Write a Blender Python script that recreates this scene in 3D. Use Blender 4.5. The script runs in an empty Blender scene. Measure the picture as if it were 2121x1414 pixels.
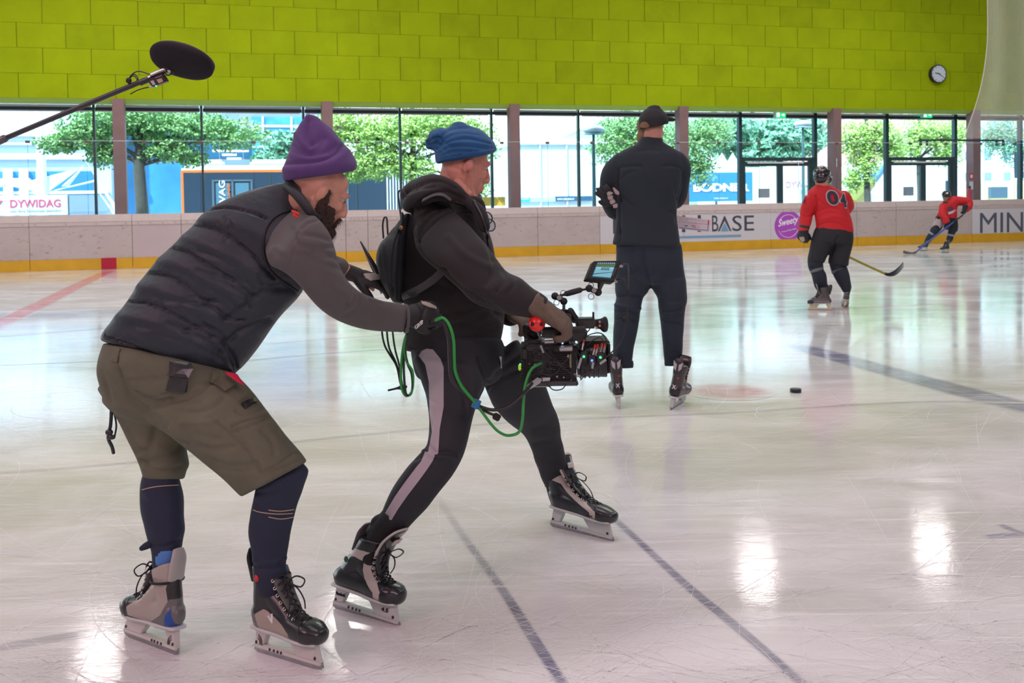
import bpy, bmesh, math, random
import numpy as np
from mathutils import Vector, Matrix, noise, Euler
random.seed(7); np.random.seed(7)
SC = bpy.context.scene
COL = SC.collection
# ------------------------------------------------------------------ camera
F, CX, CYP, HC = 2000.0, 1060.5, 476.0, 1.34
PITCH, ROLL = math.atan(58/2000.0), -0.0150
cam = bpy.data.cameras.new('camera'); camo = bpy.data.objects.new('camera', cam); COL.objects.link(camo)
cam.sensor_width = 36; cam.lens = F*36/2121; cam.shift_y = -(707-CYP)/2121
cam.clip_start = 0.05; cam.clip_end = 500
RC = Matrix.Rotation(math.pi/2-PITCH, 3, 'X') @ Matrix.Rotation(ROLL, 3, 'Z')
camo.matrix_world = Matrix.Translation((0, 0, HC)) @ RC.to_4x4()
cam.dof.use_dof = True; cam.dof.focus_distance = 3.4; cam.dof.aperture_fstop = 8.0
SC.camera = camo
# ------------------------------------------------------------------ world, sun, hall lamps, exposure
SC.view_settings.view_transform = 'Standard'; SC.view_settings.look = 'None'
SC.view_settings.exposure = 0.16; SC.view_settings.gamma = 1.0; SC.view_settings.use_curve_mapping = False
w = bpy.data.worlds.new('sky'); SC.world = w; w.use_nodes = True
nt = w.node_tree; bg = nt.nodes['Background']
tc = nt.nodes.new('ShaderNodeTexCoord'); sp = nt.nodes.new('ShaderNodeSeparateXYZ'); cr = nt.nodes.new('ShaderNodeValToRGB')
nt.links.new(tc.outputs['Generated'], sp.inputs[0]); nt.links.new(sp.outputs['Z'], cr.inputs[0]); nt.links.new(cr.outputs[0], bg.inputs[0])
cr.color_ramp.elements[0].color = (0.92, 0.97, 1, 1); cr.color_ramp.elements[1].color = (0.45, 0.66, 1, 1)
bg.inputs[1].default_value = 3.8
WN = Vector((-0.2696, 0.9630, 0)); WU = Vector((0.9630, 0.2696, 0))      # the long wall: normal and direction
def W(s, o, z): return WU*s + WN*o + Vector((0, 0, z))
sl = bpy.data.lights.new('sun', 'SUN'); so = bpy.data.objects.new('sun', sl); COL.objects.link(so)
sl.energy = 7.5; sl.angle = 0.02; sl.color = (1, 0.96, 0.9)
so.rotation_euler = (Vector((0.35, 0.75, -1.0))).to_track_quat('-Z', 'Y').to_euler()
def area(loc, target, sx, sy, power, color):
    l = bpy.data.lights.new('hall_lamp', 'AREA'); l.shape = 'RECTANGLE'; l.size = sx; l.size_y = sy; l.energy = power; l.color = color
    o = bpy.data.objects.new('hall_lamp', l); COL.objects.link(o); o.location = loc
    d = (Vector(target)-Vector(loc)); o.rotation_euler = d.to_track_quat('-Z', 'Y').to_euler(); return o
for i, s in enumerate((-8, -3, 2, 12, 17.1)):                          # small lamps under the roof along the green wall
    p = W(s, 21.0, 7.8); area(p, p-Vector((0, 0, 1)), 0.8, 0.7, 75, (1, 0.97, 0.95))
for i, s in enumerate((-11, -1, 9, 19)):                                # rows over the ice
    p = W(s, 15.0, 9.6); area(p, p-Vector((0, 0, 1)), 6.0, 3.0, 360, (0.95, 1.0, 1.0))
for i, s in enumerate((-9, 1, 11)):
    p = W(s, 4.5, 9.6); area(p, p-Vector((0, 0, 1)), 6.0, 3.0, 215, (1, 0.91, 0.94))
p = W(-9, -3, 8.0); area(p, W(-4, 8, 0), 5, 3, 420, (1, 0.52, 0.62))
p = W(3, -6, 7.0); area(p, W(3, 6, 0.8), 6, 3, 290, (1, 0.68, 0.76))
# ------------------------------------------------------------------ camera rays <-> world
def ray(x, y): return RC @ Vector(((x-CX)/F, -(y-CYP)/F, -1))
def P(x, y, Y):
    d = ray(x, y); t = Y/d.y; return Vector((0, 0, HC)) + d*t
def G(x, y, z=0.0):
    d = ray(x, y); t = (z-HC)/d.z; return Vector((0, 0, HC)) + d*t
def WP(x, y, o):                                                     # pixel on the plane parallel to the wall at distance o -> (s, z)
    d = ray(x, y); t = o/d.dot(WN); p = Vector((0, 0, HC)) + d*t; return p.dot(WU), p.z
def WS(x, o, y=420): return WP(x, y, o)[0]
RCn = np.array(RC)
def proj(V):
    q = (V-np.array([0, 0, HC])) @ RCn
    return CX + F*q[:, 0]/(-q[:, 2]), CYP - F*q[:, 1]/(-q[:, 2])
# ------------------------------------------------------------------ materials
MATS = {}
def M(name, color, rough=0.6, metal=0.0, bump=0.0, bscale=200.0, spec=0.5, emit=None, estr=1.0, var=0.0, vscale=8.0, masks=(), coat=0.0, stretch=None, detail=2.0, sss=0.0, sheen=0.0):
    sheen *= .3
    if name in MATS: return MATS[name]
    m = bpy.data.materials.new(name); m.use_nodes = True; t = m.node_tree; b = t.nodes['Principled BSDF']
    N = t.nodes.new; L = t.links.new
    b.inputs['Base Color'].default_value = (*color, 1); b.inputs['Roughness'].default_value = rough; b.inputs['Metallic'].default_value = metal
    b.inputs['Specular IOR Level'].default_value = spec; b.inputs['Coat Weight'].default_value = coat; b.inputs['Coat Roughness'].default_value = 0.08
    b.inputs['Sheen Weight'].default_value = sheen
    if sss: b.inputs['Subsurface Weight'].default_value = sss; b.inputs['Subsurface Radius'].default_value = (0.01, 0.004, 0.002); b.inputs['Subsurface Scale'].default_value = 1.0
    tcn = N('ShaderNodeTexCoord'); vec = tcn.outputs['Object']
    if stretch:
        mp = N('ShaderNodeMapping'); mp.inputs['Scale'].default_value = stretch; L(vec, mp.inputs[0]); vec = mp.outputs[0]
    src = None
    if var > 0:
        n = N('ShaderNodeTexNoise'); n.inputs['Scale'].default_value = vscale; n.inputs['Detail'].default_value = 6; n.inputs['Roughness'].default_value = 0.6; L(vec, n.inputs['Vector'])
        r = N('ShaderNodeMapRange'); r.inputs['From Min'].default_value = 0.3; r.inputs['From Max'].default_value = 0.7
        r.inputs['To Min'].default_value = 1-var; r.inputs['To Max'].default_value = 1+var; L(n.outputs['Fac'], r.inputs['Value'])
        mx = N('ShaderNodeMix'); mx.data_type = 'RGBA'; mx.blend_type = 'MULTIPLY'; mx.inputs[0].default_value = 1; mx.inputs[6].default_value = (*color, 1)
        L(r.outputs[0], mx.inputs[7]); src = mx.outputs[2]; L(src, b.inputs['Base Color'])
    rsrc = None
    for (attr, c2, r2) in masks:
        a = N('ShaderNodeAttribute'); a.attribute_name = attr
        g = N('ShaderNodeMath'); g.operation = 'GREATER_THAN'; g.inputs[1].default_value = 0.0; L(a.outputs['Fac'], g.inputs[0])
        mx = N('ShaderNodeMix'); mx.data_type = 'RGBA'; L(g.outputs[0], mx.inputs[0])
        if src: L(src, mx.inputs[6])
        else: mx.inputs[6].default_value = (*color, 1)
        mx.inputs[7].default_value = (*c2, 1); src = mx.outputs[2]
        L(src, b.inputs['Base Color'])
        mr = N('ShaderNodeMix'); mr.data_type = 'FLOAT'; L(g.outputs[0], mr.inputs[0])
        if rsrc: L(rsrc, mr.inputs[2])
        else: mr.inputs[2].default_value = rough
        mr.inputs[3].default_value = r2; rsrc = mr.outputs[0]; L(rsrc, b.inputs['Roughness'])
    if bump > 0:
        n = N('ShaderNodeTexNoise'); n.inputs['Scale'].default_value = bscale; n.inputs['Detail'].default_value = detail; L(vec, n.inputs['Vector'])
        bp = N('ShaderNodeBump'); bp.inputs['Strength'].default_value = min(1, bump); bp.inputs['Distance'].default_value = 0.3/bscale; L(n.outputs['Fac'], bp.inputs['Height']); L(bp.outputs[0], b.inputs['Normal'])
    if emit: b.inputs['Emission Color'].default_value = (*emit, 1); b.inputs['Emission Strength'].default_value = estr
    MATS[name] = m; return m
def glassmat(name, tint, refl=0.08, haze=0.0):
    if name in MATS: return MATS[name]
    m = bpy.data.materials.new(name); m.use_nodes = True; t = m.node_tree; t.nodes.clear(); N = t.nodes.new; L = t.links.new
    o = N('ShaderNodeOutputMaterial'); tr = N('ShaderNodeBsdfTransparent'); tr.inputs[0].default_value = (*tint, 1)
    gl = N('ShaderNodeBsdfGlossy'); gl.inputs['Roughness'].default_value = 0.02; gl.inputs[0].default_value = (1, 1, 1, 1)
    fr = N('ShaderNodeFresnel'); fr.inputs[0].default_value = 1.25
    mx = N('ShaderNodeMixShader'); L(fr.outputs[0], mx.inputs[0]); L(tr.outputs[0], mx.inputs[1]); L(gl.outputs[0], mx.inputs[2])
    last = mx
    if haze:
        df = N('ShaderNodeBsdfDiffuse'); df.inputs[0].default_value = (0.85, 0.9, 0.95, 1)
        m2 = N('ShaderNodeMixShader'); m2.inputs[0].default_value = haze; L(mx.outputs[0], m2.inputs[1]); L(df.outputs[0], m2.inputs[2]); last = m2
    L(last.outputs[0], o.inputs[0]); MATS[name] = m; return m
# ------------------------------------------------------------------ object helpers
def tag(o, label=None, cat=None, group=None, kind=None):
    if label: o['label'] = label
    if cat: o['category'] = cat
    if group: o['group'] = group
    if kind: o['kind'] = kind
    return o
def thing(name, label, cat, loc, group=None):
    o = bpy.data.objects.new(name, None); COL.objects.link(o); o.location = loc; o.empty_display_size = 0.1
    return tag(o, label, cat, group)
def loc_of(o):
    v = Vector((0, 0, 0))
    while o: v += o.location; o = o.parent
    return v
def link(me, name, mat, parent=None, smooth=True):
    o = bpy.data.objects.new(name, me); COL.objects.link(o)
    if mat:
        me.materials.clear(); me.materials.append(mat)
    if smooth: me.shade_smooth()
    if parent:
        o.parent = parent
        if parent.type == 'EMPTY': o.matrix_parent_inverse = Matrix.Translation(-parent.location)
    return o
class MB:
    def __init__(s): s.v = []; s.f = []
    def add(s, V, Fc):
        n = len(s.v); s.v.extend([tuple(p) for p in V]); s.f.extend([tuple(i+n for i in f) for f in Fc]); return s
    def box(s, c, size, R=None):
        c = Vector(c); h = [Vector((x*size[0]/2, y*size[1]/2, z*size[2]/2)) for x in (-1, 1) for y in (-1, 1) for z in (-1, 1)]
        if R is not None: h = [R @ q for q in h]
        return s.add([c+q for q in h], [(0, 1, 3, 2), (4, 6, 7, 5), (0, 4, 5, 1), (2, 3, 7, 6), (0, 2, 6, 4), (1, 5, 7, 3)])
    def wbox(s, s0, s1, o0, o1, z0, z1):
        h = [W(a, b, c) for a in (s0, s1) for b in (o0, o1) for c in (z0, z1)]
        return s.add(h, [(0, 1, 3, 2), (4, 6, 7, 5), (0, 4, 5, 1), (2, 3, 7, 6), (0, 2, 6, 4), (1, 5, 7, 3)])
    def part(s, T): return s.add(T[0], T[1])
    def build(s, name, mat, parent=None, smooth=False, bevel=0.0):
        me = bpy.data.meshes.new(name); me.from_pydata(s.v, [], s.f); me.update()
        bm = bmesh.new(); bm.from_mesh(me); bmesh.ops.recalc_face_normals(bm, faces=bm.faces)
        if bevel: bmesh.ops.bevel(bm, geom=bm.edges[:], offset=bevel, segments=2, affect='EDGES', clamp_overlap=True)
        bm.to_mesh(me); bm.free()
        return link(me, name, mat, parent, smooth)
def catmull(pts, k):
    pts = [np.array(p, float) for p in pts]; out = []
    n = len(pts)
    for i in range(n-1):
        p0 = pts[max(i-1, 0)]; p1 = pts[i]; p2 = pts[i+1]; p3 = pts[min(i+2, n-1)]
        for j in range(k):
            t = j/k; out.append(0.5*((2*p1)+(-p0+p2)*t+(2*p0-5*p1+4*p2-p3)*t*t+(-p0+3*p1-3*p2+p3)*t**3))
    out.append(pts[-1]); return out
def rings(R, close=True):
    n = len(R[0]); V = [tuple(p) for r in R for p in r]; Fc = []
    for i in range(len(R)-1):
        for j in range(n): Fc.append((i*n+j, i*n+(j+1) % n, (i+1)*n+(j+1) % n, (i+1)*n+j))
    if close: Fc.append(tuple(reversed(range(n)))); Fc.append(tuple((len(R)-1)*n+j for j in range(n)))
    return V, Fc
def tube(st, k=4, n=28, cap=0.35, ex=2.0, cap2=None):
    """closed volume through outline stations (x1,y1,x2,y2,Y,ratio) given as two edge points at a depth"""
    S = []
    for q in st:
        x1, y1, x2, y2, Y, r = q[:6]
        Ya, Yb = Y if isinstance(Y, tuple) else (Y, Y)
        p1 = P(x1, y1, Ya); p2 = P(x2, y2, Yb); c = (p1+p2)/2; a = (p2-p1)/2
        v = (c-Vector((0, 0, HC))).normalized(); b = v - a.normalized()*v.dot(a.normalized()); b.normalize(); b *= a.length*r
        S.append(list(c)+list(a)+list(b))
    S = catmull(S, k); c = np.array([s[:3] for s in S]); R = []
    th = np.linspace(0, 2*np.pi, n, endpoint=False); ca = np.cos(th); sa = np.sin(th)
    ca = np.sign(ca)*np.abs(ca)**(2/ex); sa = np.sign(sa)*np.abs(sa)**(2/ex)
    def ring(s, sc=1, off=0): return np.array(s[:3])+off + np.outer(ca, s[3:6])*sc + np.outer(sa, s[6:9])*sc
    t0 = c[0]-c[1]; t0 /= np.linalg.norm(t0); t1 = c[-1]-c[-2]; t1 /= np.linalg.norm(t1)
    ra = np.linalg.norm(S[0][6:9]); rb = np.linalg.norm(S[-1][6:9]); cap2 = cap if cap2 is None else cap2
    if cap > 0:
        for a in (80, 60, 40, 20): R.append(ring(S[0], math.cos(math.radians(a)), t0*ra*cap*math.sin(math.radians(a))))
    for s in S: R.append(ring(s))
    if cap2 > 0:
        for a in (20, 40, 60, 80): R.append(ring(S[-1], math.cos(math.radians(a)), t1*rb*cap2*math.sin(math.radians(a))))
    return rings(R)
def limb(pts, k=4, n=16, ref=None, cap=1.0, ex=2.0):
    """closed swept volume; pts = (Vector, ra[, rb]) ; rb is along ref"""
    S = catmull([list(p[0])+[p[1], p[2] if len(p) > 2 else p[1]] for p in pts], k); S = np.array(S)
    C = S[:, :3]; T = np.gradient(C, axis=0); T /= np.linalg.norm(T, axis=1)[:, None]+1e-12
    r = np.array(ref if ref is not None else (0.123, 0.987, 0.1)); R = []; th = np.linspace(0, 2*np.pi, n, endpoint=False)
    ca = np.cos(th); sa = np.sin(th); ca = np.sign(ca)*np.abs(ca)**(2/ex); sa = np.sign(sa)*np.abs(sa)**(2/ex)
    fr = []
    for i in range(len(C)):
        b = r-T[i]*np.dot(r, T[i]); nb = np.linalg.norm(b)
        if nb < 1e-3: b = np.cross(T[i], (1, 0, 0)); nb = np.linalg.norm(b)
        b /= nb; a = np.cross(b, T[i]); fr.append((a, b))
        if ref is None: r = b
    def ring(i, sc=1, off=0): return C[i]+off+np.outer(ca, fr[i][0])*S[i, 3]*sc+np.outer(sa, fr[i][1])*S[i, 4]*sc
    if cap:
        for q in (78, 55, 28): R.append(ring(0, math.cos(math.radians(q)), -T[0]*S[0, 3]*cap*math.sin(math.radians(q))))
    for i in range(len(C)): R.append(ring(i))
    if cap:
        m = len(C)-1
        for q in (28, 55, 78): R.append(ring(m, math.cos(math.radians(q)), T[m]*S[m, 3]*cap*math.sin(math.radians(q))))
    return rings(R)
def wire(pts, r, k=5, n=8): return limb([(Vector(p), r) for p in pts], k=k, n=n)
def ell(c, r, R=None, n=16, m=10, ex=2.0):
    V = []; Fc = []
    def sp(a): return math.copysign(abs(a)**(2/ex), a)
    for i in range(1, m):
        ph = math.pi*i/m
        for j in range(n):
            t = 2*math.pi*j/n; q = Vector((sp(math.sin(ph))*sp(math.cos(t))*r[0], sp(math.sin(ph))*sp(math.sin(t))*r[1], sp(math.cos(ph))*r[2]))
            if R is not None: q = R @ q
            V.append(tuple(Vector(c)+q))
    for i in range(m-2):
        for j in range(n): Fc.append((i*n+j, (i+1)*n+j, (i+1)*n+(j+1) % n, i*n+(j+1) % n))
    for z, i0, rv in ((r[2], 0, False), (-r[2], (m-2)*n, True)):
        q = Vector((0, 0, z));  q = R @ q if R is not None else q
        V.append(tuple(Vector(c)+q)); top = len(V)-1
        for j in range(n):
            f = (top, i0+j, i0+(j+1) % n); Fc.append(f[::-1] if rv else f)
    return V, Fc
def cyl(p0, p1, r, r2=None, n=20): return limb_flat(Vector(p0), Vector(p1), r, r if r2 is None else r2, n)
def limb_flat(p0, p1, r0, r1, n=20):
    t = (p1-p0).normalized(); a = t.orthogonal().normalized(); b = t.cross(a); R = []
    for p, r in ((p0, r0), (p1, r1)): R.append([p+(a*math.cos(2*math.pi*j/n)+b*math.sin(2*math.pi*j/n))*r for j in range(n)])
    return rings(R)
def torus(c, R0, r, nrm, n=24, m=8):
    t = Vector(nrm).normalized(); a = t.orthogonal().normalized(); b = t.cross(a); V = []; Fc = []
    for i in range(n):
        u = 2*math.pi*i/n; d = a*math.cos(u)+b*math.sin(u)
        for j in range(m):
            v = 2*math.pi*j/m; V.append(tuple(Vector(c)+d*(R0+r*math.cos(v))+t*r*math.sin(v)))
    for i in range(n):
        for j in range(m): Fc.append((i*m+j, ((i+1) % n)*m+j, ((i+1) % n)*m+(j+1) % m, i*m+(j+1) % m))
    return V, Fc
def xf(T, Mx): return [tuple(Mx @ Vector(p)) for p in T[0]], T[1]
def prism(pts, d):                                                     # pts: list of Vectors in a plane, d: extrusion vector
    n = len(pts); V = [tuple(p) for p in pts]+[tuple(Vector(p)+d) for p in pts]
    return V, [tuple(range(n)), tuple(reversed(range(n, 2*n)))]+[(i, (i+1) % n, n+(i+1) % n, n+i) for i in range(n)]
def meld(parts, voxel=0.006, it=3, mats=None, fac=0.5):
    mb = MB()
    for T in parts: mb.part(T)
    me = bpy.data.meshes.new('m'); me.from_pydata(mb.v, [], mb.f); me.update()
    bm = bmesh.new(); bm.from_mesh(me)
    # ngon caps -> triangles, outward normals
    bmesh.ops.recalc_face_normals(bm, faces=bm.faces); bmesh.ops.triangulate(bm, faces=[f for f in bm.faces if len(f.verts) > 4]); bm.to_mesh(me); bm.free()
    o = bpy.data.objects.new('tmp', me); COL.objects.link(o)
    r = o.modifiers.new('r', 'REMESH'); r.mode = 'VOXEL'; r.voxel_size = voxel
    if it: s = o.modifiers.new('s', 'SMOOTH'); s.iterations = it; s.factor = fac
    dg = bpy.context.evaluated_depsgraph_get(); out = bpy.data.meshes.new_from_object(o.evaluated_get(dg))
    bpy.data.objects.remove(o); return out
def getv(me):
    V = np.empty(len(me.vertices)*3, np.float32); me.vertices.foreach_get('co', V); V = V.reshape(-1, 3).astype(float)
    Nn = np.empty(len(me.vertices)*3, np.float32); me.vertices.foreach_get('normal', Nn); return V, Nn.reshape(-1, 3).astype(float)
def setv(me, V): me.vertices.foreach_set('co', V.astype(np.float32).ravel()); me.update()
def pdist(X, Y, poly):
    D = np.full(len(X), 1e9)
    for (x1, y1), (x2, y2) in zip(poly[:-1], poly[1:]):
        dx, dy = x2-x1, y2-y1; l = dx*dx+dy*dy+1e-9; t = np.clip(((X-x1)*dx+(Y-y1)*dy)/l, 0, 1)
        D = np.minimum(D, np.hypot(X-x1-t*dx, Y-y1-t*dy))
    return D
def sdpoly(X, Y, poly):
    D = pdist(X, Y, list(poly)+[poly[0]]); ins = np.zeros(len(X), bool); n = len(poly)
    for i in range(n):
        (x1, y1), (x2, y2) = poly[i], poly[(i+1) % n]
        c = ((y1 > Y) != (y2 > Y)) & (X < (x2-x1)*(Y-y1)/((y2-y1) if y2 != y1 else 1e-9)+x1); ins ^= c
    return np.where(ins, D, -D)
def smoothpl(pl, k=4):
    return [tuple(p) for p in catmull(pl, k)] if len(pl) > 2 else pl
def facing(V, Nn):
    d = V-np.array([0, 0, HC]); d /= np.linalg.norm(d, axis=1)[:, None]; return -(d*Nn).sum(1)
def folds(me, L, sharp=True):
    """L: (pixel polyline, width px, depth m) pressed (+) or raised (-) on the side that faces the photographer"""
    V, Nn = getv(me); X, Y = proj(V); fc = np.clip(facing(V, Nn)*3+0.2, 0, 1); dis = np.zeros(len(V))
    for pl, wd, dp in L:
        d = pdist(X, Y, smoothpl(pl)); dis += dp*np.exp(-(d/wd)**2)*fc
    setv(me, V-Nn*dis[:, None])
def rough_up(me, amp, scale, st=(1, 1, 1), ridge=False, seed=0.0):
    V, Nn = getv(me); S = np.array(st)*scale
    d = np.array([noise.noise(Vector(p*S+seed)) for p in V])
    if ridge: d = (1-np.abs(d)*2.2)*1.0
    setv(me, V+Nn*(d*amp)[:, None])
def paint(me, attr, polys, front=True, xy=None):
    V, Nn = getv(me)
    X, Y = proj(V) if xy is None else xy(V)
    sd = np.full(len(V), -1e3)
    for p in polys: sd = np.maximum(sd, sdpoly(X, Y, p))
    if front: sd = np.minimum(sd, facing(V, Nn)*60)
    a = me.attributes.new(attr, 'FLOAT', 'POINT'); a.data.foreach_set('value', sd.astype(np.float32))
def text(txt, o, xd, up, h, mat, parent, name='lettering', width=None, bold=0.0, ext=0.002, shear=0.0, label=None, spacing=1.0):
    c = bpy.data.curves.new('t', 'FONT'); c.body = txt; c.size = 1; c.extrude = 0.01; c.offset = bold; c.shear = shear; c.resolution_u = 3; c.space_character = spacing
    ob = bpy.data.objects.new('t', c); COL.objects.link(ob); dg = bpy.context.evaluated_depsgraph_get()
    me = bpy.data.meshes.new_from_object(ob.evaluated_get(dg)); bpy.data.objects.remove(ob)
    V, _ = getv(me); mn = V.min(0); mx = V.max(0); sy = h/(mx[1]-mn[1]); sx = sy if width is None else width/(mx[0]-mn[0])
    xd = Vector(xd).normalized(); up = Vector(up).normalized(); nz = xd.cross(up); o = Vector(o)
    Q = [(o+xd*((v[0]-mn[0])*sx)+up*((v[1]-mn[1])*sy)+nz*(v[2]/0.01*ext)) for v in V]
    setv(me, np.array([tuple(q) for q in Q])); return link(me, name, mat, parent, smooth=False)
# ================================================================== THE HALL
def icemat(name, tintnode=None, line=None):
    m = bpy.data.materials.new(name); m.use_nodes = True; t = m.node_tree; b = t.nodes['Principled BSDF']; N = t.nodes.new; L = t.links.new
    tcn = N('ShaderNodeTexCoord'); ob = tcn.outputs['Object']
    def mapping(rot, sc, loc=(0, 0, 0)):
        q = N('ShaderNodeMapping'); q.inputs['Rotation'].default_value = (0, 0, rot); q.inputs['Scale'].default_value = sc; q.inputs['Location'].default_value = loc; L(ob, q.inputs[0]); return q.outputs[0]
    def nz(vec, s, d=4, r=0.6, dist=0.0):
        q = N('ShaderNodeTexNoise'); q.inputs['Scale'].default_value = s; q.inputs['Detail'].default_value = d; q.inputs['Roughness'].default_value = r; q.inputs['Distortion'].default_value = dist; L(vec, q.inputs['Vector']); return q.outputs['Fac']
    def rng(v, a, c, lo=0.0, hi=1.0):
        q = N('ShaderNodeMapRange'); q.inputs['From Min'].default_value = a; q.inputs['From Max'].default_value = c; q.inputs['To Min'].default_value = lo; q.inputs['To Max'].default_value = hi; L(v, q.inputs['Value']); return q.outputs[0]
    def math2(op, a, c):
        q = N('ShaderNodeMath'); q.operation = op
        for i, v in enumerate((a, c)):
            if isinstance(v, (int, float)): q.inputs[i].default_value = v
            else: L(v, q.inputs[i])
        return q.outputs[0]
    scr = None
    # bundles of scraped streaks in several directions
    frost = None
    for i, (rot, sx, sy, lo, hi) in enumerate(((0.22, .9, 22, .56, .74), (-0.35, .8, 24, .57, .75), (1.1, 1.2, 26, .60, .78), (0.02, .6, 20, .55, .74))):
        s = rng(nz(mapping(rot, (sx, sy, 1), (i*5, i*2, 0)), 1.6, 4, .62, .25), lo, hi)
        k = rng(nz(mapping(rot, (1, 1.6, 1), (i*3.7, 1, 0)), 0.9, 3), .44, .60); v = math2('MULTIPLY', s, k)
        frost = v if frost is None else math2('MAXIMUM', frost, v)
    cloud = rng(nz(mapping(0.3, (1, 1.8, 1)), 0.8, 5, .62, .6), .38, .66)
    speck = rng(nz(ob, 130, 2), .70, .76)
    fine = nz(mapping(0.15, (1, 3.0, 1)), 26, 3, .7)
    base = (0.60, 0.615, 0.605)
    mx = N('ShaderNodeMix'); mx.data_type = 'RGBA'; L(cloud, mx.inputs[0]); mx.inputs[6].default_value = (0.56, 0.565, 0.55, 1); mx.inputs[7].default_value = (0.76, 0.76, 0.77, 1)
    src = mx.outputs[2]
    if line:
        uv = N('ShaderNodeAttribute'); uv.attribute_name = 'edge'
        fade = N('ShaderNodeMath'); fade.operation = 'MULTIPLY'
        e = rng(uv.outputs['Fac'], 0, 0.55); L(e, fade.inputs[0]); w2 = math2('MULTIPLY', rng(nz(ob, 5, 4), .2, .75, .45, 1.0), line[1]); L(w2, fade.inputs[1])
        m3 = N('ShaderNodeMix'); m3.data_type = 'RGBA'; L(fade.outputs[0], m3.inputs[0]); L(src, m3.inputs[6]); m3.inputs[7].default_value = (*line[0], 1); src = m3.outputs[2]
    allscr = math2('MULTIPLY', frost, 0.60); allscr = math2('MAXIMUM', allscr, math2('MULTIPLY', speck, .5))
    m2 = N('ShaderNodeMix'); m2.data_type = 'RGBA'; L(allscr, m2.inputs[0]); L(src, m2.inputs[6]); m2.inputs[7].default_value = (0.95, 0.95, 0.95, 1)
    L(m2.outputs[2], b.inputs['Base Color'])
    r0 = rng(cloud, 0, 1, 0.07, 0.13); r1 = math2('ADD', r0, math2('MULTIPLY', frost, 0.18)); r2 = math2('ADD', r1, math2('MULTIPLY', math2('SUBTRACT', fine, .5), .12)); L(r2, b.inputs['Roughness'])
    b.inputs['IOR'].default_value = 1.33; b.inputs['Specular IOR Level'].default_value = 0.62
    hh = math2('ADD', math2('MULTIPLY', fine, .45), math2('MULTIPLY', nz(mapping(.1, (1, 1.3, 1)), 5.0, 2), .9))
    bp = N('ShaderNodeBump'); bp.inputs['Strength'].default_value = 0.25; bp.inputs['Distance'].default_value = 0.0018; L(hh, bp.inputs['Height']); L(bp.outputs[0], b.inputs['Normal'])
    return m
ICE = icemat('ice')
BO = 22.7                                                              # distance of the boards
mb = MB(); mb.add([W(-45, -14, 0), W(60, -14, 0), W(60, BO+.06, 0), W(-45, BO+.06, 0)], [(0, 1, 2, 3)])
floor = mb.build('floor', ICE); tag(floor, kind='structure')
def stripe(pts, w, col, k=6, strength=.6, z=.0012, w2=None, f0=.22):
    pts = [Vector((*p[:2], 0)) for p in pts]; C = catmull(pts, k) if len(pts) > 2 else [np.array(p) for p in pts]; C = np.array(C); T = np.gradient(C, axis=0); T /= np.linalg.norm(T, axis=1)[:, None]
    V = []; E = []; n = len(C)
    for i, (c, t) in enumerate(zip(C, T)):
        ww = w if w2 is None else w+(w2-w)*i/(n-1)
        s = Vector((-t[1], t[0], 0)); c = Vector(c)
        for f, e in ((-1, 0), (-.35, 1), (.35, 1), (1, 0)): V.append(c+s*ww*f*.5+Vector((0, 0, z*.3))); E.append(e*min(1, i/(n*f0), (n-1-i)/(n*.22)))
    Fc = [(i*4+j, i*4+j+1, i*4+j+5, i*4+j+4) for i in range(n-1) for j in range(3)]
    key = 'line_%02d_%02d_%02d_%02d' % tuple(int(c*99) for c in (*col, strength))
    if key not in MATS: MATS[key] = icemat(key, line=(col, strength))
    o = MB().add(V, Fc).build('line_marking', MATS[key], floor); me = o.data
    a = me.attributes.new('edge', 'FLOAT', 'POINT'); a.data.foreach_set('value', E)
    if me.polygons[0].normal.z < 0: me.flip_normals()
    return o
BL = (.10, .11, .25); GR = (.13, .14, .22); RD = (.50, .05, .10)
stripe([G(1640, 712), G(1720, 735), G(1900, 785), G(2050, 825), G(2220, 868)], .34, BL, strength=.85, z=.0010)
stripe([G(900, 1020), G(960, 1110), G(1040, 1220), G(1110, 1330), G(1200, 1470)], .046, GR, strength=1.0, z=.0014, f0=.75)
stripe([G(1200, 1010), G(1290, 1090), G(1420, 1210), G(1540, 1310), G(1700, 1450)], .048, GR, strength=1.0, z=.0016, f0=.6)
stripe([G(-100, 985), G(300, 955), G(700, 905), G(1100, 872), G(1500, 855), G(1900, 832), G(2250, 838)], .05, (.2, .25, .3), strength=.5, z=.0018)
stripe([G(-60, 1350), G(90, 1325), G(250, 1300)], .06, GR, strength=.5, z=.0020)
stripe([G(2040, 1112), G(2090, 1108), G(2180, 1104)], .05, BL, strength=.8, z=.0022)
stripe([G(2070, 1085), G(2110, 1102), G(2170, 1120)], .04, BL, strength=.7, z=.0024)
stripe([G(-150, 655), G(150, 650), G(450, 640), G(700, 634)], .9, (.12, .25, .42), strength=.55, z=.0026)
stripe([G(236, 556), G(160, 592), G(80, 632), G(-120, 725)], .33, (.62, .04, .08), strength=.9, z=.0028)
stripe([G(300, 770), G(600, 738), G(850, 720)], .06, (.05, .30, .35), strength=.6, z=.0030)
stripe([G(550, 712), G(700, 700), G(850, 690)], .07, (.6, .12, .2), strength=.35, z=.0032)
stripe([G(-50, 700), G(80, 690), G(260, 676)], .10, (.6, .12, .2), strength=.45, z=.0034)
stripe([G(1640, 641), G(1800, 636), G(1960, 628)], .22, RD, strength=.5, z=.0036)
stripe([G(1980, 540), G(2121, 537), G(2300, 534)], .5, (.15, .3, .6), strength=.45, z=.0038)
stripe([G(-100, 760), G(100, 752), G(260, 745)], .05, (.05, .30, .45), strength=.5, z=.0042)
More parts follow.
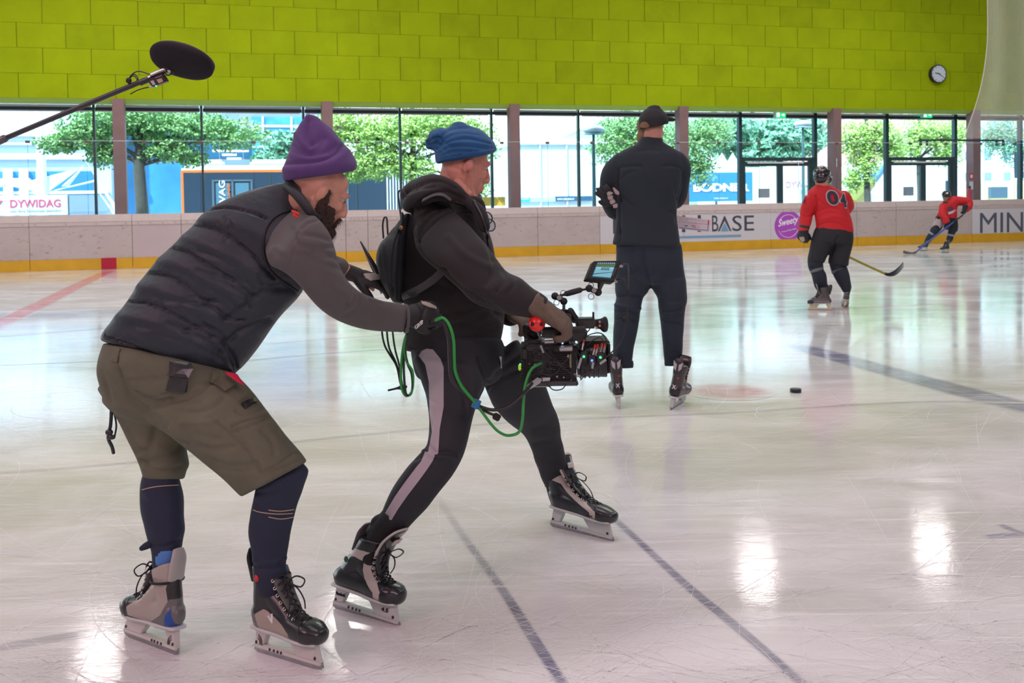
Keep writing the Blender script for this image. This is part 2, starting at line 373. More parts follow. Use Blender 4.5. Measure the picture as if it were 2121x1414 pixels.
# face-off dot, worn red
n = 28; c = G(1510, 810); V = [c+Vector((0, 0, .0011))]+[c+Vector((math.cos(2*math.pi*i/n)*.17, math.sin(2*math.pi*i/n)*.17, .0011)) for i in range(n)]+[c+Vector((math.cos(2*math.pi*i/n)*.32, math.sin(2*math.pi*i/n)*.32, .0011)) for i in range(n)]
Fc = [(0, 1+i, 1+(i+1) % n) for i in range(n)]+[(1+i, n+1+i, n+1+(i+1) % n, 1+(i+1) % n) for i in range(n)]
dot = MB().add(V, Fc).build('face_off_dot', icemat('dot', line=(RD, .8)), floor)
a = dot.data.attributes.new('edge', 'FLOAT', 'POINT'); a.data.foreach_set('value', [.6]*(n+1)+[0]*n)
if dot.data.polygons[0].normal.z < 0: dot.data.flip_normals()
# blade cuts: thin ridges of scraped ice
random.seed(11); VV = []; FF = []
def cut(c, a, R, L_, wd):
    n = max(6, int(L_/.08)); s_ = random.choice((-1, 1)); cx, cy = c[0]-math.sin(a)*R*s_, c[1]+math.cos(a)*R*s_; i0 = len(VV)
    for k in range(n+1):
        t = (k/n-.5)*L_/R; ang = a+s_*t; p = Vector((cx+math.sin(ang)*R*s_, cy-math.cos(ang)*R*s_, 0)); d = Vector((math.cos(ang), math.sin(ang), 0)); nn = Vector((-d.y, d.x, 0))*wd*.5*(1-abs(2*k/n-1)**3)
        VV.append(p+nn+Vector((0, 0, .0013))); VV.append(p-nn+Vector((0, 0, .0013)))
    for k in range(n): FF.append((i0+2*k, i0+2*k+1, i0+2*k+3, i0+2*k+2))
for k in range(2300):
    Y = 2.4+(random.random()**1.6)*9; x = random.uniform(-.62, .62)*Y*1.05; a = random.gauss(.1, .5) if random.random() < .8 else random.uniform(-1.6, 1.6)
    cut((x, Y), a, random.choice((1.2, 2, 3.5, 6, 12, 30)), random.uniform(.15, 1.6), random.uniform(.0006, .0017))
for k in range(36):
    Y = 2.6+random.random()*4; x = random.uniform(-.6, .6)*Y; cut((x, Y), random.uniform(0, 6.28), random.uniform(.15, .6), random.uniform(.3, 1.1), .0018)
co = MB().add(VV, FF).build('blade_cut', M('scraped_ice', (.84, .83, .85), .6), floor); co['kind'] = 'stuff'
if co.data.polygons[0].normal.z < 0: co.data.flip_normals()
# walkway and ground outside
CONC = M('walkway_concrete', (.32, .31, .30), .8, var=.15, vscale=3)
o = MB().wbox(-45, 60, BO+.06, 25.1, -.2, -.001).build('ground', CONC); tag(o, kind='structure')
ASPH = M('street_asphalt', (.42, .43, .45), .9, var=.12, vscale=1.5)
o = MB().wbox(-90, 120, 25.1, 160, -.3, -.05).build('street', ASPH); tag(o, kind='structure')
# ---- green concrete wall of cast panels
GO = 24.7
ZB = WP(1060, 223.5, GO)[1]                                            # underside of the wall
GRN = M('green_concrete', (.320, .405, .002), .8, spec=.15, bump=.25, bscale=30, var=.10, vscale=1.1, detail=6)
GR2 = M('green_concrete_darker', (.298, .378, .002), .8, spec=.15, bump=.25, bscale=30, var=.12, vscale=1.6, detail=6)
GR3 = M('green_concrete_lighter', (.326, .412, .002), .8, spec=.15, bump=.25, bscale=30, var=.10, vscale=1.3, detail=6)
JNT = M('green_joint', (.16, .20, .002), .85)
wall = MB().wbox(-40, 55, GO+.02, GO+.4, ZB+.10, 12).build('wall_back', JNT); tag(wall, kind='structure')
rows = [ZB+.10]; 
for y in (150, 97, 45, -8, -60, -112): rows.append(WP(0, y, GO)[1])
pw = (WS(284, GO, 20)-WS(85, GO, 20))/2; s0 = WS(85, GO, 20)
for r in range(len(rows)-1):
    z0, z1 = rows[r], rows[r+1]; off = 0 if r % 2 else pw*.5
    if r == 3: off = 0
    off += (0.04*math.sin(r*3))
    for i in range(-6, 40):
        a0 = s0+off+i*pw; a1 = a0+pw
        if a1 < -13.5 or a0 > 24: continue
        pr = random.choice((0, 0, .002, .004)); m = random.choice((GRN, GRN, GRN, GR2, GR3))
        MB().wbox(a0+.0065, a1-.0065, GO-pr, GO+.03, z0+.002, z1-.002).build('panel', m, wall, bevel=.003)
MB().wbox(-40, 55, GO, GO+.03, rows[-1]+.01, 12).build('upper_wall', GRN, wall)
MB().add([W(-40, GO-.01, ZB+.10), W(55, GO-.01, ZB+.10), W(55, GO+.10, ZB), W(-40, GO+.10, ZB), W(-40, GO+.4, ZB+.1), W(55, GO+.4, ZB+.1), W(-40, GO+.4, ZB), W(55, GO+.4, ZB)], [(0, 1, 2, 3), (3, 2, 7, 6), (0, 4, 5, 1)]).build('chamfer', M('green_edge_lit', (.45, .62, .10), .55), wall)  # daylight on the bottom bevel is put into its paler green
# other walls, ceiling (around the photographer)
GW = M('hall_plaster', (.62, .60, .58), .85, var=.05)
o = MB().wbox(-40.3, -40, -15, GO, 0, 12).build('wall_left', GW); tag(o, kind='structure')
o = MB().wbox(55, 55.3, -15, GO, 0, 12).build('wall_right', GW); tag(o, kind='structure')
o = MB().wbox(-40, 55, -15.3, -15, 0, 12).build('wall_front', M('hall_plaster_warm', (.68, .5, .48), .85)); tag(o, kind='structure')
o = MB().wbox(-40.3, 55.3, -15.3, GO+.4, 11.9, 12.3).build('ceiling', M('ceiling_grey', (.55, .54, .53), .9)); tag(o, kind='structure')
# ---- window band: pillars, mullions, rails, blinds, panes, doors
PILM = M('pillar_paint', (.25, .145, .14), .6, var=.10, vscale=3, bump=.1, bscale=20)
pil = [WS(x, GO-.1, 330) for x in (247, 675, 1061, 1414, 1734, 2026)]
dp = (pil[-1]-pil[0])/5
for i in range(-1, 8):
    s = pil[0]+i*dp
    o = MB().wbox(s-.135, s+.135, GO-.06, GO+.26, 0, ZB+.10).build('pillar', PILM, bevel=.006); o.name = 'pillar'; tag(o, kind='structure')
SO = GO+.75                                                            # frame plane
FR = M('window_frame', (.012, .045, .05), .4, var=.1); GLS = glassmat('window_glass', (.70, .93, 1.0)); WHT = M('white_blind_box', (.75, .78, .82), .5)
ml = [WS(x, SO, 330) for x in (197, 417, 629, 827, 1017, 1198)]; dm = (ml[-1]-ml[0])/5
ZT = WP(1060, 226.5, SO)[1]; nwin = 0
dark = M('dark_rail', (.03, .045, .06), .5)
o = MB().wbox(-40, 55, SO-.05, SO+.1, ZT+.04, ZT+1.2).build('trim_1', dark); tag(o, kind='structure')
doorbays = (7, 9)
for i in range(-3, 14):
    a, c = ml[0]+i*dm, ml[0]+(i+1)*dm; nwin += 1; wdm = .055 if i < 7 else .10
    win = thing('window_%d' % nwin, None, None, W(a, SO, 0)); tag(win, kind='structure')
    MB().wbox(a-wdm/2, a+wdm/2, SO-.08, SO+.06, 0, ZT+.04).build('mullion', FR, win)
    MB().wbox(a+wdm/2, c-wdm/2, SO-.02, SO+.04, 0, .12).build('bottom_rail', FR, win)
    MB().wbox(a+wdm/2+.03, c-wdm/2-.03, SO-.09, SO-.01, ZT-.07, ZT-.015).build('blind_box', WHT, win)
    MB().wbox(a+wdm/2+.01, c-wdm/2-.01, SO-.07, SO, ZT-.155, ZT-.072).build('top_rail', dark, win)
    MB().wbox(a+.09, c-.09, SO-.085, SO-.06, ZT-.185, ZT-.158).build('blind_bar', WHT, win)
    zp = .1
    if i in doorbays:
        zp = WP(1617, 327, SO)[1]; k = 1 if i == 7 else 2
        d = thing('door_%d' % k, None, None, W(a, SO, 0)); tag(d, kind='structure')
        MB().wbox(a+wdm/2, c-wdm/2, SO-.1, SO+.05, zp-.09, zp+.01).build('door_head', FR, d)
        MB().wbox(a+.2, c-.45, SO-.14, SO-.09, zp-.17, zp-.12).build('door_closer', WHT, d)
        mid = (a+c)/2+.06
        for (p, q) in ((a+.07, mid), (mid, c-.14)):
            lf = MB()
            lf.wbox(p, p+.09, SO-.06, SO+.02, .02, zp-.09); lf.wbox(q-.09, q, SO-.06, SO+.02, .02, zp-.09)
            lf.wbox(p+.09, q-.09, SO-.06, SO+.02, zp-.24, zp-.12); lf.wbox(p+.09, q-.09, SO-.06, SO+.02, .02, .2)
            lo = lf.build('door_leaf', FR, d)
            MB().add([W(p+.09, SO-.02, .2), W(q-.09, SO-.02, .2), W(q-.09, SO-.02, zp-.24), W(p+.09, SO-.02, zp-.24)], [(0, 1, 2, 3)]).build('pane', GLS, lo)
        MB().wbox(c-.14, c-wdm/2, SO-.08, SO+.05, 0, zp-.09).build('door_post', FR, d)
        # notice on the door glass
        MB().wbox(mid-.72, mid-.35, SO-.045, SO-.035, 1.35, 1.62).build('notice', M('grey_notice', (.35, .42, .48), .6), d)
    MB().add([W(a+wdm/2, SO, zp), W(c-wdm/2, SO, zp), W(c-wdm/2, SO, ZT-.15), W(a+wdm/2, SO, ZT-.15)], [(0, 1, 2, 3)]).build('pane', GLS, win)
# exit signs
for k, (x, lab) in enumerate(((1616, 'green illuminated exit sign above the door nearer the man in the cap'), (1920, 'green illuminated exit sign above the door behind the skater at the far boards'))):
    s, z = WP(x, 238, SO-.25)
    e = thing('exit_sign', lab, 'sign', W(s, SO-.25, z), 'exit signs over the doors')
    MB().wbox(s-.17, s+.17, SO-.28, SO-.22, z-.085, z+.085).build('sign_box', M('exit_green', (.01, .35, .12), .5, emit=(.02, .62, .22), estr=1.1), e)
    MB().wbox(s-.2, s-.17, SO-.29, SO-.2, z-.09, z+.09).build('end_cap', WHT, e)
    wm = M('exit_white', (.9, 1, .9), .5, emit=(.8, 1, .85), estr=1.3)
    MB().wbox(s-.13, s-.04, SO-.285, SO-.279, z-.06, z+.06).build('door_symbol', wm, e)
    q = SO-.284
    MB().add([W(s+.02, q, z-.012), W(s+.08, q, z-.012), W(s+.08, q, z-.045), W(s+.14, q, z), W(s+.08, q, z+.045), W(s+.08, q, z+.012), W(s+.02, q, z+.012)], [tuple(range(7))]).build('arrow_symbol', wm, e)
    MB().wbox(s-.02, s+.02, SO-.26, SO-.24, z+.085, ZB+.02).build('hanger', dark, e)
# clock on the green wall
s, z = WP(1943.5, 153, GO-.12); R = .262
ck = thing('wall_clock', 'round white station clock with black rim on the green wall', 'clock', W(s, GO, z))
cc = W(s, GO-.14, z); MB().part(cyl(W(s, GO, z), cc, R, n=40)).build('case', M('clock_black', (.02, .02, .025), .35), ck, smooth=False, bevel=.01)
MB().part(torus(cc, R, .018, WN, 40)).build('rim', M('clock_black', (0, 0, 0)), ck, smooth=True)
fc = MB().part(cyl(W(s, GO-.14, z), W(s, GO-.146, z), R-.012, n=40)).build('dial', M('clock_dial', (.62, .66, .74), .25), ck)
hm = M('clock_hands', (.03, .03, .04), .5)
for i in range(12):
    a = 2*math.pi*i/12; d = WU*math.sin(a)+Vector((0, 0, math.cos(a))); t = WU*math.cos(a)-Vector((0, 0, math.sin(a))); b = W(s, GO-.149, z)
    r0, w_ = R*.74, .007
    MB().part(prism([b+d*r0-t*w_, b+d*(R*.9)-t*w_, b+d*(R*.9)+t*w_, b+d*r0+t*w_], -WN*.003)).build('tick_mark', hm, ck)
for nm, hr, ln, w_ in (('hour_hand', 9.33/12, .14, .014), ('minute_hand', 20.5/60, .2, .009)):
    a = 2*math.pi*hr; d = WU*math.sin(a)+Vector((0, 0, math.cos(a))); t = WU*math.cos(a)-Vector((0, 0, math.sin(a))); b = W(s, GO-.153, z)
    MB().part(prism([b-d*.05-t*w_, b+d*ln-t*w_*.7, b+d*ln+t*w_*.7, b-d*.05+t*w_], -WN*.004)).build(nm, hm, ck)
MB().part(wire([W(s-.02, GO-.01, z+R), W(s-.03, GO-.01, z+R+.08), W(s, GO-.01, z+R+.12), W(s+.02, GO-.01, z+R+.06)], .006)).build('cable', JNT, ck)
# ---- rink boards
BW = M('board_plastic', (.50, .39, .40), .45, var=.05, vscale=2)
def scuffed(name, col, thr):
    m = M(name, col, .5, var=.06, vscale=2.5); t = m.node_tree; N = t.nodes.new; L = t.links.new; b = t.nodes['Principled BSDF']; src = b.inputs['Base Color'].links[0].from_socket
    tcn = N('ShaderNodeTexCoord'); mp = N('ShaderNodeMapping'); mp.inputs['Rotation'].default_value = (0, .5, 0); mp.inputs['Scale'].default_value = (1, 1, 2.2); L(tcn.outputs['Object'], mp.inputs[0])
    n1 = N('ShaderNodeTexNoise'); n1.inputs['Scale'].default_value = 7; n1.inputs['Detail'].default_value = 8; n1.inputs['Roughness'].default_value = .75; L(mp.outputs[0], n1.inputs['Vector'])
    r = N('ShaderNodeMapRange'); r.inputs['From Min'].default_value = thr; r.inputs['From Max'].default_value = thr+.12; r.inputs['To Max'].default_value = .75; L(n1.outputs['Fac'], r.inputs['Value'])
    mx = N('ShaderNodeMix'); mx.data_type = 'RGBA'; L(r.outputs[0], mx.inputs[0]); L(src, mx.inputs[6]); mx.inputs[7].default_value = (.13, .09, .07, 1); L(mx.outputs[2], b.inputs['Base Color']); return m
BS = scuffed('board_scuffed', (.48, .395, .38), .57)
BA = M('board_banner', (.60, .56, .59), .35)
YEL = M('kick_yellow', (.62, .33, .012), .45, var=.08, vscale=3)
CAPM = M('board_cap', (.54, .44, .42), .45, var=.05)
bd = thing('boards', None, None, W(0, BO, 0)); bd['kind'] = 'structure'; bd.name = 'trim_2'
seam = [-260, -120, 58.5, 272, 374, 560, 715, 761, 932, 1113, 1242, 1416, 1596, 1664, 1774.7, 1856, 2013.5, 2180, 2340]
kinds = 'SSSASSSSSSBBBSSSBB'
for i in range(len(seam)-1):
    a, c = WS(seam[i], BO), WS(seam[i+1], BO); k = kinds[i]; a += .004; c -= .004
    if k == 'B' and i in (11, 12): a -= .0055
    MB().wbox(a, c, BO, BO+.03, .24, .96).build('board_panel', {'S': BS, 'A': BW, 'B': BA}[k], bd, bevel=.003)
    MB().wbox(a, c, BO-.012, BO+.03, .0, .24).build('kick_strip', YEL, bd, bevel=.004)
    MB().wbox(a, c, BO-.01, BO+.03, .96, 1.045).build('rail_strip', CAPM, bd, bevel=.004)
    MB().add([W(a, BO-.015, 1.045), W(c, BO-.015, 1.045), W(c, BO+.025, 1.2), W(a, BO+.025, 1.2), W(a, BO+.16, 1.2), W(c, BO+.16, 1.2), W(a, BO+.16, 1.02), W(c, BO+.16, 1.02)],
             [(0, 1, 2, 3), (3, 2, 5, 4), (4, 5, 7, 6), (6, 7, 1, 0), (0, 3, 4, 6), (1, 7, 5, 2)]).build('cap_rail', CAPM, bd)
    for j in range(4):
        ss = a+.12+(c-a-.24)*j/3; MB().part(cyl(W(ss, BO-.016, 1.0), W(ss, BO-.009, 1.0), .011, n=8)).build('screw', M('screw_dark', (.2, .15, .14), .5), bd)
MB().wbox(WS(-260, BO), WS(2340, BO), BO+.03, BO+.06, .05, 1.02).build('board_backing', M('board_back', (.1, .1, .1), .7), bd)
a, c = WS(206.5, BO), WS(238, BO); MB().wbox(a, c, BO-.016, BO+.0, .0, .25).build('red_line_mark', M('kick_red', (.42, .004, .03), .45), bd)
# banner lettering
DK = M('banner_ink', (.05, .055, .075), .5); BLU = M('banner_blue', (.17, .32, .50), .5); PUR = M('banner_purple', (.42, .07, .48), .5); WH = M('banner_white', (.85, .82, .85), .5)
def wtext(txt, x0, x1, yb, yt, o, mat, parent, bold=0, shear=0, xm=None):
    s0, z0 = WP(x0, yb, o); s1, _ = WP(x1, yb, o); zz = WP((x0+x1)/2, yt, o)[1]-WP((x0+x1)/2, yb, o)[1]
    zb = z0
    return text(txt, W(s0, o, WP((x0+x1)/2, yb, o)[1]), WU, (0, 0, 1), zz, mat, parent, width=s1-s0, bold=bold, shear=shear)
q = BO-.0035
wtext('MATH', 1270, 1452, 482, 447, q, DK, bd, .0)
wtext('B', 1475, 1488, 479, 446, q, DK, bd)
wtext('SE', 1517, 1562, 478, 446, q, DK, bd)
s0, z0 = WP(1487, 479, q); s1 = WS(1514.5, q); sm = (s0+s1)/2; zt = WP(1500, 447, q)[1]; th = .042
MB().part(prism([W(s0, q, z0), W(sm-.01, q, zt), W(sm+.01, q, zt), W(s1, q, z0), W(s1-th, q, z0), W(sm, q, zt-.12), W(s0+th, q, z0)], -WN*.003)).build('lettering', DK, bd)
MB().part(prism([W(s0+th+.035, q, z0), W(sm, q, zt-.18), W(s1-th-.035, q, z0)], -WN*.003)).build('blue_triangle', BLU, bd)
s0, z0 = WP(1330, 495, q); s1, z1 = WP(1535, 488.5, q); MB().wbox(s0, s1, q-.003, q, z1-.02, z1+.035).build('blue_bar', BLU, bd)
s0, z0 = WP(1634, 468, q); R = (WS(1660.5, q)-WS(1604, q))/2; s0 = (WS(1660.5, q)+WS(1604, q))/2
MB().part(cyl(W(s0, q, z0), W(s0, q-.003, z0), R, n=48)).build('purple_disc', PUR, bd)
MB().part(torus(W(s0, q-.003, z0), R*.74, .006, WN, 40, 4)).build('white_ring', WH, bd)
MB().wbox(s0-R*.82, s0+R*.82, q-.0105, q-.009, z0-.10, z0+.12).build('logo_ground', PUR, bd)
text('Sweety', W(s0-R*.74, q-.012, z0-.07), WU+Vector((0, 0, .18)), (0, 0, 1), .24, WH, bd, width=R*1.5, bold=.015, shear=.25)
text('Frozen & Smoothies', W(s0-R*.5, q-.012, z0-.17), WU+Vector((0, 0, .18)), (0, 0, 1), .045, WH, bd, width=R*1.1)
wtext('MIN', 2030, 2119, 481, 440, q, M('banner_grey', (.085, .095, .13), .5), bd, .0)
wtext('ERAL', 2132, 2250, 480, 439, q, M('banner_grey', (.1, .1, .1)), bd, .02)
# ---- glass on the boards
sg0 = WS(-300, BO); sg = [WS(57, BO+.08, 290)]
gp = 1.17; a0 = sg[0]-gp*4; DG = glassmat('rink_glass', (.93, .97, .98), haze=.012); ZG = WP(1060, 293.5, BO+.08)[1]
ed = M('glass_edge', (.55, .66, .68), .3); clipm = M('glass_clip', (.12, .075, .06), .5)
rg = thing('rink_glass', 'clear shielding glass panels standing on the rink boards', 'glass', W(0, BO+.08, 1.2))
for i in range(34):
    a = a0+i*gp
    if a > WS(2400, BO): break
    MB().add([W(a+.006, BO+.08, 1.19), W(a+gp-.006, BO+.08, 1.19), W(a+gp-.006, BO+.08, ZG), W(a+.006, BO+.08, ZG)], [(0, 1, 2, 3)]).build('glass_panel', DG, rg)
    MB().wbox(a-.004, a+.004, BO+.074, BO+.086, 1.19, ZG).build('glass_joint', glassmat('joint_seal', (.62, .75, .78)), rg)
    MB().wbox(a+.004, a+gp-.004, BO+.076, BO+.084, ZG-.006, ZG+.004).build('glass_edge', ed, rg)
    MB().wbox(a-.045, a+.045, BO+.065, BO+.095, ZG-.055, ZG+.0).build('clip', clipm, rg)
sx = WS(1900, BO+1, 295); z = WP(1900, 292, BO+.3)[1]
MB().wbox(WS(1907, BO+.3, 293), WS(2080, BO+.3, 293), BO+.3, BO+.34, z, z+.05).build('steel_bar', dark, rg)
for x in (1908, 1921, 2065, 2079): s = WS(x, BO+.3, 293); MB().wbox(s-.02, s+.02, BO+.29, BO+.35, z-.13, z+.02).build('bracket', dark, rg)
# signs on the last pillar in view
s = pil[5]; RP = M('fire_sign_red', (.6, .05, .08), .5)
sg_ = thing('fire_sign', 'small red and white fire sign on the pillar behind the far skater', 'sign', W(s-.05, GO-.06, 2)); s5, z5 = WP(2012, 365, GO-.07)
MB().wbox(s5-.08, s5+.08, GO-.075, GO-.06, z5-.1, z5+.1).build('plate', RP, sg_); MB().wbox(s5-.04, s5+.04, GO-.079, GO-.074, z5-.05, z5+.05).build('symbol', WH, sg_)
s5, z5 = WP(2012, 384, GO-.07)
nb = MB().wbox(s5-.06, s5+.06, GO-.075, GO-.06, z5-.12, z5+.12).build('paper_notice', WH); tag(nb, 'grey paper notice below the fire sign on the same pillar', 'notice')
s5, z5 = WP(2008, 404, GO-.15)
ex = thing('fire_extinguisher', 'red fire extinguisher hung at the foot of the same pillar', 'extinguisher', W(s5, GO-.134, z5))
MB().part(limb([(W(s5, GO-.134, z5-.25), .075), (W(s5, GO-.134, z5+.12), .075), (W(s5, GO-.134, z5+.2), .03)], cap=.6)).build('cylinder_body', RP, ex, True); MB().wbox(s5-.03, s5+.03, GO-.18, GO-.12, z5+.2, z5+.28).build('valve', dark, ex); MB().wbox(s5-.02, s5+.02, GO-.1, GO-.05, z5-.1, z5+.1).build('bracket', dark, ex)
# ---- protective net hanging at the right
NET = bpy.data.materials.new('netting'); NET.use_nodes = True; t = NET.node_tree; b = t.nodes['Principled BSDF']; b.inputs['Base Color'].default_value = (.62, .66, .6, 1); b.inputs['Roughness'].default_value = .6
a1 = t.nodes.new('ShaderNodeUVMap'); a1.uv_map = 'net'; sx_ = t.nodes.new('ShaderNodeSeparateXYZ'); t.links.new(a1.outputs[0], sx_.inputs[0]); prev = None
for i in range(2):
    f = t.nodes.new('ShaderNodeMath'); f.operation = 'FRACT'; t.links.new(sx_.outputs[i], f.inputs[0])
    g = t.nodes.new('ShaderNodeMath'); g.operation = 'LESS_THAN'; g.inputs[1].default_value = .23; t.links.new(f.outputs[0], g.inputs[0])
    if prev:
        h = t.nodes.new('ShaderNodeMath'); h.operation = 'MAXIMUM'; t.links.new(prev.outputs[0], h.inputs[0]); t.links.new(g.outputs[0], h.inputs[1]); t.links.new(h.outputs[0], b.inputs['Alpha'])
    prev = g
edge = [(2044, -60), (2046, 60), (2042, 120), (2034, 170), (2022, 215), (2010, 250), (1998, 285)]
bot = [(1998, 287), (2035, 291), (2121, 296), (2260, 299)]
V = []; uvs = []; nx, nz_ = 34, 40; E = catmull(edge, 7); E = E[::-1]; YN = 15.0
EB = catmull([(2260, -60), (2260, 60), (2260, 120), (2260, 180), (2260, 230), (2260, 270), (2260, 299)], 7)[::-1]
nE = len(E)
for i in range(nE):
    for j in range(nx):
        f = j/(nx-1); x = E[i][0]+(EB[i][0]-E[i][0])*f; y = E[i][1]+(EB[i][1]-E[i][1])*f
        p = P(x, y, YN+.07*math.sin(f*19+i*.05)*(1-.6*f)+.25*f); V.append(p); uvs.append(((p.x)*75, (p.z)*75))
Fc = [(i*nx+j, i*nx+j+1, (i+1)*nx+j+1, (i+1)*nx+j) for i in range(nE-1) for j in range(nx-1)]
net = MB().add(V, Fc).build('safety_net', NET, smooth=True); tag(net, 'pale mesh safety net hanging down at the right edge of the view', 'net')
ul = net.data.uv_layers.new(name='net')
for lp in net.data.loops: ul.data[lp.index].uv = uvs[lp.vertex_index]
MB().part(wire([V[i*nx] for i in range(0, nE, 4)]+[V[(nE-1)*nx]], .008, k=3)).build('net_hem', M('net_hem', (.6, .6, .52), .7), net, True)
# ================================================================== OUTSIDE THE WINDOWS (everything stands on the street)
def OW(x, y, o): s, z = WP(x, y, o); return s, z
LEAF = [M('leaf_green', (.26, .46, .16), .5, var=.3, vscale=2), M('leaf_light', (.44, .62, .16), .5, var=.3, vscale=2), M('leaf_bluish', (.20, .42, .26), .5, var=.3, vscale=2)]
BARK = M('bark', (.085, .08, .07), .8, var=.2, vscale=10)
def tree(lab, o, tx, blobs, trunk_r=.13, leaf=0, n=9000, topy=235, grp='trees outside the windows', size=.062):
    s0, _ = WP(tx, 440, o); base = W(s0, o, 0); t = thing('tree', lab, 'tree', base, grp)
    zt = WP(tx, topy-60, o)[1]; zf = WP(tx, 345, o)[1]
    MB().part(limb([(base-Vector((0, 0, .05)), trunk_r*1.3), (W(s0+.02, o, zf*.5), trunk_r), (W(s0-.03, o, zf), trunk_r*.9), (W(s0+.05, o+.1, (zf+zt)/2), trunk_r*.6), (W(s0, o, zt), trunk_r*.25)], n=12)).build('trunk', BARK, t, True)
    V = []; Fc = []; tot = sum(b[2]*b[3] for b in blobs)
    for (x, y, rx, ry) in blobs:
        s, z = WP(x, y, o); k = WP(x+10, y, o)[0]-s; rs = rx/10*k; rz = ry/10*k*.97
        c = W(s, o, z); mid = W(s0, o, zf+max(0, (z-zf)*.25))
        b = limb([(mid, trunk_r*.4), ((mid+c)/2+Vector((0, 0, .1)), trunk_r*.25), (c, .02)], n=8); MB().part(b).build('branch', BARK, t, True)
        m = int(n*1.8*rx*ry/tot); rs_ = max(rs, .4)
        for _ in range(m):
            u = np.random.normal(size=3); u /= np.linalg.norm(u); r = np.random.rand()**.55
            clump = .75+.35*noise.noise(Vector((u[0]*2.2+x, u[1]*2.2, u[2]*2.2+y)))
            if noise.noise(Vector((u[0]*3+x*.3, u[2]*3*r, u[1]*3+y*.1))) < -.12: continue
            p = c+WU*(u[0]*rs*r*clump*1.45)+WN*(u[1]*rs_*.8*r)+Vector((0, 0, u[2]*rz*r*clump*1.5))
            a = Vector(np.random.normal(size=3)).normalized(); b2 = a.orthogonal().normalized(); L_ = size*(.6+.8*random.random())
            i = len(V); V += [p-a*L_, p+b2*L_*.5, p+a*L_, p-b2*L_*.5]; Fc.append((i, i+1, i+2, i+3))
    MB().add(V, Fc).build('foliage', LEAF[leaf], t)['kind'] = 'stuff'
tree('leafy plane tree with pale trunk between the left pillar and the bus', GO+7.5, 293, [(180, 275, 70, 38), (120, 300, 45, 22), (300, 255, 75, 40), (400, 262, 75, 36), (480, 280, 75, 34), (350, 310, 60, 28), (215, 320, 40, 28), (250, 240, 90, 30), (400, 330, 35, 18)], .19, 0, 15000)
tree('light green tree behind the purple beanie, thin dark trunk', GO+7.5, 858, [(700, 260, 50, 36), (770, 280, 70, 45), (850, 270, 75, 45), (930, 260, 70, 42), (990, 300, 45, 45), (720, 350, 40, 30), (780, 340, 60, 34), (850, 345, 50, 28), (640, 270, 30, 16), (1000, 390, 20, 18)], .13, 1, 16000)
tree('tree whose low boughs show behind the lamp post', GO+7.2, 1345, [(1290, 270, 55, 38), (1270, 310, 50, 30), (1440, 290, 55, 45), (1450, 350, 35, 34), (1350, 290, 70, 50), (1480, 270, 40, 30)], .14, 0, 10000)
tree('small tree with a leaning dark trunk between the two doors', GO+8, 1796, [(1770, 290, 30, 36), (1820, 280, 34, 34), (1790, 340, 30, 34), (1765, 375, 20, 20), (1845, 300, 28, 30)], .13, 1, 7500)
tree('tree filling the panes above the second door', GO+11, 1905, [(1900, 275, 40, 30), (1950, 280, 46, 32), (1870, 310, 34, 24), (1960, 320, 34, 22), (1985, 275, 30, 24)], .12, 1, 8000)
tree('rightmost tree outside, beside the traffic light', GO+17, 2150, [(2080, 280, 40, 36), (2110, 310, 40, 34), (2050, 290, 26, 26)], .14, 2, 6000)
tree('hazy tree far behind the lettered blue hoarding', GO+30, 1560, [(1500, 270, 60, 34), (1600, 290, 70, 36), (1660, 280, 50, 40), (1560, 320, 60, 24)], .25, 2, 9000, size=.2)
tree('dark green street tree between the dark building and the bus', GO+19, 640, [(600, 300, 45, 26), (560, 330, 40, 20), (640, 320, 40, 26)], .18, 2, 5000, size=.14)
# far buildings
def bld(name, lab, cat, x0, x1, ytop, o, mat, depth=8, ybot=None, rows=0, cols=0, wm=None, win=(.6, .55), roof=None, slabs=0):
    s0, z1 = WP(x0, ytop, o); s1 = WS(x1, o, ytop)
    b = thing(name, lab, cat, W((s0+s1)/2, o, -.05)); MB().wbox(s0, s1, o, o+depth, -.05, z1).build('wall', mat, b)
    if roof: MB().wbox(s0-.1, s1+.1, o-.15, o+depth, z1, z1+.25).build('roof_edge', roof, b)
    if rows:
        dz = (z1-.3)/rows; ds = (s1-s0)/cols
        for r in range(rows):
            for c in range(cols):
                a = s0+ds*(c+.5-win[0]/2); e = s0+ds*(c+.5+win[0]/2); z0 = .3+dz*(r+.5-win[1]/2); zz = .3+dz*(r+.5+win[1]/2)
                f = MB().wbox(a, e, o-.04, o+.02, z0, zz).build('window', wm, b)
    return b, s0, s1, z1
NAVY = M('facade_blue', (.045, .22, .42), .25, var=.25, vscale=.5); PALE = M('facade_pale', (.50, .60, .74), .5, var=.06, vscale=.4); GREYB = M('facade_grey', (.20, .27, .36), .5, var=.1, vscale=.5)
GLB = M('facade_glass', (.03, .12, .22), .1); WHITE = M('facade_white', (.80, .82, .84), .6); TARP = M('tarp_white', (.70, .76, .80), .55, var=.05, vscale=1)
b, s0, s1, z1 = bld('office_building', 'dark blue office block with glass bands behind the left trees and the bus', 'building', 245, 690, 120, GO+24, GREYB, rows=3, cols=9, wm=GLB, win=(.94, .5))
o_ = GO+23.8
s0b, zb = WP(247, 338, o_); s1b = WS(460, o_, 338); MB().wbox(s0b, s1b, o_-.1, o_+.05, -.05, zb).build('blue_ground_floor', NAVY, b)
s0b, za = WP(520, 242, o_); s1b = WS(690, o_, 242); MB().wbox(s0b, s1b, o_-.2, o_+.05, 0, za).build('blue_glass_bay', M('bay_glass', (.05, .32, .50), .12, var=.5, vscale=.6), b)
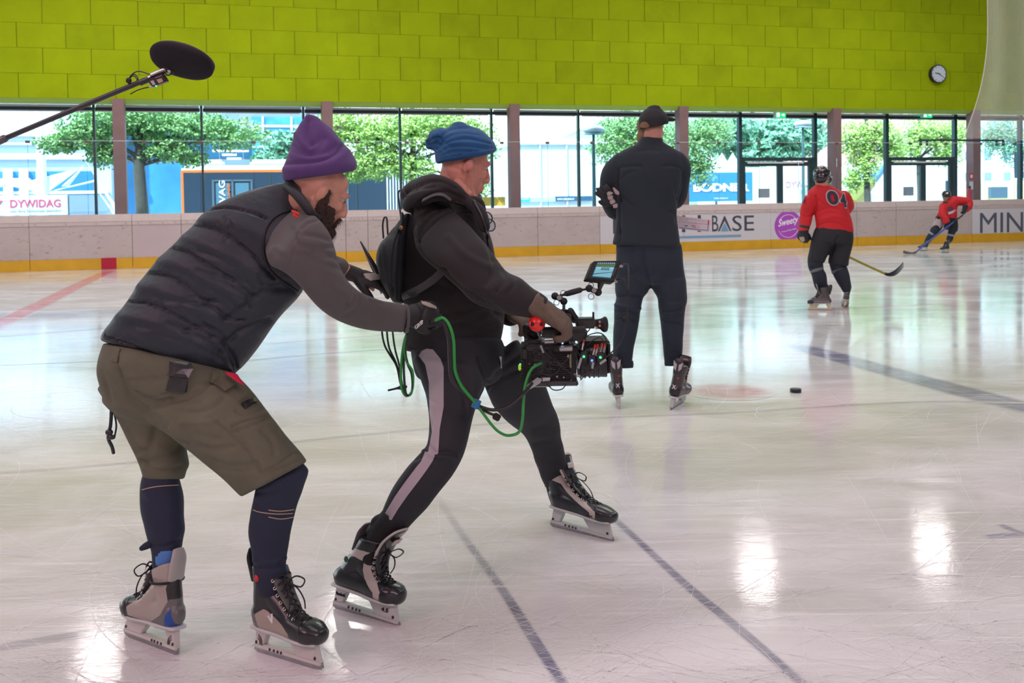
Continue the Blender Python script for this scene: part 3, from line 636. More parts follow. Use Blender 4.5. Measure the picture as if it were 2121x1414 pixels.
for yy in (262, 285, 305): zc = WP(600, yy, o_)[1]; MB().wbox(s0b, s1b, o_-.26, o_-.2, zc-.06, zc+.06).build('bay_rail', PALE, b)
for xx in (545, 604, 660): ss = WS(xx, o_, 300); MB().wbox(ss-.05, ss+.05, o_-.3, o_-.2, 0, za).build('bay_mullion', PALE, b)
for k, (xa, xb, yy) in enumerate(((440, 515, 314), (460, 490, 322), (470, 500, 330))):
    sa, z_ = WP(xa, yy, o_-.5); MB().wbox(sa, WS(xb, o_-.5, yy), o_-.4, o_-.3, z_, z_+.09).build('strip_lamp', M('strip_warm', (.9, .85, .6), .5, emit=(1, .85, .5), estr=1.2), b)
b, s0, s1, z1 = bld('pavilion_building', 'pale building with ribbon windows at the far left under white sails', 'building', -420, 225, 160, GO+22, PALE, rows=0)
q = GO+21.9
for (xa, xb, ya, yb, m) in ((-100, 192, 398, 355, NAVY), (-100, 225, 440, 402, GREYB), (-60, 225, 330, 318, WHITE), (-60, 225, 282, 270, WHITE), (-60, 190, 300, 296, WHITE), (-60, 225, 402, 396, WHITE)):
    sa, z0_ = WP(xa, ya, q); sb, z1_ = WP(xb, yb, q); z0_ = WP((xa+xb)/2, ya, q)[1]; z1_ = WP((xa+xb)/2, yb, q)[1]; MB().wbox(sa, sb, q-.08-(.04 if m is WHITE else 0), q+.05, z0_, z1_).build('facade_band', m, b)
for xx in (17, 50, 85): ss = WS(xx, q-.2, 380); MB().wbox(ss-.18, ss+.18, q-.3, q-.1, 0, WP(xx, 350, q)[1]).build('white_pier', WHITE, b)
# white sails: two pieces of stretched cloth with a mast
SAIL = M('sail_cloth', (.80, .86, .92), .6); o_ = GO+12
sl_ = thing('awning', 'stretched white sail awning on a white mast at the left', 'awning', W(*[WS(95, o_)], o_, 0))
def tri(pts, name='sail', doff=.06):
    V = [W(*((WP(x, y, o_+d)[0]), o_+d, WP(x, y, o_+d)[1])) for x, y, d in pts]
    c = MB(); nrm = (V[1]-V[0]).cross(V[2]-V[0]).normalized()*.03; c.part(prism(V, nrm)); return c.build(name, SAIL, sl_)
tri([(-40, 372, 0), (95, 402, 0), (60, 370, .6)]); tri([(60, 375, 0), (92, 404, 0), (178, 340, .5), (150, 352, .2)]); tri([(-60, 385, .3), (-20, 392, 0), (55, 378, .4), (20, 384, .6)])
tri([(178, 335, 0), (240, 440, 0), (252, 442, .3), (200, 372, .4)]); tri([(205, 400, 0), (236, 446, 0), (240, 440, .3)])
tri([(172, 345, 0), (128, 385, 0), (140, 386, .4)]); tri([(100, 398, .1), (196, 374, 0), (196, 377, .1)])
MB().part(limb([(W(WS(93, o_), o_, 0), .13), (W(WS(88, o_), o_, 3), .15), (W(WS(84, o_), o_, 7), .11)])).build('mast', SAIL, sl_, True)
# banner with red lettering
o_ = GO+9
s0, z1 = WP(-60, 405, o_); s1, z0 = WP(141, 443, o_); z1 = WP(60, 404, o_)[1]; z0 = WP(60, 446, o_)[1]
bn = thing('banner', 'white fence banner with pink red lettering at the lower left window', 'banner', W(s0, o_, 0)); MB().wbox(s0, s1, o_, o_+.06, z0, z1).build('sheet', WHITE, bn, bevel=.01)
for ss in (s0, s1): MB().wbox(ss-.03, ss+.03, o_+.06, o_+.12, -.05, z1).build('post', GREYB, bn)
PK = M('banner_pink', (.75, .10, .22), .5); wtext('DYWIDAG', 21, 126, 429.5, 413, o_-.01, PK, bn, .02)
wtext('Um Ihre Sicherheit bemüht!', 21, 126, 439, 434, o_-.01, M('banner_greyblue', (.25, .33, .45), .5), bn, .0)
sa, za = WP(6, 415, o_-.01); sb, zb = WP(-6, 431, o_-.01); sc_ = WS(-14, o_-.01); MB().part(prism([W(sa, o_-.012, za), W(sb, o_-.012, zb), W(sc_, o_-.012, za)], -WN*.004)).build('heart_mark', PK, bn)
# bus
o_ = GO+11.5; bus = None
s0 = WS(377, o_); s1 = WS(905, o_); zr = WP(470, 342, o_)[1]
bus = thing('bus', 'white city bus with orange line and dark windows parked outside', 'bus', W(s0, o_, 0)); BWH = M('bus_white', (.85, .86, .86), .3, coat=.3); BOR = M('bus_orange', (.85, .20, .05), .35); BGL = M('bus_glass', (.03, .055, .09), .12)
bb = MB().wbox(s0, s1, o_, o_+2.5, .25, zr).build('body', BWH, bus, bevel=.10)
MB().wbox(s0+.08, s1-.1, o_-.03, o_+.02, .6, zr-.28).build('glass_side', BGL, bus)
MB().wbox(s0+.05, s1-.05, o_-.04, o_+.02, zr-.26, zr-.17).build('orange_line', BOR, bus); MB().wbox(s0-.02, s0+.10, o_-.035, o_+.3, .3, zr-.17).build('orange_corner', BOR, bus, bevel=.03)
for (xa, xb) in ((385, 466), (520, 660), (740, 860)): MB().wbox(WS(xa, o_), WS(xb, o_), o_+.3, o_+2.2, zr-.02, zr+.22).build('roof_unit', BWH, bus, bevel=.09)
for k, (xa, xb) in enumerate(((442, 522), (650, 720))):
    a, c = WS(xa, o_), WS(xb, o_); m = (a+c)/2; fr = MB(); zd = WP(480, 372, o_)[1]
    for u in (a, m, c): fr.wbox(u-.035, u+.035, o_-.06, o_-.02, .35, zd)
    fr.wbox(a, c, o_-.06, o_-.02, zd-.06, zd); dr = fr.build('door', M('bus_door_frame', (.10, .15, .20), .4), bus)
    for (p, r_) in ((a, m), (m, c)): MB().wbox(p+.10, r_-.10, o_-.045, o_-.03, .5, zd-.12).build('pane', M('bus_pane', (.10, .22, .30), .08), dr)
text('VAG', W(WS(467, o_-.07), o_-.07, WP(470, 420, o_-.07)[1]), (0, 0, 1), -WU, .22, WH, bus, 'lettering', width=.8, bold=.02)
text('LINIE', W(WS(477, o_-.07), o_-.07, WP(470, 412, o_-.07)[1]), (0, 0, 1), -WU, .09, BOR, bus, 'lettering', width=.55, bold=.02)
for xx in (560, 640, 738, 800, 860): ss = WS(xx, o_); MB().wbox(ss-.03, ss+.03, o_-.045, o_-.02, .6, zr-.28).build('window_bar', dark, bus)
for xx in (420, 600, 850): ss = WS(xx, o_); MB().part(cyl(W(ss, o_-.03, .48), W(ss, o_+.3, .48), .48, n=28)).build('wheel', dark, bus)
# second (far) low white building and fence of pale slats
b, s0, s1, z1 = bld('white_shed', 'white shed with a fence of pale upright slats right of the bus', 'building', 905, 1068, 300, GO+26, WHITE)
o_ = GO+10.5
fn = thing('slat_fence', 'white vertical slat fence in front of the bus tail', 'fence', W(WS(800, o_), o_, 0))
for k in range(16): xx = 803+k*6.1; ss = WS(xx, o_); MB().wbox(ss-.022, ss+.022, o_, o_+.05, -.05, WP(xx, 350, o_)[1]).build('slat', WHITE, fn, bevel=.004)
zc = WP(850, 352, o_)[1]; MB().wbox(WS(800, o_), WS(897, o_), o_+.05, o_+.08, zc-.1, zc-.04).build('rail', WHITE, fn)
o_ = GO+8; s0, z1 = WP(1000, 408, o_); s1, z0 = WP(1047, 420, o_)
yb_ = MB().wbox(s0, s1, o_, o_+.3, z0-.1, z1).build('barrier', M('barrier_yellow', (.85, .45, .05), .5), bevel=.01); tag(yb_, 'low yellow orange barrier behind the blue beanie wearer', 'barrier')
# tarpaulin-covered long building
b, s0, s1, z1 = bld('warehouse_building', 'long white tarpaulin hall right of the middle pillar', 'building', 1073, 1425, 299, GO+16, TARP, roof=WHITE)
q = GO+15.9
for (xa, xb, ya, yb, m) in ((1076, 1098, 417, 409, M('strip_cyan', (.03, .42, .62), .5)), (1098, 1150, 417, 409, M('strip_pale', (.42, .66, .62), .5)), (1150, 1226, 417, 407, M('strip_navy', (.03, .09, .16), .5))):
    sa, _ = WP(xa, ya, q); sb, _ = WP(xb, yb, q); MB().wbox(sa, sb, q-.03, q+.1, WP(1140, ya, q)[1], WP(1140, yb, q)[1]).build('print_band', m, b)
wtext('WWW.SIEBZEHN.AT', 1154, 1190, 414.5, 410, q-.04, WH, b, .01); wtext('Logistik', 1080, 1096, 414.5, 410, q-.04, WH, b, .01); wtext('Transport', 1128, 1148, 414.5, 410, q-.04, WH, b, .01)
for xx in (1120, 1175, 1300, 1360): ss = WS(xx, q); MB().wbox(ss-.03, ss+.03, q-.02, q+.1, 0, z1).build('tarp_seam', M('tarp_seam', (.60, .66, .70), .6), b)
# street lamps
def lamp(x, ytop, o, lab):
    s = WS(x, o); z = WP(x, ytop, o)[1]; l = thing('street_lamp', lab, 'lamp', W(s, o, 0)); LG = M('lamp_post_green', (.05, .12, .13), .5)
    MB().part(limb([(W(s, o, -.05), .07), (W(s, o, z*.3), .07), (W(s, o, z), .045)])).build('pole', LG, l, True)
    MB().part(ell(W(s, o, z+.12), (.38, .38, .14))).build('lamp_shade', M('lamp_pale', (.6, .65, .68), .5), l, True)
    MB().part(cyl(W(s, o, z-.04), W(s, o, z+.08), .34, .26)).build('lamp_rim', M('lamp_under', (.18, .25, .28), .5), l, False)
lamp(1231, 276, GO+6.0, 'slim green street lamp with a round head left of the man in the cap')
lamp(1664, 262, GO+11, 'pale street lamp seen through the window over the first door')
# blue hoarding
o_ = GO+11; s0 = WS(1412, o_); s1 = WS(1559, o_); z1 = WP(1480, 357, o_)[1]; z0 = WP(1480, 417, o_)[1]
h = thing('hoarding', 'blue hoarding with large white lettering behind the cap wearer', 'hoarding', W(s0, o_, 0)); MB().wbox(s0, s1, o_, o_+.08, z0, z1).build('sheet', M('hoarding_blue', (.05, .27, .55), .5, var=.05), h)
for ss in (s0+.3, (s0+s1)/2, s1-.3): MB().wbox(ss-.04, ss+.04, o_+.08, o_+.16, -.05, z1).build('post', GREYB, h)
wtext('BODNER', 1436, 1553, 397, 379, o_-.02, WH, h, .06); wtext('WWW.BODNER.AT', 1479, 1508, 412.5, 409, o_-.02, WH, h, .01)
# white lorries and site cabins beyond
def lorry(lab, xa, xb, yt, o, txt=None, mat=None):
    s0, s1 = WS(xa, o), WS(xb, o); z = WP((xa+xb)/2, yt, o)[1]; l = thing('lorry', lab, 'truck', W(s0, o, 0)); m = mat or WHITE
    MB().wbox(s0, s1-1.3, o, o+2.4, .8, z).build('cargo_box', m, l, bevel=.03); MB().wbox(s1-1.25, s1, o+.1, o+2.3, .5, z*.8).build('cab', m, l, bevel=.12)
    MB().wbox(s1-.8, s1-.2, o+.06, o+.12, z*.5, z*.72).build('cab_window', BGL, l); MB().wbox(s0, s1, o+.4, o+2, .45, .8).build('chassis', dark, l)
    for ss in (s0+.7, s0+1.7, s1-.9): MB().part(cyl(W(ss, o, .42), W(ss, o+.3, .42), .42, n=24)).build('wheel', dark, l)
    if txt: wtext(txt[0], *txt[1], o-.02, txt[2], l, .02)
    return l
lorry('white lorry behind the panes of the first door', 1545, 1712, 346, GO+13, ('DYWIDAG', (1628, 1700, 388, 375), M('ink_faint', (.55, .3, .32), .6)))
l = lorry('white container lorry with grey lettering between the two doors', 1745, 1850, 345, GO+18, ('Containerservice', (1775, 1855, 396, 388), M('ink_grey', (.40, .44, .44), .6)))
wtext('/3400-68', 1803, 1838, 406, 399, GO+18-.02, M('ink_grey', (0, 0, 0)), l, .02)
lorry('white lorry behind the panes of the second door', 1872, 1990, 340, GO+14.5)
# white event tents behind the hoarding
for k, (xa, xb, yt) in enumerate(((1480, 1500, 316), (1504, 1525, 314), (1526, 1548, 314))):
    o_ = GO+22; s0, s1 = WS(xa, o_), WS(xb, o_); z1 = WP(xa, yt, o_)[1]; zc = z1*.66
    t_ = MB().wbox(s0, s1, o_, o_+2, -.05, zc); V = [W(s0, o_, zc), W(s1, o_, zc), W(s1, o_+2, zc), W(s0, o_+2, zc), W((s0+s1)/2, o_+1, z1)]; t_.add(V, [(0, 1, 4), (1, 2, 4), (2, 3, 4), (3, 0, 4)])
    tag(t_.build('tent', WHITE), ('left', 'middle', 'right')[k]+' one of three pointed white tents above the blue hoarding', 'tent', 'pointed white tents')
# leaning crane arm: blue and yellow
o_ = GO+9.5; a_ = W(WS(1762, o_), o_, WP(1762, 418, o_)[1]); c_ = W(WS(1806, o_), o_, WP(1806, 375, o_)[1]); e_ = W(WS(1832, o_), o_, WP(1832, 344, o_)[1])
ar = thing('crane_arm', 'slanting yellow and pale blue crane arm beside the trunk between the doors', 'crane', W(WS(1765, o_), o_, 0))
MB().part(limb([(a_, .42), (c_, .22)], k=1, n=4, cap=0)).build('lower_arm', M('crane_yellow', (.75, .62, .12), .5), ar); MB().part(limb([(c_, .2), (e_, .16)], k=1, n=4, cap=0)).build('upper_arm', M('crane_blue', (.25, .50, .68), .5), ar)
MB().part(limb([(W(WS(1762, o_), o_, -.05), .5), (a_, .42)], k=1, n=4, cap=0)).build('arm_base', M('crane_yellow', (0, 0, 0)), ar)
# pink and far white buildings, van, car, traffic light
bld('brick_building', 'salmon pink multi storey building behind the trees between the doors', 'building', 1738, 1870, 150, GO+34, M('salmon_wall', (.62, .34, .28), .7), rows=5, cols=4, wm=WHITE, win=(.45, .6))
bld('townhouse_building', 'white town house with small windows at the right', 'building', 1985, 2260, 300, GO+36, WHITE, rows=3, cols=7, wm=GREYB, win=(.35, .4))
bld('slab_building', 'pale orange tower block far behind the last tree', 'building', 2020, 2180, 130, GO+55, M('orange_wall', (.62, .45, .36), .7), rows=8, cols=6, wm=PALE, win=(.5, .5))
o_ = GO+13; s0, s1 = WS(2048, o_), WS(2121, o_); van = thing('van', 'pale yellow delivery van at the right edge outside', 'van', W(s0, o_, 0)); VY = M('van_yellow', (.72, .66, .38), .35); z = WP(2080, 374, o_)[1]
MB().wbox(s0, s1+1.5, o_, o_+2, .35, z).build('body', VY, van, bevel=.15); MB().wbox(s0+.1, s0+1.05, o_-.03, o_+.3, z*.6, z*.85).build('windscreen', M('van_glass', (.10, .16, .22), .1), van)
for ss in (s0+.6, s1+.8): MB().part(cyl(W(ss, o_-.02, .36), W(ss, o_+.3, .36), .36, n=24)).build('wheel', dark, van)
o_ = GO+9; s0 = WS(2110, o_); tl = thing('traffic_light', 'dark traffic light at the right edge outside the windows', 'traffic light', W(s0, o_, 0))
MB().part(cyl(W(s0, o_, -.05), W(s0, o_, 2.6), .05)).build('pole', dark, tl); zt = WP(2110, 315, o_)[1]; MB().wbox(s0-.16, s0+.16, o_-.12, o_+.1, zt-1.1, zt).build('signal_box', dark, tl, bevel=.02)
for k in range(3): MB().part(ell(W(s0, o_-.14, zt-.2-.34*k), (.13, .1, .05))).build('visor', M('visor', (.03, .08, .12), .5), tl, True)
# distant wooded hill
V = []; n = 60
for i in range(n):
    s = -30+i*3.2; h_ = 9+5*math.sin(i*.21+1)+2*noise.noise(Vector((i*.3, 0, 0)))
    V += [W(s, 120, -.3), W(s, 120+14, h_), W(s, 140+25, h_*1.2)]
hill = MB().add(V, [(i*3+j, i*3+3+j, i*3+4+j, i*3+1+j) for i in range(n-1) for j in range(2)]).build('hill', M('hill_green', (.22, .36, .22), .9, var=.35, vscale=.3), smooth=True); tag(hill, kind='structure')
# ================================================================== PEOPLE: generic pieces
def Z(ox, oy, sc, *pts): return [(ox+x/sc, oy+y/sc) for x, y in pts]
def RM(yaw, pitch=0, roll=0): return Matrix.Rotation(math.radians(yaw), 4, 'Z') @ Matrix.Rotation(math.radians(pitch), 4, 'Y') @ Matrix.Rotation(math.radians(roll), 4, 'X')
SKIN = M('skin', (.52, .27, .19), .5, bump=.25, bscale=320, var=.14, vscale=22, sss=.06)
SKIN2 = M('skin_ruddy', (.50, .225, .165), .5, bump=.3, bscale=240, var=.16, vscale=26, sss=.06)
EYEW = M('eye_white', (.40, .37, .35), .2); EYED = M('eye_iris', (.05, .04, .03), .15)
def headparts(Mx, chin=0.0, hat=1.0):
    L = []
    def e(c, r, R=None): L.append(xf(ell(c, r, R, 20, 14), Mx))
    e((-.012, 0, .045*hat), (.100*hat, .077*hat, .084*hat)); e((.045, 0, .05*hat), (.048*hat, .060*hat, .055*hat)); e((.03, 0, -.02), (.060, .061, .07)); e((.052, 0, -.06), (.038, .046, .05))
    for q in (-1, 1):
        L.append(xf(limb([(Vector((-.012, q*.058, -.035)), .016), (Vector((.005, q*.055, -.075)), .018), (Vector((.06, q*.026, -.108)), .017)], n=10), Mx))
        e((.068, q*.036, -.022), (.020, .021, .020)); e((.086, q*.028, .028), (.012, .024, .008)); e((-.006, q*.079, -.004), (.017, .007, .031), RM(0, 18, 0).to_3x3()); e((.0, q*.083, -.002), (.008, .006, .018))
        e((.102, q*.013, -.037), (.011, .008, .008)); e((.078, q*.031, .017), (.013, .016, .008)); e((.075, q*.031, -.005), (.012, .016, .008))
    e((.075, 0, -.110+chin), (.021, .024, .017))
    L.append(xf(limb([(Vector((.084, 0, .025)), .010), (Vector((.099, 0, .003)), .009), (Vector((.109, 0, -.021)), .0105), (Vector((.109, 0, -.032)), .012)], n=10), Mx))
    e((.092, 0, -.064), (.011, .024, .0065)); e((.089, 0, -.078), (.011, .021, .0075)); e((.086, 0, -.052), (.012, .02, .012))
    return L
def eyes(Mx, parent):
    for q in (-1, 1):
        o = MB().part(xf(ell((.0765, q*.031, .007), (.0105, .0125, .0080), None, 14, 10), Mx)).build('eye', EYEW, parent, True)
        MB().part(xf(ell((.0865, q*.0315, .006), (.003, .0055, .0055), None, 10, 8), Mx)).build('iris', EYED, o, True)
def strands(me, n, ln, wd, mat, name, parent, grav=(0, 0, -1), jit=.5, mask=None, root=None):
    V, Nn = getv(me); V2 = []; Fc = []; tri = [p for p in me.polygons]; cnt = 0
    for _ in range(n*4):
        if cnt >= n: break
        p = random.choice(tri); c = Vector(p.center); nn = Vector(p.normal)
        if mask and not mask(c): continue
        cnt += 1; d = (nn*.6+Vector(grav)*.8+Vector(np.random.normal(size=3))*jit*.5).normalized(); t = d.cross(nn).normalized()*wd; L_ = ln*(.5+random.random())
        b = c+Vector(np.random.normal(size=3))*.002; i = len(V2); e = b+d*L_+Vector(grav)*L_*.3
        V2 += [b-t, b+t, (b+e)/2+t*.7+nn*L_*.1, (b+e)/2-t*.7+nn*L_*.1, e]; Fc += [(i, i+1, i+2, i+3), (i+3, i+2, i+4)]
    o = MB().add(V2, Fc).build(name, mat, parent); o['kind'] = 'stuff'; return o
def handparts(Mx, side=1, curl=(20, 30, 20), s=1.0, thumb=(25, -10), r=1.0, spread=4):
    """wrist at the origin, fingers +x, back of hand +z, thumb towards +y*side"""
    L = []
    L.append(limb([(Vector((-.01, 0, 0)), .026*r, .018*r), (Vector((.02, 0, 0)), .032*r, .017*r), (Vector((.06, 0, 0)), .041*r, .016*r), (Vector((.088, 0, -.002)), .041*r, .013*r)], n=16, ref=(0, 0, 1), cap=.4))
    for i, (y, ln, b0) in enumerate(((.030, .072, .088), (.010, .080, .092), (-.011, .075, .090), (-.030, .058, .084))):
        a = 0; p = Vector((b0-.02, y*side, -.001)); pts = [(p, .0112*r)]; sp = math.radians((1.5-i)*spread*side)
        q = Vector((b0, y*side, 0)); pts.append((q, .0112*r))
        for j, (cu, f) in enumerate(zip(curl, (.44, .31, .25))):
            a += math.radians(cu); q = q+Vector((math.cos(a)*math.cos(sp), math.sin(sp)*math.cos(a), -math.sin(a)))*ln*f; pts.append((q, (.0104, .0096, .0086)[j]*r))
        L.append(limb(pts, k=3, n=10))
    a, b = math.radians(thumb[0]), math.radians(thumb[1]); q = Vector((.02, .022*side, -.004)); pts = [(q, .015*r)]
    for j, f in enumerate((.038, .032, .026)):
        d = Vector((math.cos(a), math.sin(a)*side, math.sin(b))).normalized(); q = q+d*f; a -= .45; b -= .25; pts.append((q, (.014, .012, .0095)[j]*r))
    L.append(limb(pts, k=3, n=10))
    S = Matrix.Scale(s, 4); return [xf(T, Mx @ S) for T in L]
def MX(o, f, up):                                                       # frame: x along f, z near up, at o
    f = Vector(f).normalized(); u = Vector(up); u = (u-f*u.dot(f)).normalized(); y = u.cross(f)
    return Matrix(((f.x, y.x, u.x, o[0]), (f.y, y.y, u.y, o[1]), (f.z, y.z, u.z, o[2]), (0, 0, 0, 1)))
STEEL = M('blade_steel', (.42, .43, .45), .28, metal=.9, var=.15, vscale=60); HOLD = M('holder_white', (.52, .55, .55), .35, var=.06, vscale=20)
LACE = M('lace_black', (.012, .014, .018), .7, bump=.5, bscale=900); BLK = M('boot_black', (.014, .016, .019), .3, bump=.2, bscale=150, coat=.25)
LACEW = M('lace_pale', (.5, .48, .47), .7); EYLET = M('eyelet_metal', (.62, .60, .55), .3, metal=.7)
INS = [(.150, .136), (.133, .141), (.116, .149), (.099, .160), (.084, .175), (.072, .193), (.063, .213), (.057, .234), (.053, .256)]
def skate(parent, heel, yaw, pitch=0, roll=0, s=1.0, st=None, fine=True, label=None, z0=0.0, lean=0.0, leany=0.0, sx=.84):
    """st: dict base, masks [(attr, colour, rough, [polys in (x,z)])], cap, tongue, lace, holder"""
    st = st or {}; Mx = Matrix.Translation(Vector(heel)+Vector((0, 0, z0))) @ RM(yaw, pitch, roll) @ Matrix.Scale(s, 4) @ Matrix.Diagonal((sx, 1, 1, 1)) @ Matrix.Translation((.105, 0, 0))
    def SHR(p): h = max(0, p[2]-.11); return (p[0]+lean*h, p[1]+leany*h, p[2]-.25*abs(lean)*h)
    def T(q): return [tuple(Mx @ Vector(SHR(p))) for p in q[0]], q[1]
    foot = limb([(Vector((-.098, 0, .118)), .022, .026), (Vector((-.075, 0, .118)), .036, .040), (Vector((-.03, 0, .117)), .038, .043), (Vector((.04, 0, .113)), .038, .040), (Vector((.09, 0, .109)), .044, .037), (Vector((.135, 0, .105)), .047, .034), (Vector((.175, 0, .101)), .043, .030), (Vector((.2, 0, .097)), .030, .022)], n=20, ref=(0, 0, 1), cap=.5, ex=2.4)
    shaft = limb([(Vector((-.042, 0, .10)), .050, .036), (Vector((-.040, 0, .15)), .054, .036), (Vector((-.028, 0, .20)), .056, .037), (Vector((-.018, 0, .24)), .062, .042), (Vector((-.016, 0, .272)), .060, .044)], n=20, ref=(0, 1, 0), cap=.1)
    ins = limb([(Vector((-.01, 0, .19)), .040, .034), (Vector((.04, 0, .155)), .040, .034), (Vector((.09, 0, .122)), .030, .036), (Vector((.13, 0, .11)), .022, .036)], n=16, ref=(0, 1, 0), cap=.6)
    me = meld([foot, shaft, ins], .0045 if fine else .007, 3)
    V, _ = getv(me); sole = V[:, 2] < .083; V[sole, 2] = .083; top = .278-st.get('low', 0)*np.clip(V[:, 0]+.06, 0, .12); hi = V[:, 2] > top; V[hi, 2] = top[hi]; setv(me, V)
    mats = []
    for (attr, c, r, polys) in st.get('masks', []):
        paint(me, attr, [[(x, z) for x, z in p] for p in polys], front=False, xy=lambda V: (V[:, 0], V[:, 2])); mats.append((attr, c, r))
    V, _ = getv(me); V = np.array([SHR(p) for p in V]); Vh = np.c_[V, np.ones(len(V))] @ np.array(Mx).T; setv(me, Vh[:, :3])
    key = st.get('key', 'boot'); bm = M('boot_'+key, st.get('base', (.014, .016, .019)), .36, bump=.2, bscale=260, masks=mats, coat=.15)
    o = link(me, 'skate', bm, parent)
    if label: o['label'] = label
    # cap, sole, tongue
    cap = limb([(Vector((.150, 0, .104)), .0475, .036), (Vector((.178, 0, .102)), .0445, .032), (Vector((.203, 0, .099)), .032, .024)], n=20, ref=(0, 0, 1), cap=.55, ex=2.5)
    MB().part(T(cap)).build('toe_cap', st.get('cap', BLK), o, True)
    so_ = MB().part(T(limb([(Vector((-.098, 0, .082)), .028, .006), (Vector((-.03, 0, .082)), .036, .006), (Vector((.04, 0, .081)), .036, .006), (Vector((.13, 0, .079)), .045, .006), (Vector((.195, 0, .078)), .030, .006)], n=14, ref=(0, 0, 1), cap=.3, ex=4))); so_.build('sole', st.get('sole', HOLD), o, True)
    tg = limb([(Vector((.095, 0, .160)), .006, .026), (Vector((.066, 0, .200)), .008, .032), (Vector((.055, 0, .25)), .010, .040), (Vector((.058, 0, .290)), .011, .043), (Vector((.070, 0, .318)), .008, .036)], n=14, ref=(0, 1, 0), cap=.5, ex=3)
    if st.get('short'): tg = limb([(Vector((.095, 0, .160)), .006, .026), (Vector((.066, 0, .200)), .007, .031), (Vector((.047, 0, .245)), .008, .036), (Vector((.042, 0, .275)), .006, .032)], n=14, ref=(0, 1, 0), cap=.5, ex=3)
    if st.get('low'): tg = limb([(Vector((.095, 0, .160)), .006, .026), (Vector((.066, 0, .195)), .007, .030), (Vector((.052, 0, .225)), .006, .030)], n=14, ref=(0, 1, 0), cap=.5, ex=3)
    tgo = MB().part(T(tg)).build('tongue', st.get('tongue', BLK), o, True)
    if st.get('trim'):
        MB().part(T(wire([(.052, -.041, .235), (.052, -.0435, .262), (.058, -.044, .292), (.074, -.034, .322), (.078, 0, .328), (.074, .034, .322), (.058, .044, .292), (.052, .0435, .262), (.052, .041, .235)], .0055))).build('trim', st['trim'], o, True)
        MB().part(T(limb([(Vector((.080, 0, .272)), .003, .020), (Vector((.086, 0, .292)), .003, .020)], n=12, ref=(0, 1, 0), cap=.3, ex=3))).build('badge', st['trim'], o, True)
    MB().part(T(limb([(Vector((-.068, 0, .225)), .012, .030), (Vector((-.075, 0, .26)), .012, .030), (Vector((-.082, 0, .292)), .011, .028), (Vector((-.078, 0, .318)), .007, .020)], n=14, ref=(0, 1, 0), cap=.5))).build('tendon_guard', st.get('tendon', BLK), o, True)
    hm = st.get('holder', HOLD); ho = MB()
    for pl in ([(-.088, .080), (-.030, .080), (-.052, .030), (-.096, .024)], [(.055, .078), (.185, .077), (.205, .026), (.105, .026)], [(-.098, .030), (.207, .030), (.210, .016), (-.100, .016)]):
        ho.part(T(prism([Vector((x, -.011, z)) for x, z in pl], Vector((0, .022, 0)))))
    hob = ho.build('blade_holder', hm, o, bevel=.0025)
    bl = [(-.106, .022), (.214, .024), (.218, .012), (.208, .004), (.17, .0), (-.09, .0), (-.106, .006)]
    MB().part(T(prism([Vector((x, -.0017, z)) for x, z in bl], Vector((0, .0034, 0))))).build('blade', STEEL, o)
    if fine:
        hs = MB()
        for x in (-.02, .0, .018, .034): hs.part(T(cyl((x, -.0125, .023), (x, .0125, .023), .0045, n=10)))
        hs.build('holder_slots', BLK, o)
        for x, z in ((-.085, .034), (.19, .036)): MB().part(T(cyl((x, -.0128, z), (x, .0128, z), .005, n=10))).build('bolt', BLK, o)
        for q in (-1, 1):
            ho2 = MB()
            for i in range(3): a = np.linspace(-.2, 1.35, 8); ho2.part(T(wire([(-.074+.012*math.cos(t)*(1+.45*i)-.006, q*.0118, .034+.012*math.sin(t)*(1+.5*i)) for t in a], .0013, k=2, n=6)))
            if st.get('swirl'): ho2.build('holder_mark', BLK, o, True)
    lm = st.get('lace', LACE); lc = MB(); ey = MB()
    for i, (x, z) in enumerate(INS):
        h = .019+.002*i
        if i < len(INS)-1:
            x2, z2 = INS[i+1]; h2 = h+.002
            for q in (-1, 1): lc.part(T(wire([(x-.004, -q*h, z-.007), (x+.006, -q*h*.5, z+.004), ((x+x2)/2+.008, 0, (z+z2)/2+.006), (x2+.006, q*h2*.5, z2+.004), (x2-.004, q*h2, z2-.007)], .0028 if fine else .004, k=3, n=6)))
        for q in (-1, 1): ey.part(T(torus((x-.006, q*(h+.003), z-.010), .0042, .0016, (.5, q*.7, .5), 10, 5)))
    lc.build('lace', lm, o, True)
    if fine:
        ey.build('eyelets', EYLET, o, True)['kind'] = 'stuff'
        bw = MB(); b0 = Vector((.07, 0, .236))
        for q in (-1, 1):
            bw.part(T(wire([b0, b0+Vector((.02, q*.022, .014)), b0+Vector((.032, q*.045, -.002)), b0+Vector((.022, q*.034, -.022)), b0+Vector((.006, q*.008, -.006))], .0024, k=5, n=6)))
            bw.part(T(wire([b0, b0+Vector((.024, q*.018, -.02)), b0+Vector((.036, q*.03, -.055)), b0+Vector((.03, q*.036, -.085))], .0024, k=5, n=6)))
        bw.part(T(ell(b0, (.010, .011, .009)))); bw.build('lace_bow', lm, o, True)
    if st.get('strap'): MB().part(T(torus((-.02, 0, .215), .052, .0042, (0.05, 0, 1), 30, 6))).build('strap', LACE, o, True)
    return o, Mx
def garment(name, parts, mat, parent, voxel=.007, it=3, fl=(), rough=None, masks=(), label=None):
    me = meld(parts, voxel, it)
    if rough: rough_up(me, *rough)
    if fl: folds(me, fl)
    for attr, polys, front in masks: paint(me, attr, polys, front=front)
    o = link(me, name, mat, parent)
    if label: o['label'] = label
    return o
def surf(me_o, x, y, lift=.003):
    """point where the line of sight through a pixel meets a mesh (to seat small parts on a garment)"""
    o = Vector((0, 0, HC)); d = ray(x, y).normalized(); ok, loc, nrm, _ = me_o.ray_cast(o, d, distance=60)
    return (loc+nrm*lift, nrm) if ok else (None, None)
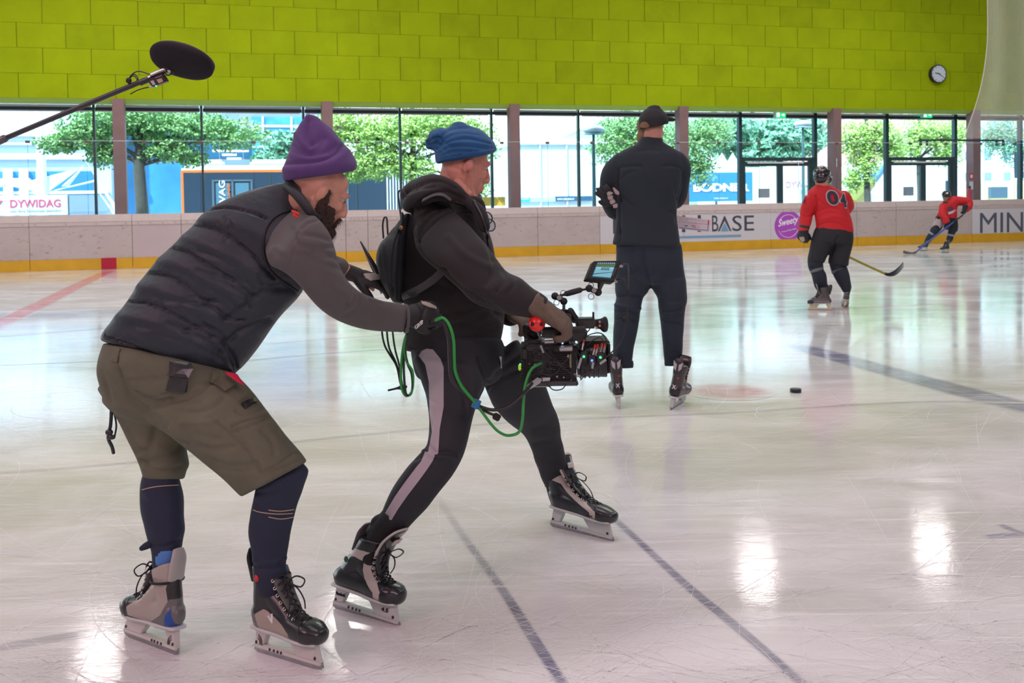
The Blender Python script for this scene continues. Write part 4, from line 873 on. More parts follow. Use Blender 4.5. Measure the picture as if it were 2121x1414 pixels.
def seat(me_o, poly, mat, name, parent, th=.003, k=1):
    """a thin piece (patch, pocket, strip) laid on a garment, its outline following the surface"""
    bpy.context.view_layer.update(); ctr = (sum(p[0] for p in poly)/len(poly), sum(p[1] for p in poly)/len(poly)); V = []; n = len(poly)
    for f in (1, .55):
        for x, y in poly: V.append(surf(me_o, ctr[0]+(x-ctr[0])*f, ctr[1]+(y-ctr[1])*f, 0))
    V.append(surf(me_o, *ctr, 0)); 
    if any(a[0] is None for a in V): return None
    top = [a+b*th for a, b in V]; bot = [a-b*.002 for a, b in V[:n]]; Fc = [(i, (i+1) % n, n+(i+1) % n, n+i) for i in range(n)]+[(n+i, n+(i+1) % n, 2*n) for i in range(n)]+[(i, 2*n+1+i, 2*n+1+(i+1) % n, (i+1) % n) for i in range(n)]
    return MB().add(top+bot, Fc).build(name, mat, parent, smooth=False)
def line_on(me_o, pts, r, mat, name, parent, lift=.001, k=3):
    bpy.context.view_layer.update(); L = [surf(me_o, x, y, lift)[0] for x, y in smoothpl(pts, k)]; L = [p for p in L if p is not None]
    if len(L) > 2: return MB().part(wire(L, r, k=1, n=6)).build(name, mat, parent, True)
# ================================================================== THE MAN IN THE PURPLE BEANIE
A = thing('person', 'person in purple beanie, black quilted vest and olive shorts, bending forward on hockey skates', 'person', G(460, 1350))
ya = 2.93
fw = RM(27, 24); lf = (fw @ Vector((0, 1, 0)))
HA = Matrix.Translation(P(670, 399, 2.86)+lf*.070) @ fw @ Matrix.Scale(.93, 4)
arm_n = [(P(610, 495, 2.88), .05), (P(650, 590, 2.82), .048), (P(700, 630, 2.88), .042), (P(790, 655, 2.98), .034), (P(850, 655, 3.03), .028)]
arm_f = [(P(610, 480, 3.20), .06), (P(640, 560, 3.28), .045), (P(700, 560, 3.30), .034), (P(722, 566, 3.32), .026), (P(735, 571, 3.33), .016)]
leg_n = [(P(400, 790, 2.86), .095), (P(500, 890, 2.80), .08), (P(585, 975, 2.77), .058), (P(560, 1080, 2.80), .048), (P(560, 1200, 2.84), .036)]
leg_f = [(P(290, 790, 2.95), .095), (P(305, 900, 2.95), .075), (P(335, 1000, 2.93), .052), (P(336, 1070, 2.93), .046), (P(344, 1200, 2.92), .034)]
trunk = [(P(345, 740, 2.92), .13), (P(430, 600, 2.94), .13), (P(540, 490, 2.96), .13), (P(600, 445, 2.99), .055), (P(630, 415, 2.93), .054), (P(660, 390, 2.91), .056)]
def slim(L, f): return [(p[0], p[1]*f) for p in L]
trunk = slim(trunk[:4], .75)+trunk[4:]
me = meld(headparts(HA, hat=.9)+[limb(slim(q, .70)) for q in (arm_n,)]+[limb(slim(leg_n, .55)), limb(slim(leg_f, .5))]+[limb(slim(arm_f[:2], .7)+arm_f[2:]), limb(trunk, n=20)]+handparts(MX(P(850, 652, 3.03), P(893, 655, 3.06)-P(850, 652, 3.03), (0.1, -1, .35)), -1, (30, 45, 30), .6)+handparts(MX(P(745, 573, 3.33), P(790, 590, 3.36)-P(745, 573, 3.33), (0, -.55, 1)), -1, (8, 22, 18), .6), .0048, 2)
body = link(me, 'body', SKIN, A); eyes(HA, A)
BEARD = M('beard', (.045, .026, .018), .8, bump=.9, bscale=260, stretch=(1, 1, .4)); HAIRB = M('hair_brown', (.05, .03, .02), .7)
bp = [xf(limb([(Vector((.004, q*.066, -.01)), .010), (Vector((.006, q*.064, -.05)), .017), (Vector((.035, q*.052, -.088)), .023), (Vector((.078, q*.02, -.112)), .024)], n=12), HA) for q in (-1, 1)]
bp += [xf(ell((.080, 0, -.118), (.026, .030, .034)), HA), xf(ell((.095, 0, -.100), (.014, .024, .014)), HA), xf(ell((.100, 0, -.052), (.009, .026, .006)), HA), xf(ell((.092, .023, -.07), (.008, .008, .018)), HA), xf(ell((.092, -.023, -.07), (.008, .008, .018)), HA), xf(ell((.055, -.048, -.075), (.022, .012, .026)), HA), xf(ell((.055, .048, -.075), (.022, .012, .026)), HA), xf(ell((.07, 0, -.135), (.022, .026, .028)), HA)]
bp += [xf(limb([(Vector((.016, q*.070, .012)), .008), (Vector((.014, q*.068, -.015)), .013), (Vector((.014, q*.064, -.045)), .018)], n=12), HA) for q in (-1, 1)]+[xf(ell((.042, q*.046, -.052), (.030, .020, .030)), HA) for q in (-1, 1)]
bo = garment('beard', bp, BEARD, A, .0035, 2, rough=(.004, 120))
fz = (HA.to_3x3() @ Vector((.25, 0, -1)))
strands(bo.data, 3500, .012, .0005, BEARD, 'beard_hair', bo, tuple(fz), .5)
for q in (-1, 1): MB().part(xf(ell((.088, q*.030, .031), (.006, .018, .004)), HA)).build('eyebrow', HAIRB, A, True)
# beanie
KN = M('knit_purple', (.085, .040, .165), .85, bump=.5, bscale=420, stretch=(1, 1, .5), var=.10, vscale=12, sheen=.3)
bt = tube([(588, 374, 737, 352, 2.93, .84), (586, 352, 739, 338, 2.93, .88), (596, 325, 728, 316, 2.94, .92), (605, 297, 712, 298, 2.94, .88), (615, 268, 695, 276, 2.94, .78), (624, 252, 682, 262, 2.94, .75), (632, 243, 666, 250, 2.94, .75)], n=40, cap=.05, cap2=.8)
z2 = lambda *p: Z(530, 180, 3.536, *p)
garment('beanie', [bt], KN, A, .005, 3, [(z2((210, 565), (300, 555), (400, 548), (480, 535), (550, 510), (600, 475), (628, 430)), 4, .008), (z2((215, 600), (350, 605), (500, 580), (620, 520), (670, 470)), 9, -.005),
    (z2((380, 250), (375, 330), (385, 400), (400, 430)), 6, .010), (z2((400, 430), (450, 400), (480, 350), (470, 300)), 7, .006), (z2((280, 430), (340, 480), (430, 500), (540, 470), (590, 430)), 8, .007), (z2((300, 350), (350, 420), (420, 450)), 8, -.008), (z2((480, 300), (540, 360), (600, 420)), 8, -.006), (z2((260, 500), (380, 520), (520, 500)), 5, -.004), (z2((500, 380), (470, 440), (400, 480)), 6, .005)])
# vest
VM = M('vest_nylon', (.012, .020, .031), .52, bump=.35, bscale=60, var=.15, vscale=7, sheen=.15)
v = lambda *p: Z(190, 220, 2.525, *p)
def e2(*q):
    out = []
    for a in q:
        (x1, y1), (x2, y2) = v((a[0], a[1]), (a[2], a[3])); out.append((x1, y1, x2, y2, a[4], a[5]))
    return out
vt = tube(e2((60, 1225, 735, 1400, 2.92, .62), (75, 1180, 790, 1350, 2.92, .64), (195, 1018, 880, 1240, 2.93, .66), (300, 872, 975, 1110, 2.94, .66), (420, 740, 1085, 985, 2.95, .66), (540, 618, 1130, 890, 2.95, .66), (640, 528, 1170, 790, 2.95, .66), (760, 470, 1190, 690, 2.95, .64), (900, 422, 1185, 620, 2.95, .60), (985, 398, 1170, 560, 2.94, .58)), n=60, k=5, cap=.05, cap2=.3, ex=2.15)
sh = [ell(P(600, 478, 2.83), (.085, .07, .09))]
seams = [v((600, 545), (700, 527), (790, 542), (870, 565), (920, 592)), v((540, 620), (620, 632), (700, 665), (780, 722), (850, 782), (910, 850), (960, 900)), v((420, 740), (490, 760), (560, 800), (650, 850), (750, 920), (820, 975), (865, 1000)), v((300, 872), (360, 878), (430, 900), (500, 945), (560, 1000), (640, 1050), (720, 1110), (800, 1120)), v((195, 1018), (260, 1025), (330, 1042), (420, 1080), (500, 1125), (600, 1190), (700, 1245), (750, 1330), (765, 1375)), v((70, 1200), (160, 1235), (300, 1290), (420, 1335), (560, 1370), (720, 1388))]
fl = [(s, 2.2, .014) for s in seams]+[(s, 16, -.0) for s in seams]
mid = [v((560, 580), (700, 595), (850, 650), (950, 740)), v((480, 680), (600, 720), (760, 810), (900, 920)), v((360, 805), (480, 830), (640, 920), (780, 1010)), v((250, 945), (360, 955), (500, 1040), (640, 1110)), v((130, 1100), (300, 1120), (480, 1210), (620, 1280))]
fl += [(s, 15, -.007) for s in mid]
fl += [(v(*p), w_, d) for p, w_, d in (
    (((710, 590), (725, 630), (700, 700)), 5, .006), (((560, 760), (660, 790), (740, 840)), 4, .006), (((640, 880), (760, 900), (860, 960)), 5, .008), (((400, 1010), (520, 1030), (640, 1020)), 6, .008), (((520, 1000), (600, 1010), (700, 1040)), 4, .006), (((480, 1180), (560, 1150), (650, 1180), (700, 1230)), 6, .010), (((400, 1140), (500, 1180), (600, 1230), (680, 1300)), 5, .008), (((390, 1200), (500, 1240), (620, 1290), (680, 1330)), 5, .007),
    (((720, 1240), (760, 1190), (850, 1150), (930, 1120)), 6, .014), (((820, 1040), (850, 1000), (940, 960), (1040, 960)), 7, .010), (((700, 1110), (760, 1080), (810, 1040)), 6, .008), (((1010, 920), (1060, 960), (1090, 1000)), 4, .006), (((700, 1260), (720, 1320), (745, 1380)), 4, .007), (((880, 900), (930, 940), (1040, 930)), 6, .008), (((560, 860), (700, 930), (820, 1000)), 5, .006), (((250, 1150), (400, 1170), (520, 1230)), 5, .004), (((640, 1210), (560, 1110), (470, 1050)), 5, .006), (((760, 1060), (700, 1000), (610, 950)), 5, .006))]
ve = garment('vest', [vt], VM, A, .0065, 2, fl, rough=(.004, 9))
VD = M('vest_trim', (.008, .010, .016), .6, bump=.3, bscale=200)
line_on(ve, v((1150, 560), (1080, 545), (990, 560), (925, 615), (898, 700), (905, 800), (950, 875), (1010, 925), (1075, 965)), .0045, VD, 'armhole_trim', A, .001)
col = tube([(586, 386, 664, 442, 2.92, .8), (592, 372, 668, 425, 2.92, .8), (604, 362, 672, 408, 2.92, .8)], n=30, cap=.1, cap2=.1)
garment('collar', [col, limb([(P(594, 386, 2.90), .014), (P(612, 400, 2.83), .015), (P(630, 422, 2.80), .015), (P(648, 444, 2.80), .013), (P(664, 454, 2.86), .010)], n=14)], VD, A, .006, 2)
# fleece sleeves
FL = M('fleece_grey', (.088, .082, .082), .85, bump=.4, bscale=380, var=.07, vscale=9, sheen=.3)
sn = tube([(604, 436, 548, 500, 2.87, .50), (630, 436, 552, 527, 2.83, .60), (655, 448, 562, 548, 2.79, .66), (678, 478, 578, 557, 2.78, .72), (692, 510, 592, 566, 2.78, .78), (702, 547, 610, 582, 2.78, .82), (722, 583, 636, 608, 2.80, .84), (752, 607, 668, 643, 2.84, .86), (786, 620, 716, 670, 2.90, .88), (815, 625, 772, 684, 2.95, .88), (846, 631, 834, 688, 3.0, .9)], n=36, cap=.2, cap2=.1)
sf = limb([(P(628, 500, 3.17), .07), (P(655, 545, 3.26), .06), (P(700, 556, 3.30), .042)])
q2 = lambda *p: Z(190, 220, 2.525, *p)
garment('fleece_sleeves', [sn, sf], FL, A, .0055, 2, [(q2((1050, 640), (1080, 720), (1180, 740), (1265, 735)), 5, .006), (q2((1110, 670), (1180, 680), (1240, 700)), 5, .005), (q2((1100, 640), (1130, 610), (1180, 595)), 3, .006), (q2((1075, 780), (1040, 740), (1080, 660)), 2.5, .004), (q2((1020, 850), (1050, 780), (1075, 700)), 2.5, .003),
    (q2((1160, 760), (1230, 770), (1290, 800)), 6, .007), (q2((1130, 800), (1200, 820), (1300, 850)), 6, .006), (q2((1110, 770), (1170, 790), (1250, 790)), 4, .005), (q2((1385, 960), (1370, 1010), (1330, 1040)), 4, .007), (q2((1400, 990), (1380, 1060), (1330, 1090)), 4, .005), (q2((1440, 985), (1460, 1020), (1515, 1030)), 3, .004), (q2((1270, 940), (1330, 980), (1350, 1040)), 6, -.005), (q2((940, 770), (960, 740), (1000, 760)), 6, -.006)], rough=(.003, 12))
MB().part(torus((P(846, 631, 3.0)+P(834, 688, 3.0))/2, .041, .005, P(870, 655, 3.02)-P(830, 655, 3.0), 30, 8)).build('cuff', FL, A, True)
rp = MB(); 
for pts in ([(606, 437), (611, 440), (618, 443)], [(609, 444), (612, 446), (616, 449)], [(611, 438), (609, 447)]): rp.part(wire([P(x, y, 2.755) for x, y in pts], .0035, k=2))
rp.build('red_patch', M('patch_red', (.65, .03, .02), .6), A, True)
# shorts
SH = M('shorts_twill', (.112, .116, .078), .85, bump=.5, bscale=500, var=.12, vscale=10, detail=3)
pel = tube([(217, 712, 488, 772, 2.92, .66), (207, 745, 505, 800, 2.91, .68), (204, 778, 500, 850, 2.91, .68), (215, 820, 440, 890, 2.91, .66)], n=44, cap=.1, cap2=.5)
rl = tube([(486, 775, 300, 862, 2.87, .74), (515, 806, 345, 895, 2.84, .76), (541, 836, 386, 925, 2.82, .78), (577, 888, 428, 957, 2.80, .86), (607, 922, 464, 990, 2.79, .90), (633, 956, 503, 1026, 2.785, .92)], n=40, cap=.3, cap2=.04)
ll = tube([(206, 806, 392, 860, 2.95, .80), (228, 842, 390, 900, 2.95, .80), (254, 886, 388, 930, 2.95, .80), (270, 920, 389, 945, 2.945, .9), (284, 952, 390, 962, 2.94, .94), (293, 975, 384, 975, 2.935, .98), (298, 992, 380, 990, 2.935, 1)], n=36, cap=.3, cap2=.08)
s5 = lambda *p: Z(180, 680, 3.288, *p)
sfl = [(s5(*p), w_, d) for p, w_, d in (
    (((210, 200), (205, 280), (240, 400), (290, 490), (370, 580), (500, 670), (620, 750), (690, 790)), 2.5, .006), (((205, 290), (250, 400), (310, 480), (400, 570), (540, 660)), 9, .010),
    (((275, 350), (400, 345), (560, 325)), 2.0, .005), (((280, 372), (400, 362), (550, 345)), 1.8, .004), (((275, 380), (300, 420), (440, 470), (575, 425)), 1.6, .004), (((560, 490), (700, 460), (830, 380), (900, 360)), 5, .008), (((380, 480), (520, 500), (680, 480)), 5, .006), (((340, 440), (480, 520), (640, 520), (760, 500)), 5, .005),
    (((700, 430), (800, 400), (900, 390)), 4, -.005), (((830, 600), (880, 640), (960, 700), (1060, 800), (1120, 870), (1185, 975)), 2.2, .006), (((850, 575), (990, 660), (1080, 790), (1150, 880), (1190, 960)), 2.0, .003), (((990, 665), (1100, 620), (1230, 590)), 2.2, .006), (((1000, 700), (1120, 660), (1240, 610)), 4, .005), (((1190, 975), (1280, 940), (1400, 850), (1445, 850)), 2, .005),
    (((860, 900), (960, 940), (1150, 920)), 6, .008), (((900, 960), (1020, 980), (1160, 950)), 5, .006), (((740, 720), (820, 740), (900, 750)), 6, .005), (((760, 800), (860, 820), (1000, 800)), 6, .005), (((330, 850), (420, 820), (450, 740), (460, 690)), 8, .010), (((350, 920), (470, 900), (580, 860), (640, 800)), 8, .010), (((360, 900), (420, 950), (520, 980), (640, 940)), 5, .008), (((540, 640), (600, 700), (640, 740)), 8, -.006), (((280, 690), (330, 800), (400, 860)), 5, .006), (((100, 300), (130, 380), (160, 500)), 5, .006), (((1060, 500), (1120, 470), (1160, 500)), 4, .006), (((1020, 560), (1100, 580), (1200, 540)), 5, .006), (((1200, 700), (1260, 760), (1280, 850)), 6, .005), (((1300, 700), (1370, 780), (1400, 830)), 5, .005), (((1180, 1010), (1300, 960), (1440, 900)), 2, .004), (((610, 560), (740, 570), (860, 540), (930, 480)), 6, .006), (((640, 640), (780, 640), (880, 620)), 6, -.005))]
so2 = garment('shorts', [pel, rl, ll], SH, A, .0058, 2, sfl, rough=(.004, 11))
def onm(x, y, Y): return P(x, y, Y)
def patch(poly, Y, th, mat, name, parent, lift=.0):
    V = [P(x, y, Y) for x, y in poly]; n = (V[1]-V[0]).cross(V[2]-V[1]).normalized(); 
    if n.y > 0: n = -n
    return MB().part(prism(V, n*th)).build(name, mat, parent, bevel=th*.3)
PKT = M('shorts_pocket', (.098, .104, .070), .85, bump=.5, bscale=500, var=.1)
seat(so2, s5((860, 590), (1000, 500), (1080, 430), (1130, 420), (1180, 510), (1225, 585), (1120, 625), (1000, 665), (930, 640)), PKT, 'pocket_flap', so2, .006)
seat(so2, s5((1050, 520), (1090, 490), (1140, 480), (1150, 510), (1110, 530), (1075, 550)), BLK, 'label_patch', so2, .009)
seat(so2, s5((178, 140), (210, 130), (232, 145), (205, 235), (172, 225)), SH, 'belt_loop', so2, .006)
seat(so2, s5((565, 240), (700, 250), (720, 290), (690, 340), (570, 330)), BLK, 'belt_pouch', A, .015)
ph = seat(so2, s5((570, 330), (690, 340), (680, 430), (545, 415)), BLK, 'pouch_flap', A, .012)
seat(so2, s5((1380, 880), (1400, 860), (1430, 950), (1395, 975)), SH, 'hem_loop', so2, .006)
seat(so2, s5((850, 310), (900, 300), (980, 370), (1000, 400), (940, 440), (880, 390), (835, 360)), PKT, 'pocket_edge', so2, .012)
MB().part(tube([(464, 770, 492, 775, 2.80, .4), (474, 778, 502, 790, 2.785, .4), (490, 790, 508, 799, 2.775, .3)], n=14)).build('red_cloth', M('cloth_red', (.55, .005, .06), .7), A, True)
# strap hanging behind
MB().part(wire([P(231, 848, 2.93), P(229, 880, 2.93), P(224, 905, 2.93), P(232, 925, 2.93), P(235, 937, 2.93)], .0055)).part(wire([P(235, 850, 2.93), P(241, 880, 2.93), P(237, 905, 2.93)], .003)).part(ell(P(226, 895, 2.92), (.012, .008, .010))).part(ell(P(230, 905, 2.92), (.014, .006, .008))).build('key_strap', BLK, A, True)
# leggings
LG = M('legging_navy', (.010, .017, .042), .7, bump=.3, bscale=500, var=.08, vscale=20, masks=[])
lgl = tube([(312, 935, 364, 935, 2.94, .7), (300, 972, 366, 972, 2.93, .8), (293, 1000, 373, 998, 2.93, .88), (291, 1030, 379, 1030, 2.93, .92), (292, 1060, 381, 1078, 2.925, .94), (300, 1092, 381, 1098, 2.92, .95), (307, 1116, 377, 1127, 2.92, .95), (315, 1149, 373, 1147, 2.92, .98), (319, 1200, 370, 1200, 2.92, 1)], n=30, cap=.2)
lgr = tube([(560, 972, 614, 948, 2.80, .7), (542, 992, 634, 966, 2.79, .78), (532, 1012, 637, 982, 2.785, .86), (524, 1045, 618, 1036, 2.79, .9), (516, 1085, 606, 1081, 2.80, .92), (518, 1125, 598, 1125, 2.82, .95), (524, 1156, 593, 1160, 2.83, .95), (528, 1195, 592, 1195, 2.84, 1), (535, 1235, 590, 1235, 2.845, 1)], n=30, cap=.25)
z5 = lambda *p: Z(180, 680, 3.288, *p)
lfl = [(z5((375, 1150), (400, 1180), (440, 1190)), 5, .004), (z5((1140, 1190), (1200, 1210), (1300, 1170)), 6, .004), (z5((1160, 1120), (1260, 1110), (1360, 1050)), 5, .004), ([(528, 1175), (560, 1180), (592, 1172)], 4, .006), ([(526, 1160), (560, 1165), (594, 1155)], 4, -.004), ([(300, 1128), (340, 1132), (377, 1118)], 4, .006)]
lo = garment('legging', [lgr], LG, A, .0055, 2, lfl, rough=(.002, 20)); lo2 = garment('legging', [lgl], LG, A, .0055, 2, lfl, rough=(.002, 20))
PIP = M('piping_tan', (.42, .33, .24), .6)
line_on(lo2, z5((378, 1098), (450, 1080), (540, 1070), (622, 1066)), .0016, PIP, 'piping', lo2)
for pl in (((1135, 1235), (1180, 1250), (1290, 1262), (1400, 1258)), ((1240, 1236), (1320, 1243), (1408, 1232)), ((1240, 1283), (1320, 1296), (1404, 1284))): line_on(lo, z5(*pl), .0016, PIP, 'piping', lo)
MB().part(limb([(P(316, 1124, 2.91), .012), (P(303, 1130, 2.90), .011), (P(294, 1135, 2.89), .008)])).build('legging_tab', LG, A, True)
MB().part(tube([(316, 1142, 374, 1142, 2.92, 1.02), (319, 1175, 371, 1175, 2.92, 1.02), (325, 1210, 368, 1210, 2.92, 1)], n=24)).build('sock', M('sock_blue', (.08, .22, .55), .8), A, True)
MB().part(ell(P(332, 1180, 2.885), (.013, .012, .013))).build('sock_red', M('sock_red', (.65, .03, .03), .8), A, True)
MB().part(ell(P(533, 1196, 2.815), (.008, .012, .012))).build('sock_red', M('sock_red', (0, 0, 0)), A, True)
# gloves
GB = M('glove_black', (.014, .014, .016), .6, bump=.3, bscale=220); GP = M('glove_beige', (.36, .32, .28), .75, bump=.4, bscale=160, var=.1, vscale=30)
HR = MX(P(846, 655, 3.02), P(893, 652, 3.07)-P(846, 658, 3.02), (0.1, -1, .35))
gl = handparts(HR, -1, (30, 45, 30), .98, (35, -25), 1.12)+[xf(limb([(Vector((-.030, 0, 0)), .037, .032), (Vector((.0, 0, 0)), .035, .028), (Vector((.03, 0, 0)), .04, .026)], n=18, ref=(0, 0, 1), cap=.3), HR)]
g1 = garment('glove', gl, GB, A, .0035, 2, [([(880, 640), (872, 660), (862, 680)], 3, .003)], label='black and beige glove holding the cables')
line_on(g1, [(858, 684), (852, 690), (846, 686)], .003, GP, 'glove_edge', g1, .002); seat(g1, [(872, 624), (890, 628), (903, 636), (903, 640), (888, 636), (874, 630)], GP, 'glove_patch', g1, .003)
pt, nr = surf(g1, 866, 676, .002)
if pt is not None: text('GRIP', P(862, 682, pt.y-.012), P(885, 662, pt.y)-P(862, 682, pt.y), P(858, 672, pt.y)-P(864, 679, pt.y), .011, M('glove_print', (.8, .8, .78), .6), g1, 'lettering', width=.034, bold=.03)
HL = MX(P(728, 566, 3.32), P(790, 585, 3.36)-P(728, 566, 3.32), (0, -.55, 1))
gl = handparts(HL, -1, (8, 22, 18), .95, (40, -20), 1.12)+[xf(limb([(Vector((-.03, 0, 0)), .034, .028), (Vector((.0, 0, 0)), .033, .026), (Vector((.03, 0, 0)), .036, .022)], n=18, ref=(0, 0, 1), cap=.3), HL)]
g2 = garment('glove', gl, GB, A, .0035, 2, label='black glove with grey back resting against the backpack'); seat(g2, [(752, 567), (775, 566), (788, 572), (785, 580), (768, 582), (757, 576)], GP, 'glove_patch', g2, .003)
# skates
SA = dict(key='silver', low=.42, base=(.02, .022, .026), masks=[('s1', (.36, .33, .29), .42, [[(-.09, .10), (-.06, .20), (-.08, .28), (.03, .29), (.042, .225), (.045, .18), (.075, .15), (.115, .132), (.14, .115), (.13, .09), (.06, .085), (-.05, .085)]]), ('s2', (.13, .13, .13), .4, [[(-.12, .08), (-.10, .17), (-.075, .17), (-.045, .12), (.02, .085)]]), ('s3', (.01, .07, .32), .35, [[(-.105, .083), (-.085, .145), (-.07, .12), (-.06, .083)]])], swirl=True, strap=True, tongue=M('tongue_grey', (.10, .10, .10), .6), holder=M('holder_cream', (.60, .60, .57), .35), tendon=M('tendon_silver', (.38, .38, .36), .4))
h0, t0 = G(370, 1358), G(262, 1317); yw = math.degrees(math.atan2(t0.y-h0.y, t0.x-h0.x))
skl, MA1 = skate(A, h0, yw, 0, 6, .98, SA, lean=.05, label='silver and blue hockey skate with toe turned left')
tgd = [c for c in skl.children if c.name.startswith('tendon')][0]; bpy.context.view_layer.update()
seat(tgd, [(380, 1160), (388, 1166), (386, 1182), (379, 1196), (373, 1184), (371, 1168)], M('accent_blue', (.01, .06, .28), .35), 'accent', skl, .003)
SB = dict(SA); SB['tendon'] = BLK; SB['low'] = 0; SB['short'] = 1; SB['key'] = 'silver_dark'; SB['strap'] = False; SB['masks'] = [('s1', (.36, .31, .26), .45, [[(-.085, .09), (-.06, .13), (-.02, .15), (.03, .135), (.07, .12), (.10, .10), (.10, .085), (-.05, .085)]]), ('s2', (.13, .13, .13), .4, [[(-.12, .08), (-.10, .15), (-.08, .15), (-.06, .12), (-.05, .085)]])]
h0, t0 = G(528, 1347), G(662, 1388); yw = math.degrees(math.atan2(t0.y-h0.y, t0.x-h0.x))
skr, MA2 = skate(A, h0, yw, 0, -3, 1.0, SB, lean=-.2, label='black hockey skate with beige side panel pointing at the photographer')
dec_ = MA2 @ Vector((.05-.2*.14, .022, .25)); text('SUPREME', dec_, MA2.to_3x3() @ Vector((.05, -1, .25)), MA2.to_3x3() @ Vector((-.2, 0, 1)), .010, M('ink_blue', (.05, .15, .5), .5), skr, 'lettering', width=.042)
mark = MB(); mk = Vector((-.052, -.047, .247))
text('V', MA2 @ Vector((.03, -.055, .12)), (MA2.to_3x3() @ Vector((1, 0, .5))), (MA2.to_3x3() @ Vector((-.5, 0, 1))), .025, WHITE, skr, 'logo_mark', width=.02)
# ================================================================== THE CAMERA OPERATOR
B = thing('person', 'person in blue beanie, black hoodie and white-striped black trousers, skating with a film camera', 'person', G(980, 1200))
fwB = RM(24, 14); lfB = fwB @ Vector((0, 1, 0))
HB = Matrix.Translation(P(973, 341, 3.33)+lfB*.072) @ fwB @ Matrix.Scale(.95, 4)
def slim(L, f): return [(p[0], p[1]*f) for p in L]
bn_ = [(P(925, 480, 3.27), .07), (P(960, 560, 3.2), .055), (P(1000, 600, 3.16), .05), (P(1080, 625, 3.12), .04), (P(1128, 640, 3.10), .032)]
bf_ = [(P(930, 480, 3.62), .07), (P(980, 570, 3.62), .055), (P(1010, 620, 3.55), .045), (P(1070, 650, 3.47), .035)]
lnB = [(P(925, 740, 3.34), .10), (P(925, 830, 3.22), .085), (P(920, 940, 3.14), .065), (P(870, 1020, 3.12), .052), (P(810, 1090, 3.12), .042), (P(775, 1160, 3.12), .036)]
lfB_ = [(P(980, 740, 3.48), .10), (P(1060, 820, 3.62), .075), (P(1118, 892, 3.82), .055), (P(1145, 960, 3.93), .05), (P(1156, 1040, 4.0), .035)]
tr_ = [(P(945, 730, 3.42), .12), (P(945, 600, 3.42), .12), (P(930, 480, 3.42), .12), (P(935, 425, 3.41), .080), (P(945, 390, 3.40), .070), (P(955, 350, 3.39), .068)]
tr_ = slim(tr_[:3], .8)+tr_[3:]
me = meld(headparts(HB, hat=.88)+[limb(slim(q, .7)) for q in (bn_, bf_)]+[limb(slim(lnB, .5)), limb(slim(lfB_, .55))]+[limb(tr_, n=20), limb([(P(965, 400, 3.30), .02), (P(950, 380, 3.31), .02)], n=10)], .0045, 2)
folds(me, [(Z(690, 230, 2.668, (735, 300), (742, 350), (745, 420), (745, 480)), 2.2, .007), (Z(690, 230, 2.668, (765, 300), (762, 360), (765, 430), (762, 490)), 2.2, -.005), (Z(690, 230, 2.668, (840, 350), (830, 400), (815, 440)), 1.8, .0035), (Z(690, 230, 2.668, (800, 400), (792, 440), (790, 480)), 1.8, .003), (Z(690, 230, 2.668, (850, 255), (870, 262), (880, 275)), 1.6, .002), (Z(690, 230, 2.668, (640, 300), (700, 330), (735, 400)), 4, .003), (Z(690, 230, 2.668, (600, 320), (650, 380), (700, 440)), 4, .002)])
link(me, 'body', SKIN2, B); eyes(HB, B)
for q in (-1, 1): MB().part(xf(ell((.088, q*.030, .031), (.005, .017, .003)), HB)).build('eyebrow', M('brow_grey', (.25, .17, .13), .8), B, True)
GOAT = M('goatee_grey', (.20, .17, .15), .9)
g_ = garment('goatee', [xf(ell((.080, 0, -.112), (.020, .021, .018)), HB), xf(ell((.092, 0, -.096), (.007, .012, .010)), HB)], GOAT, B, .0035, 1, rough=(.003, 140))
strands(g_.data, 700, .012, .0005, GOAT, 'goatee_hair', g_, (.25, 0, -1), .5)
BB = M('jersey_blue', (.002, .075, .21), .75, bump=.35, bscale=500, var=.10, vscale=14, sheen=.2)
b2 = lambda *p: Z(690, 230, 2.668, *p)
def e3(*q):
    out = []
    for a in q:
        (x1, y1), (x2, y2) = b2((a[0], a[1]), (a[2], a[3])); out.append((x1, y1, x2, y2, a[4], a[5]))
    return out
bt = tube(e3((570, 288, 884, 232, 3.39, .9), (564, 262, 902, 214, 3.39, .92), (561, 225, 898, 196, 3.40, .94), (558, 185, 880, 160, 3.41, .98), (572, 135, 840, 118, 3.41, .98), (615, 102, 790, 92, 3.41, .9), (655, 78, 740, 76, 3.41, 1)), n=44, cap=.05, cap2=.5)
kn = limb([(P(*b2((590, 170))[0], 3.40), .052), (P(*b2((562, 170))[0], 3.40), .042), (P(*b2((540, 178))[0], 3.40), .028), (P(*b2((528, 182))[0], 3.40), .012)], n=16)
kn2 = [ell(P(*b2((585, 118))[0], 3.4), (.018, .03, .015)), ell(P(914, 284, 3.4), (.046, .06, .030)), ell(P(*b2((530, 165))[0], 3.4), (.014, .02, .010)), ell(P(*b2((535, 195))[0], 3.4), (.016, .02, .010))]
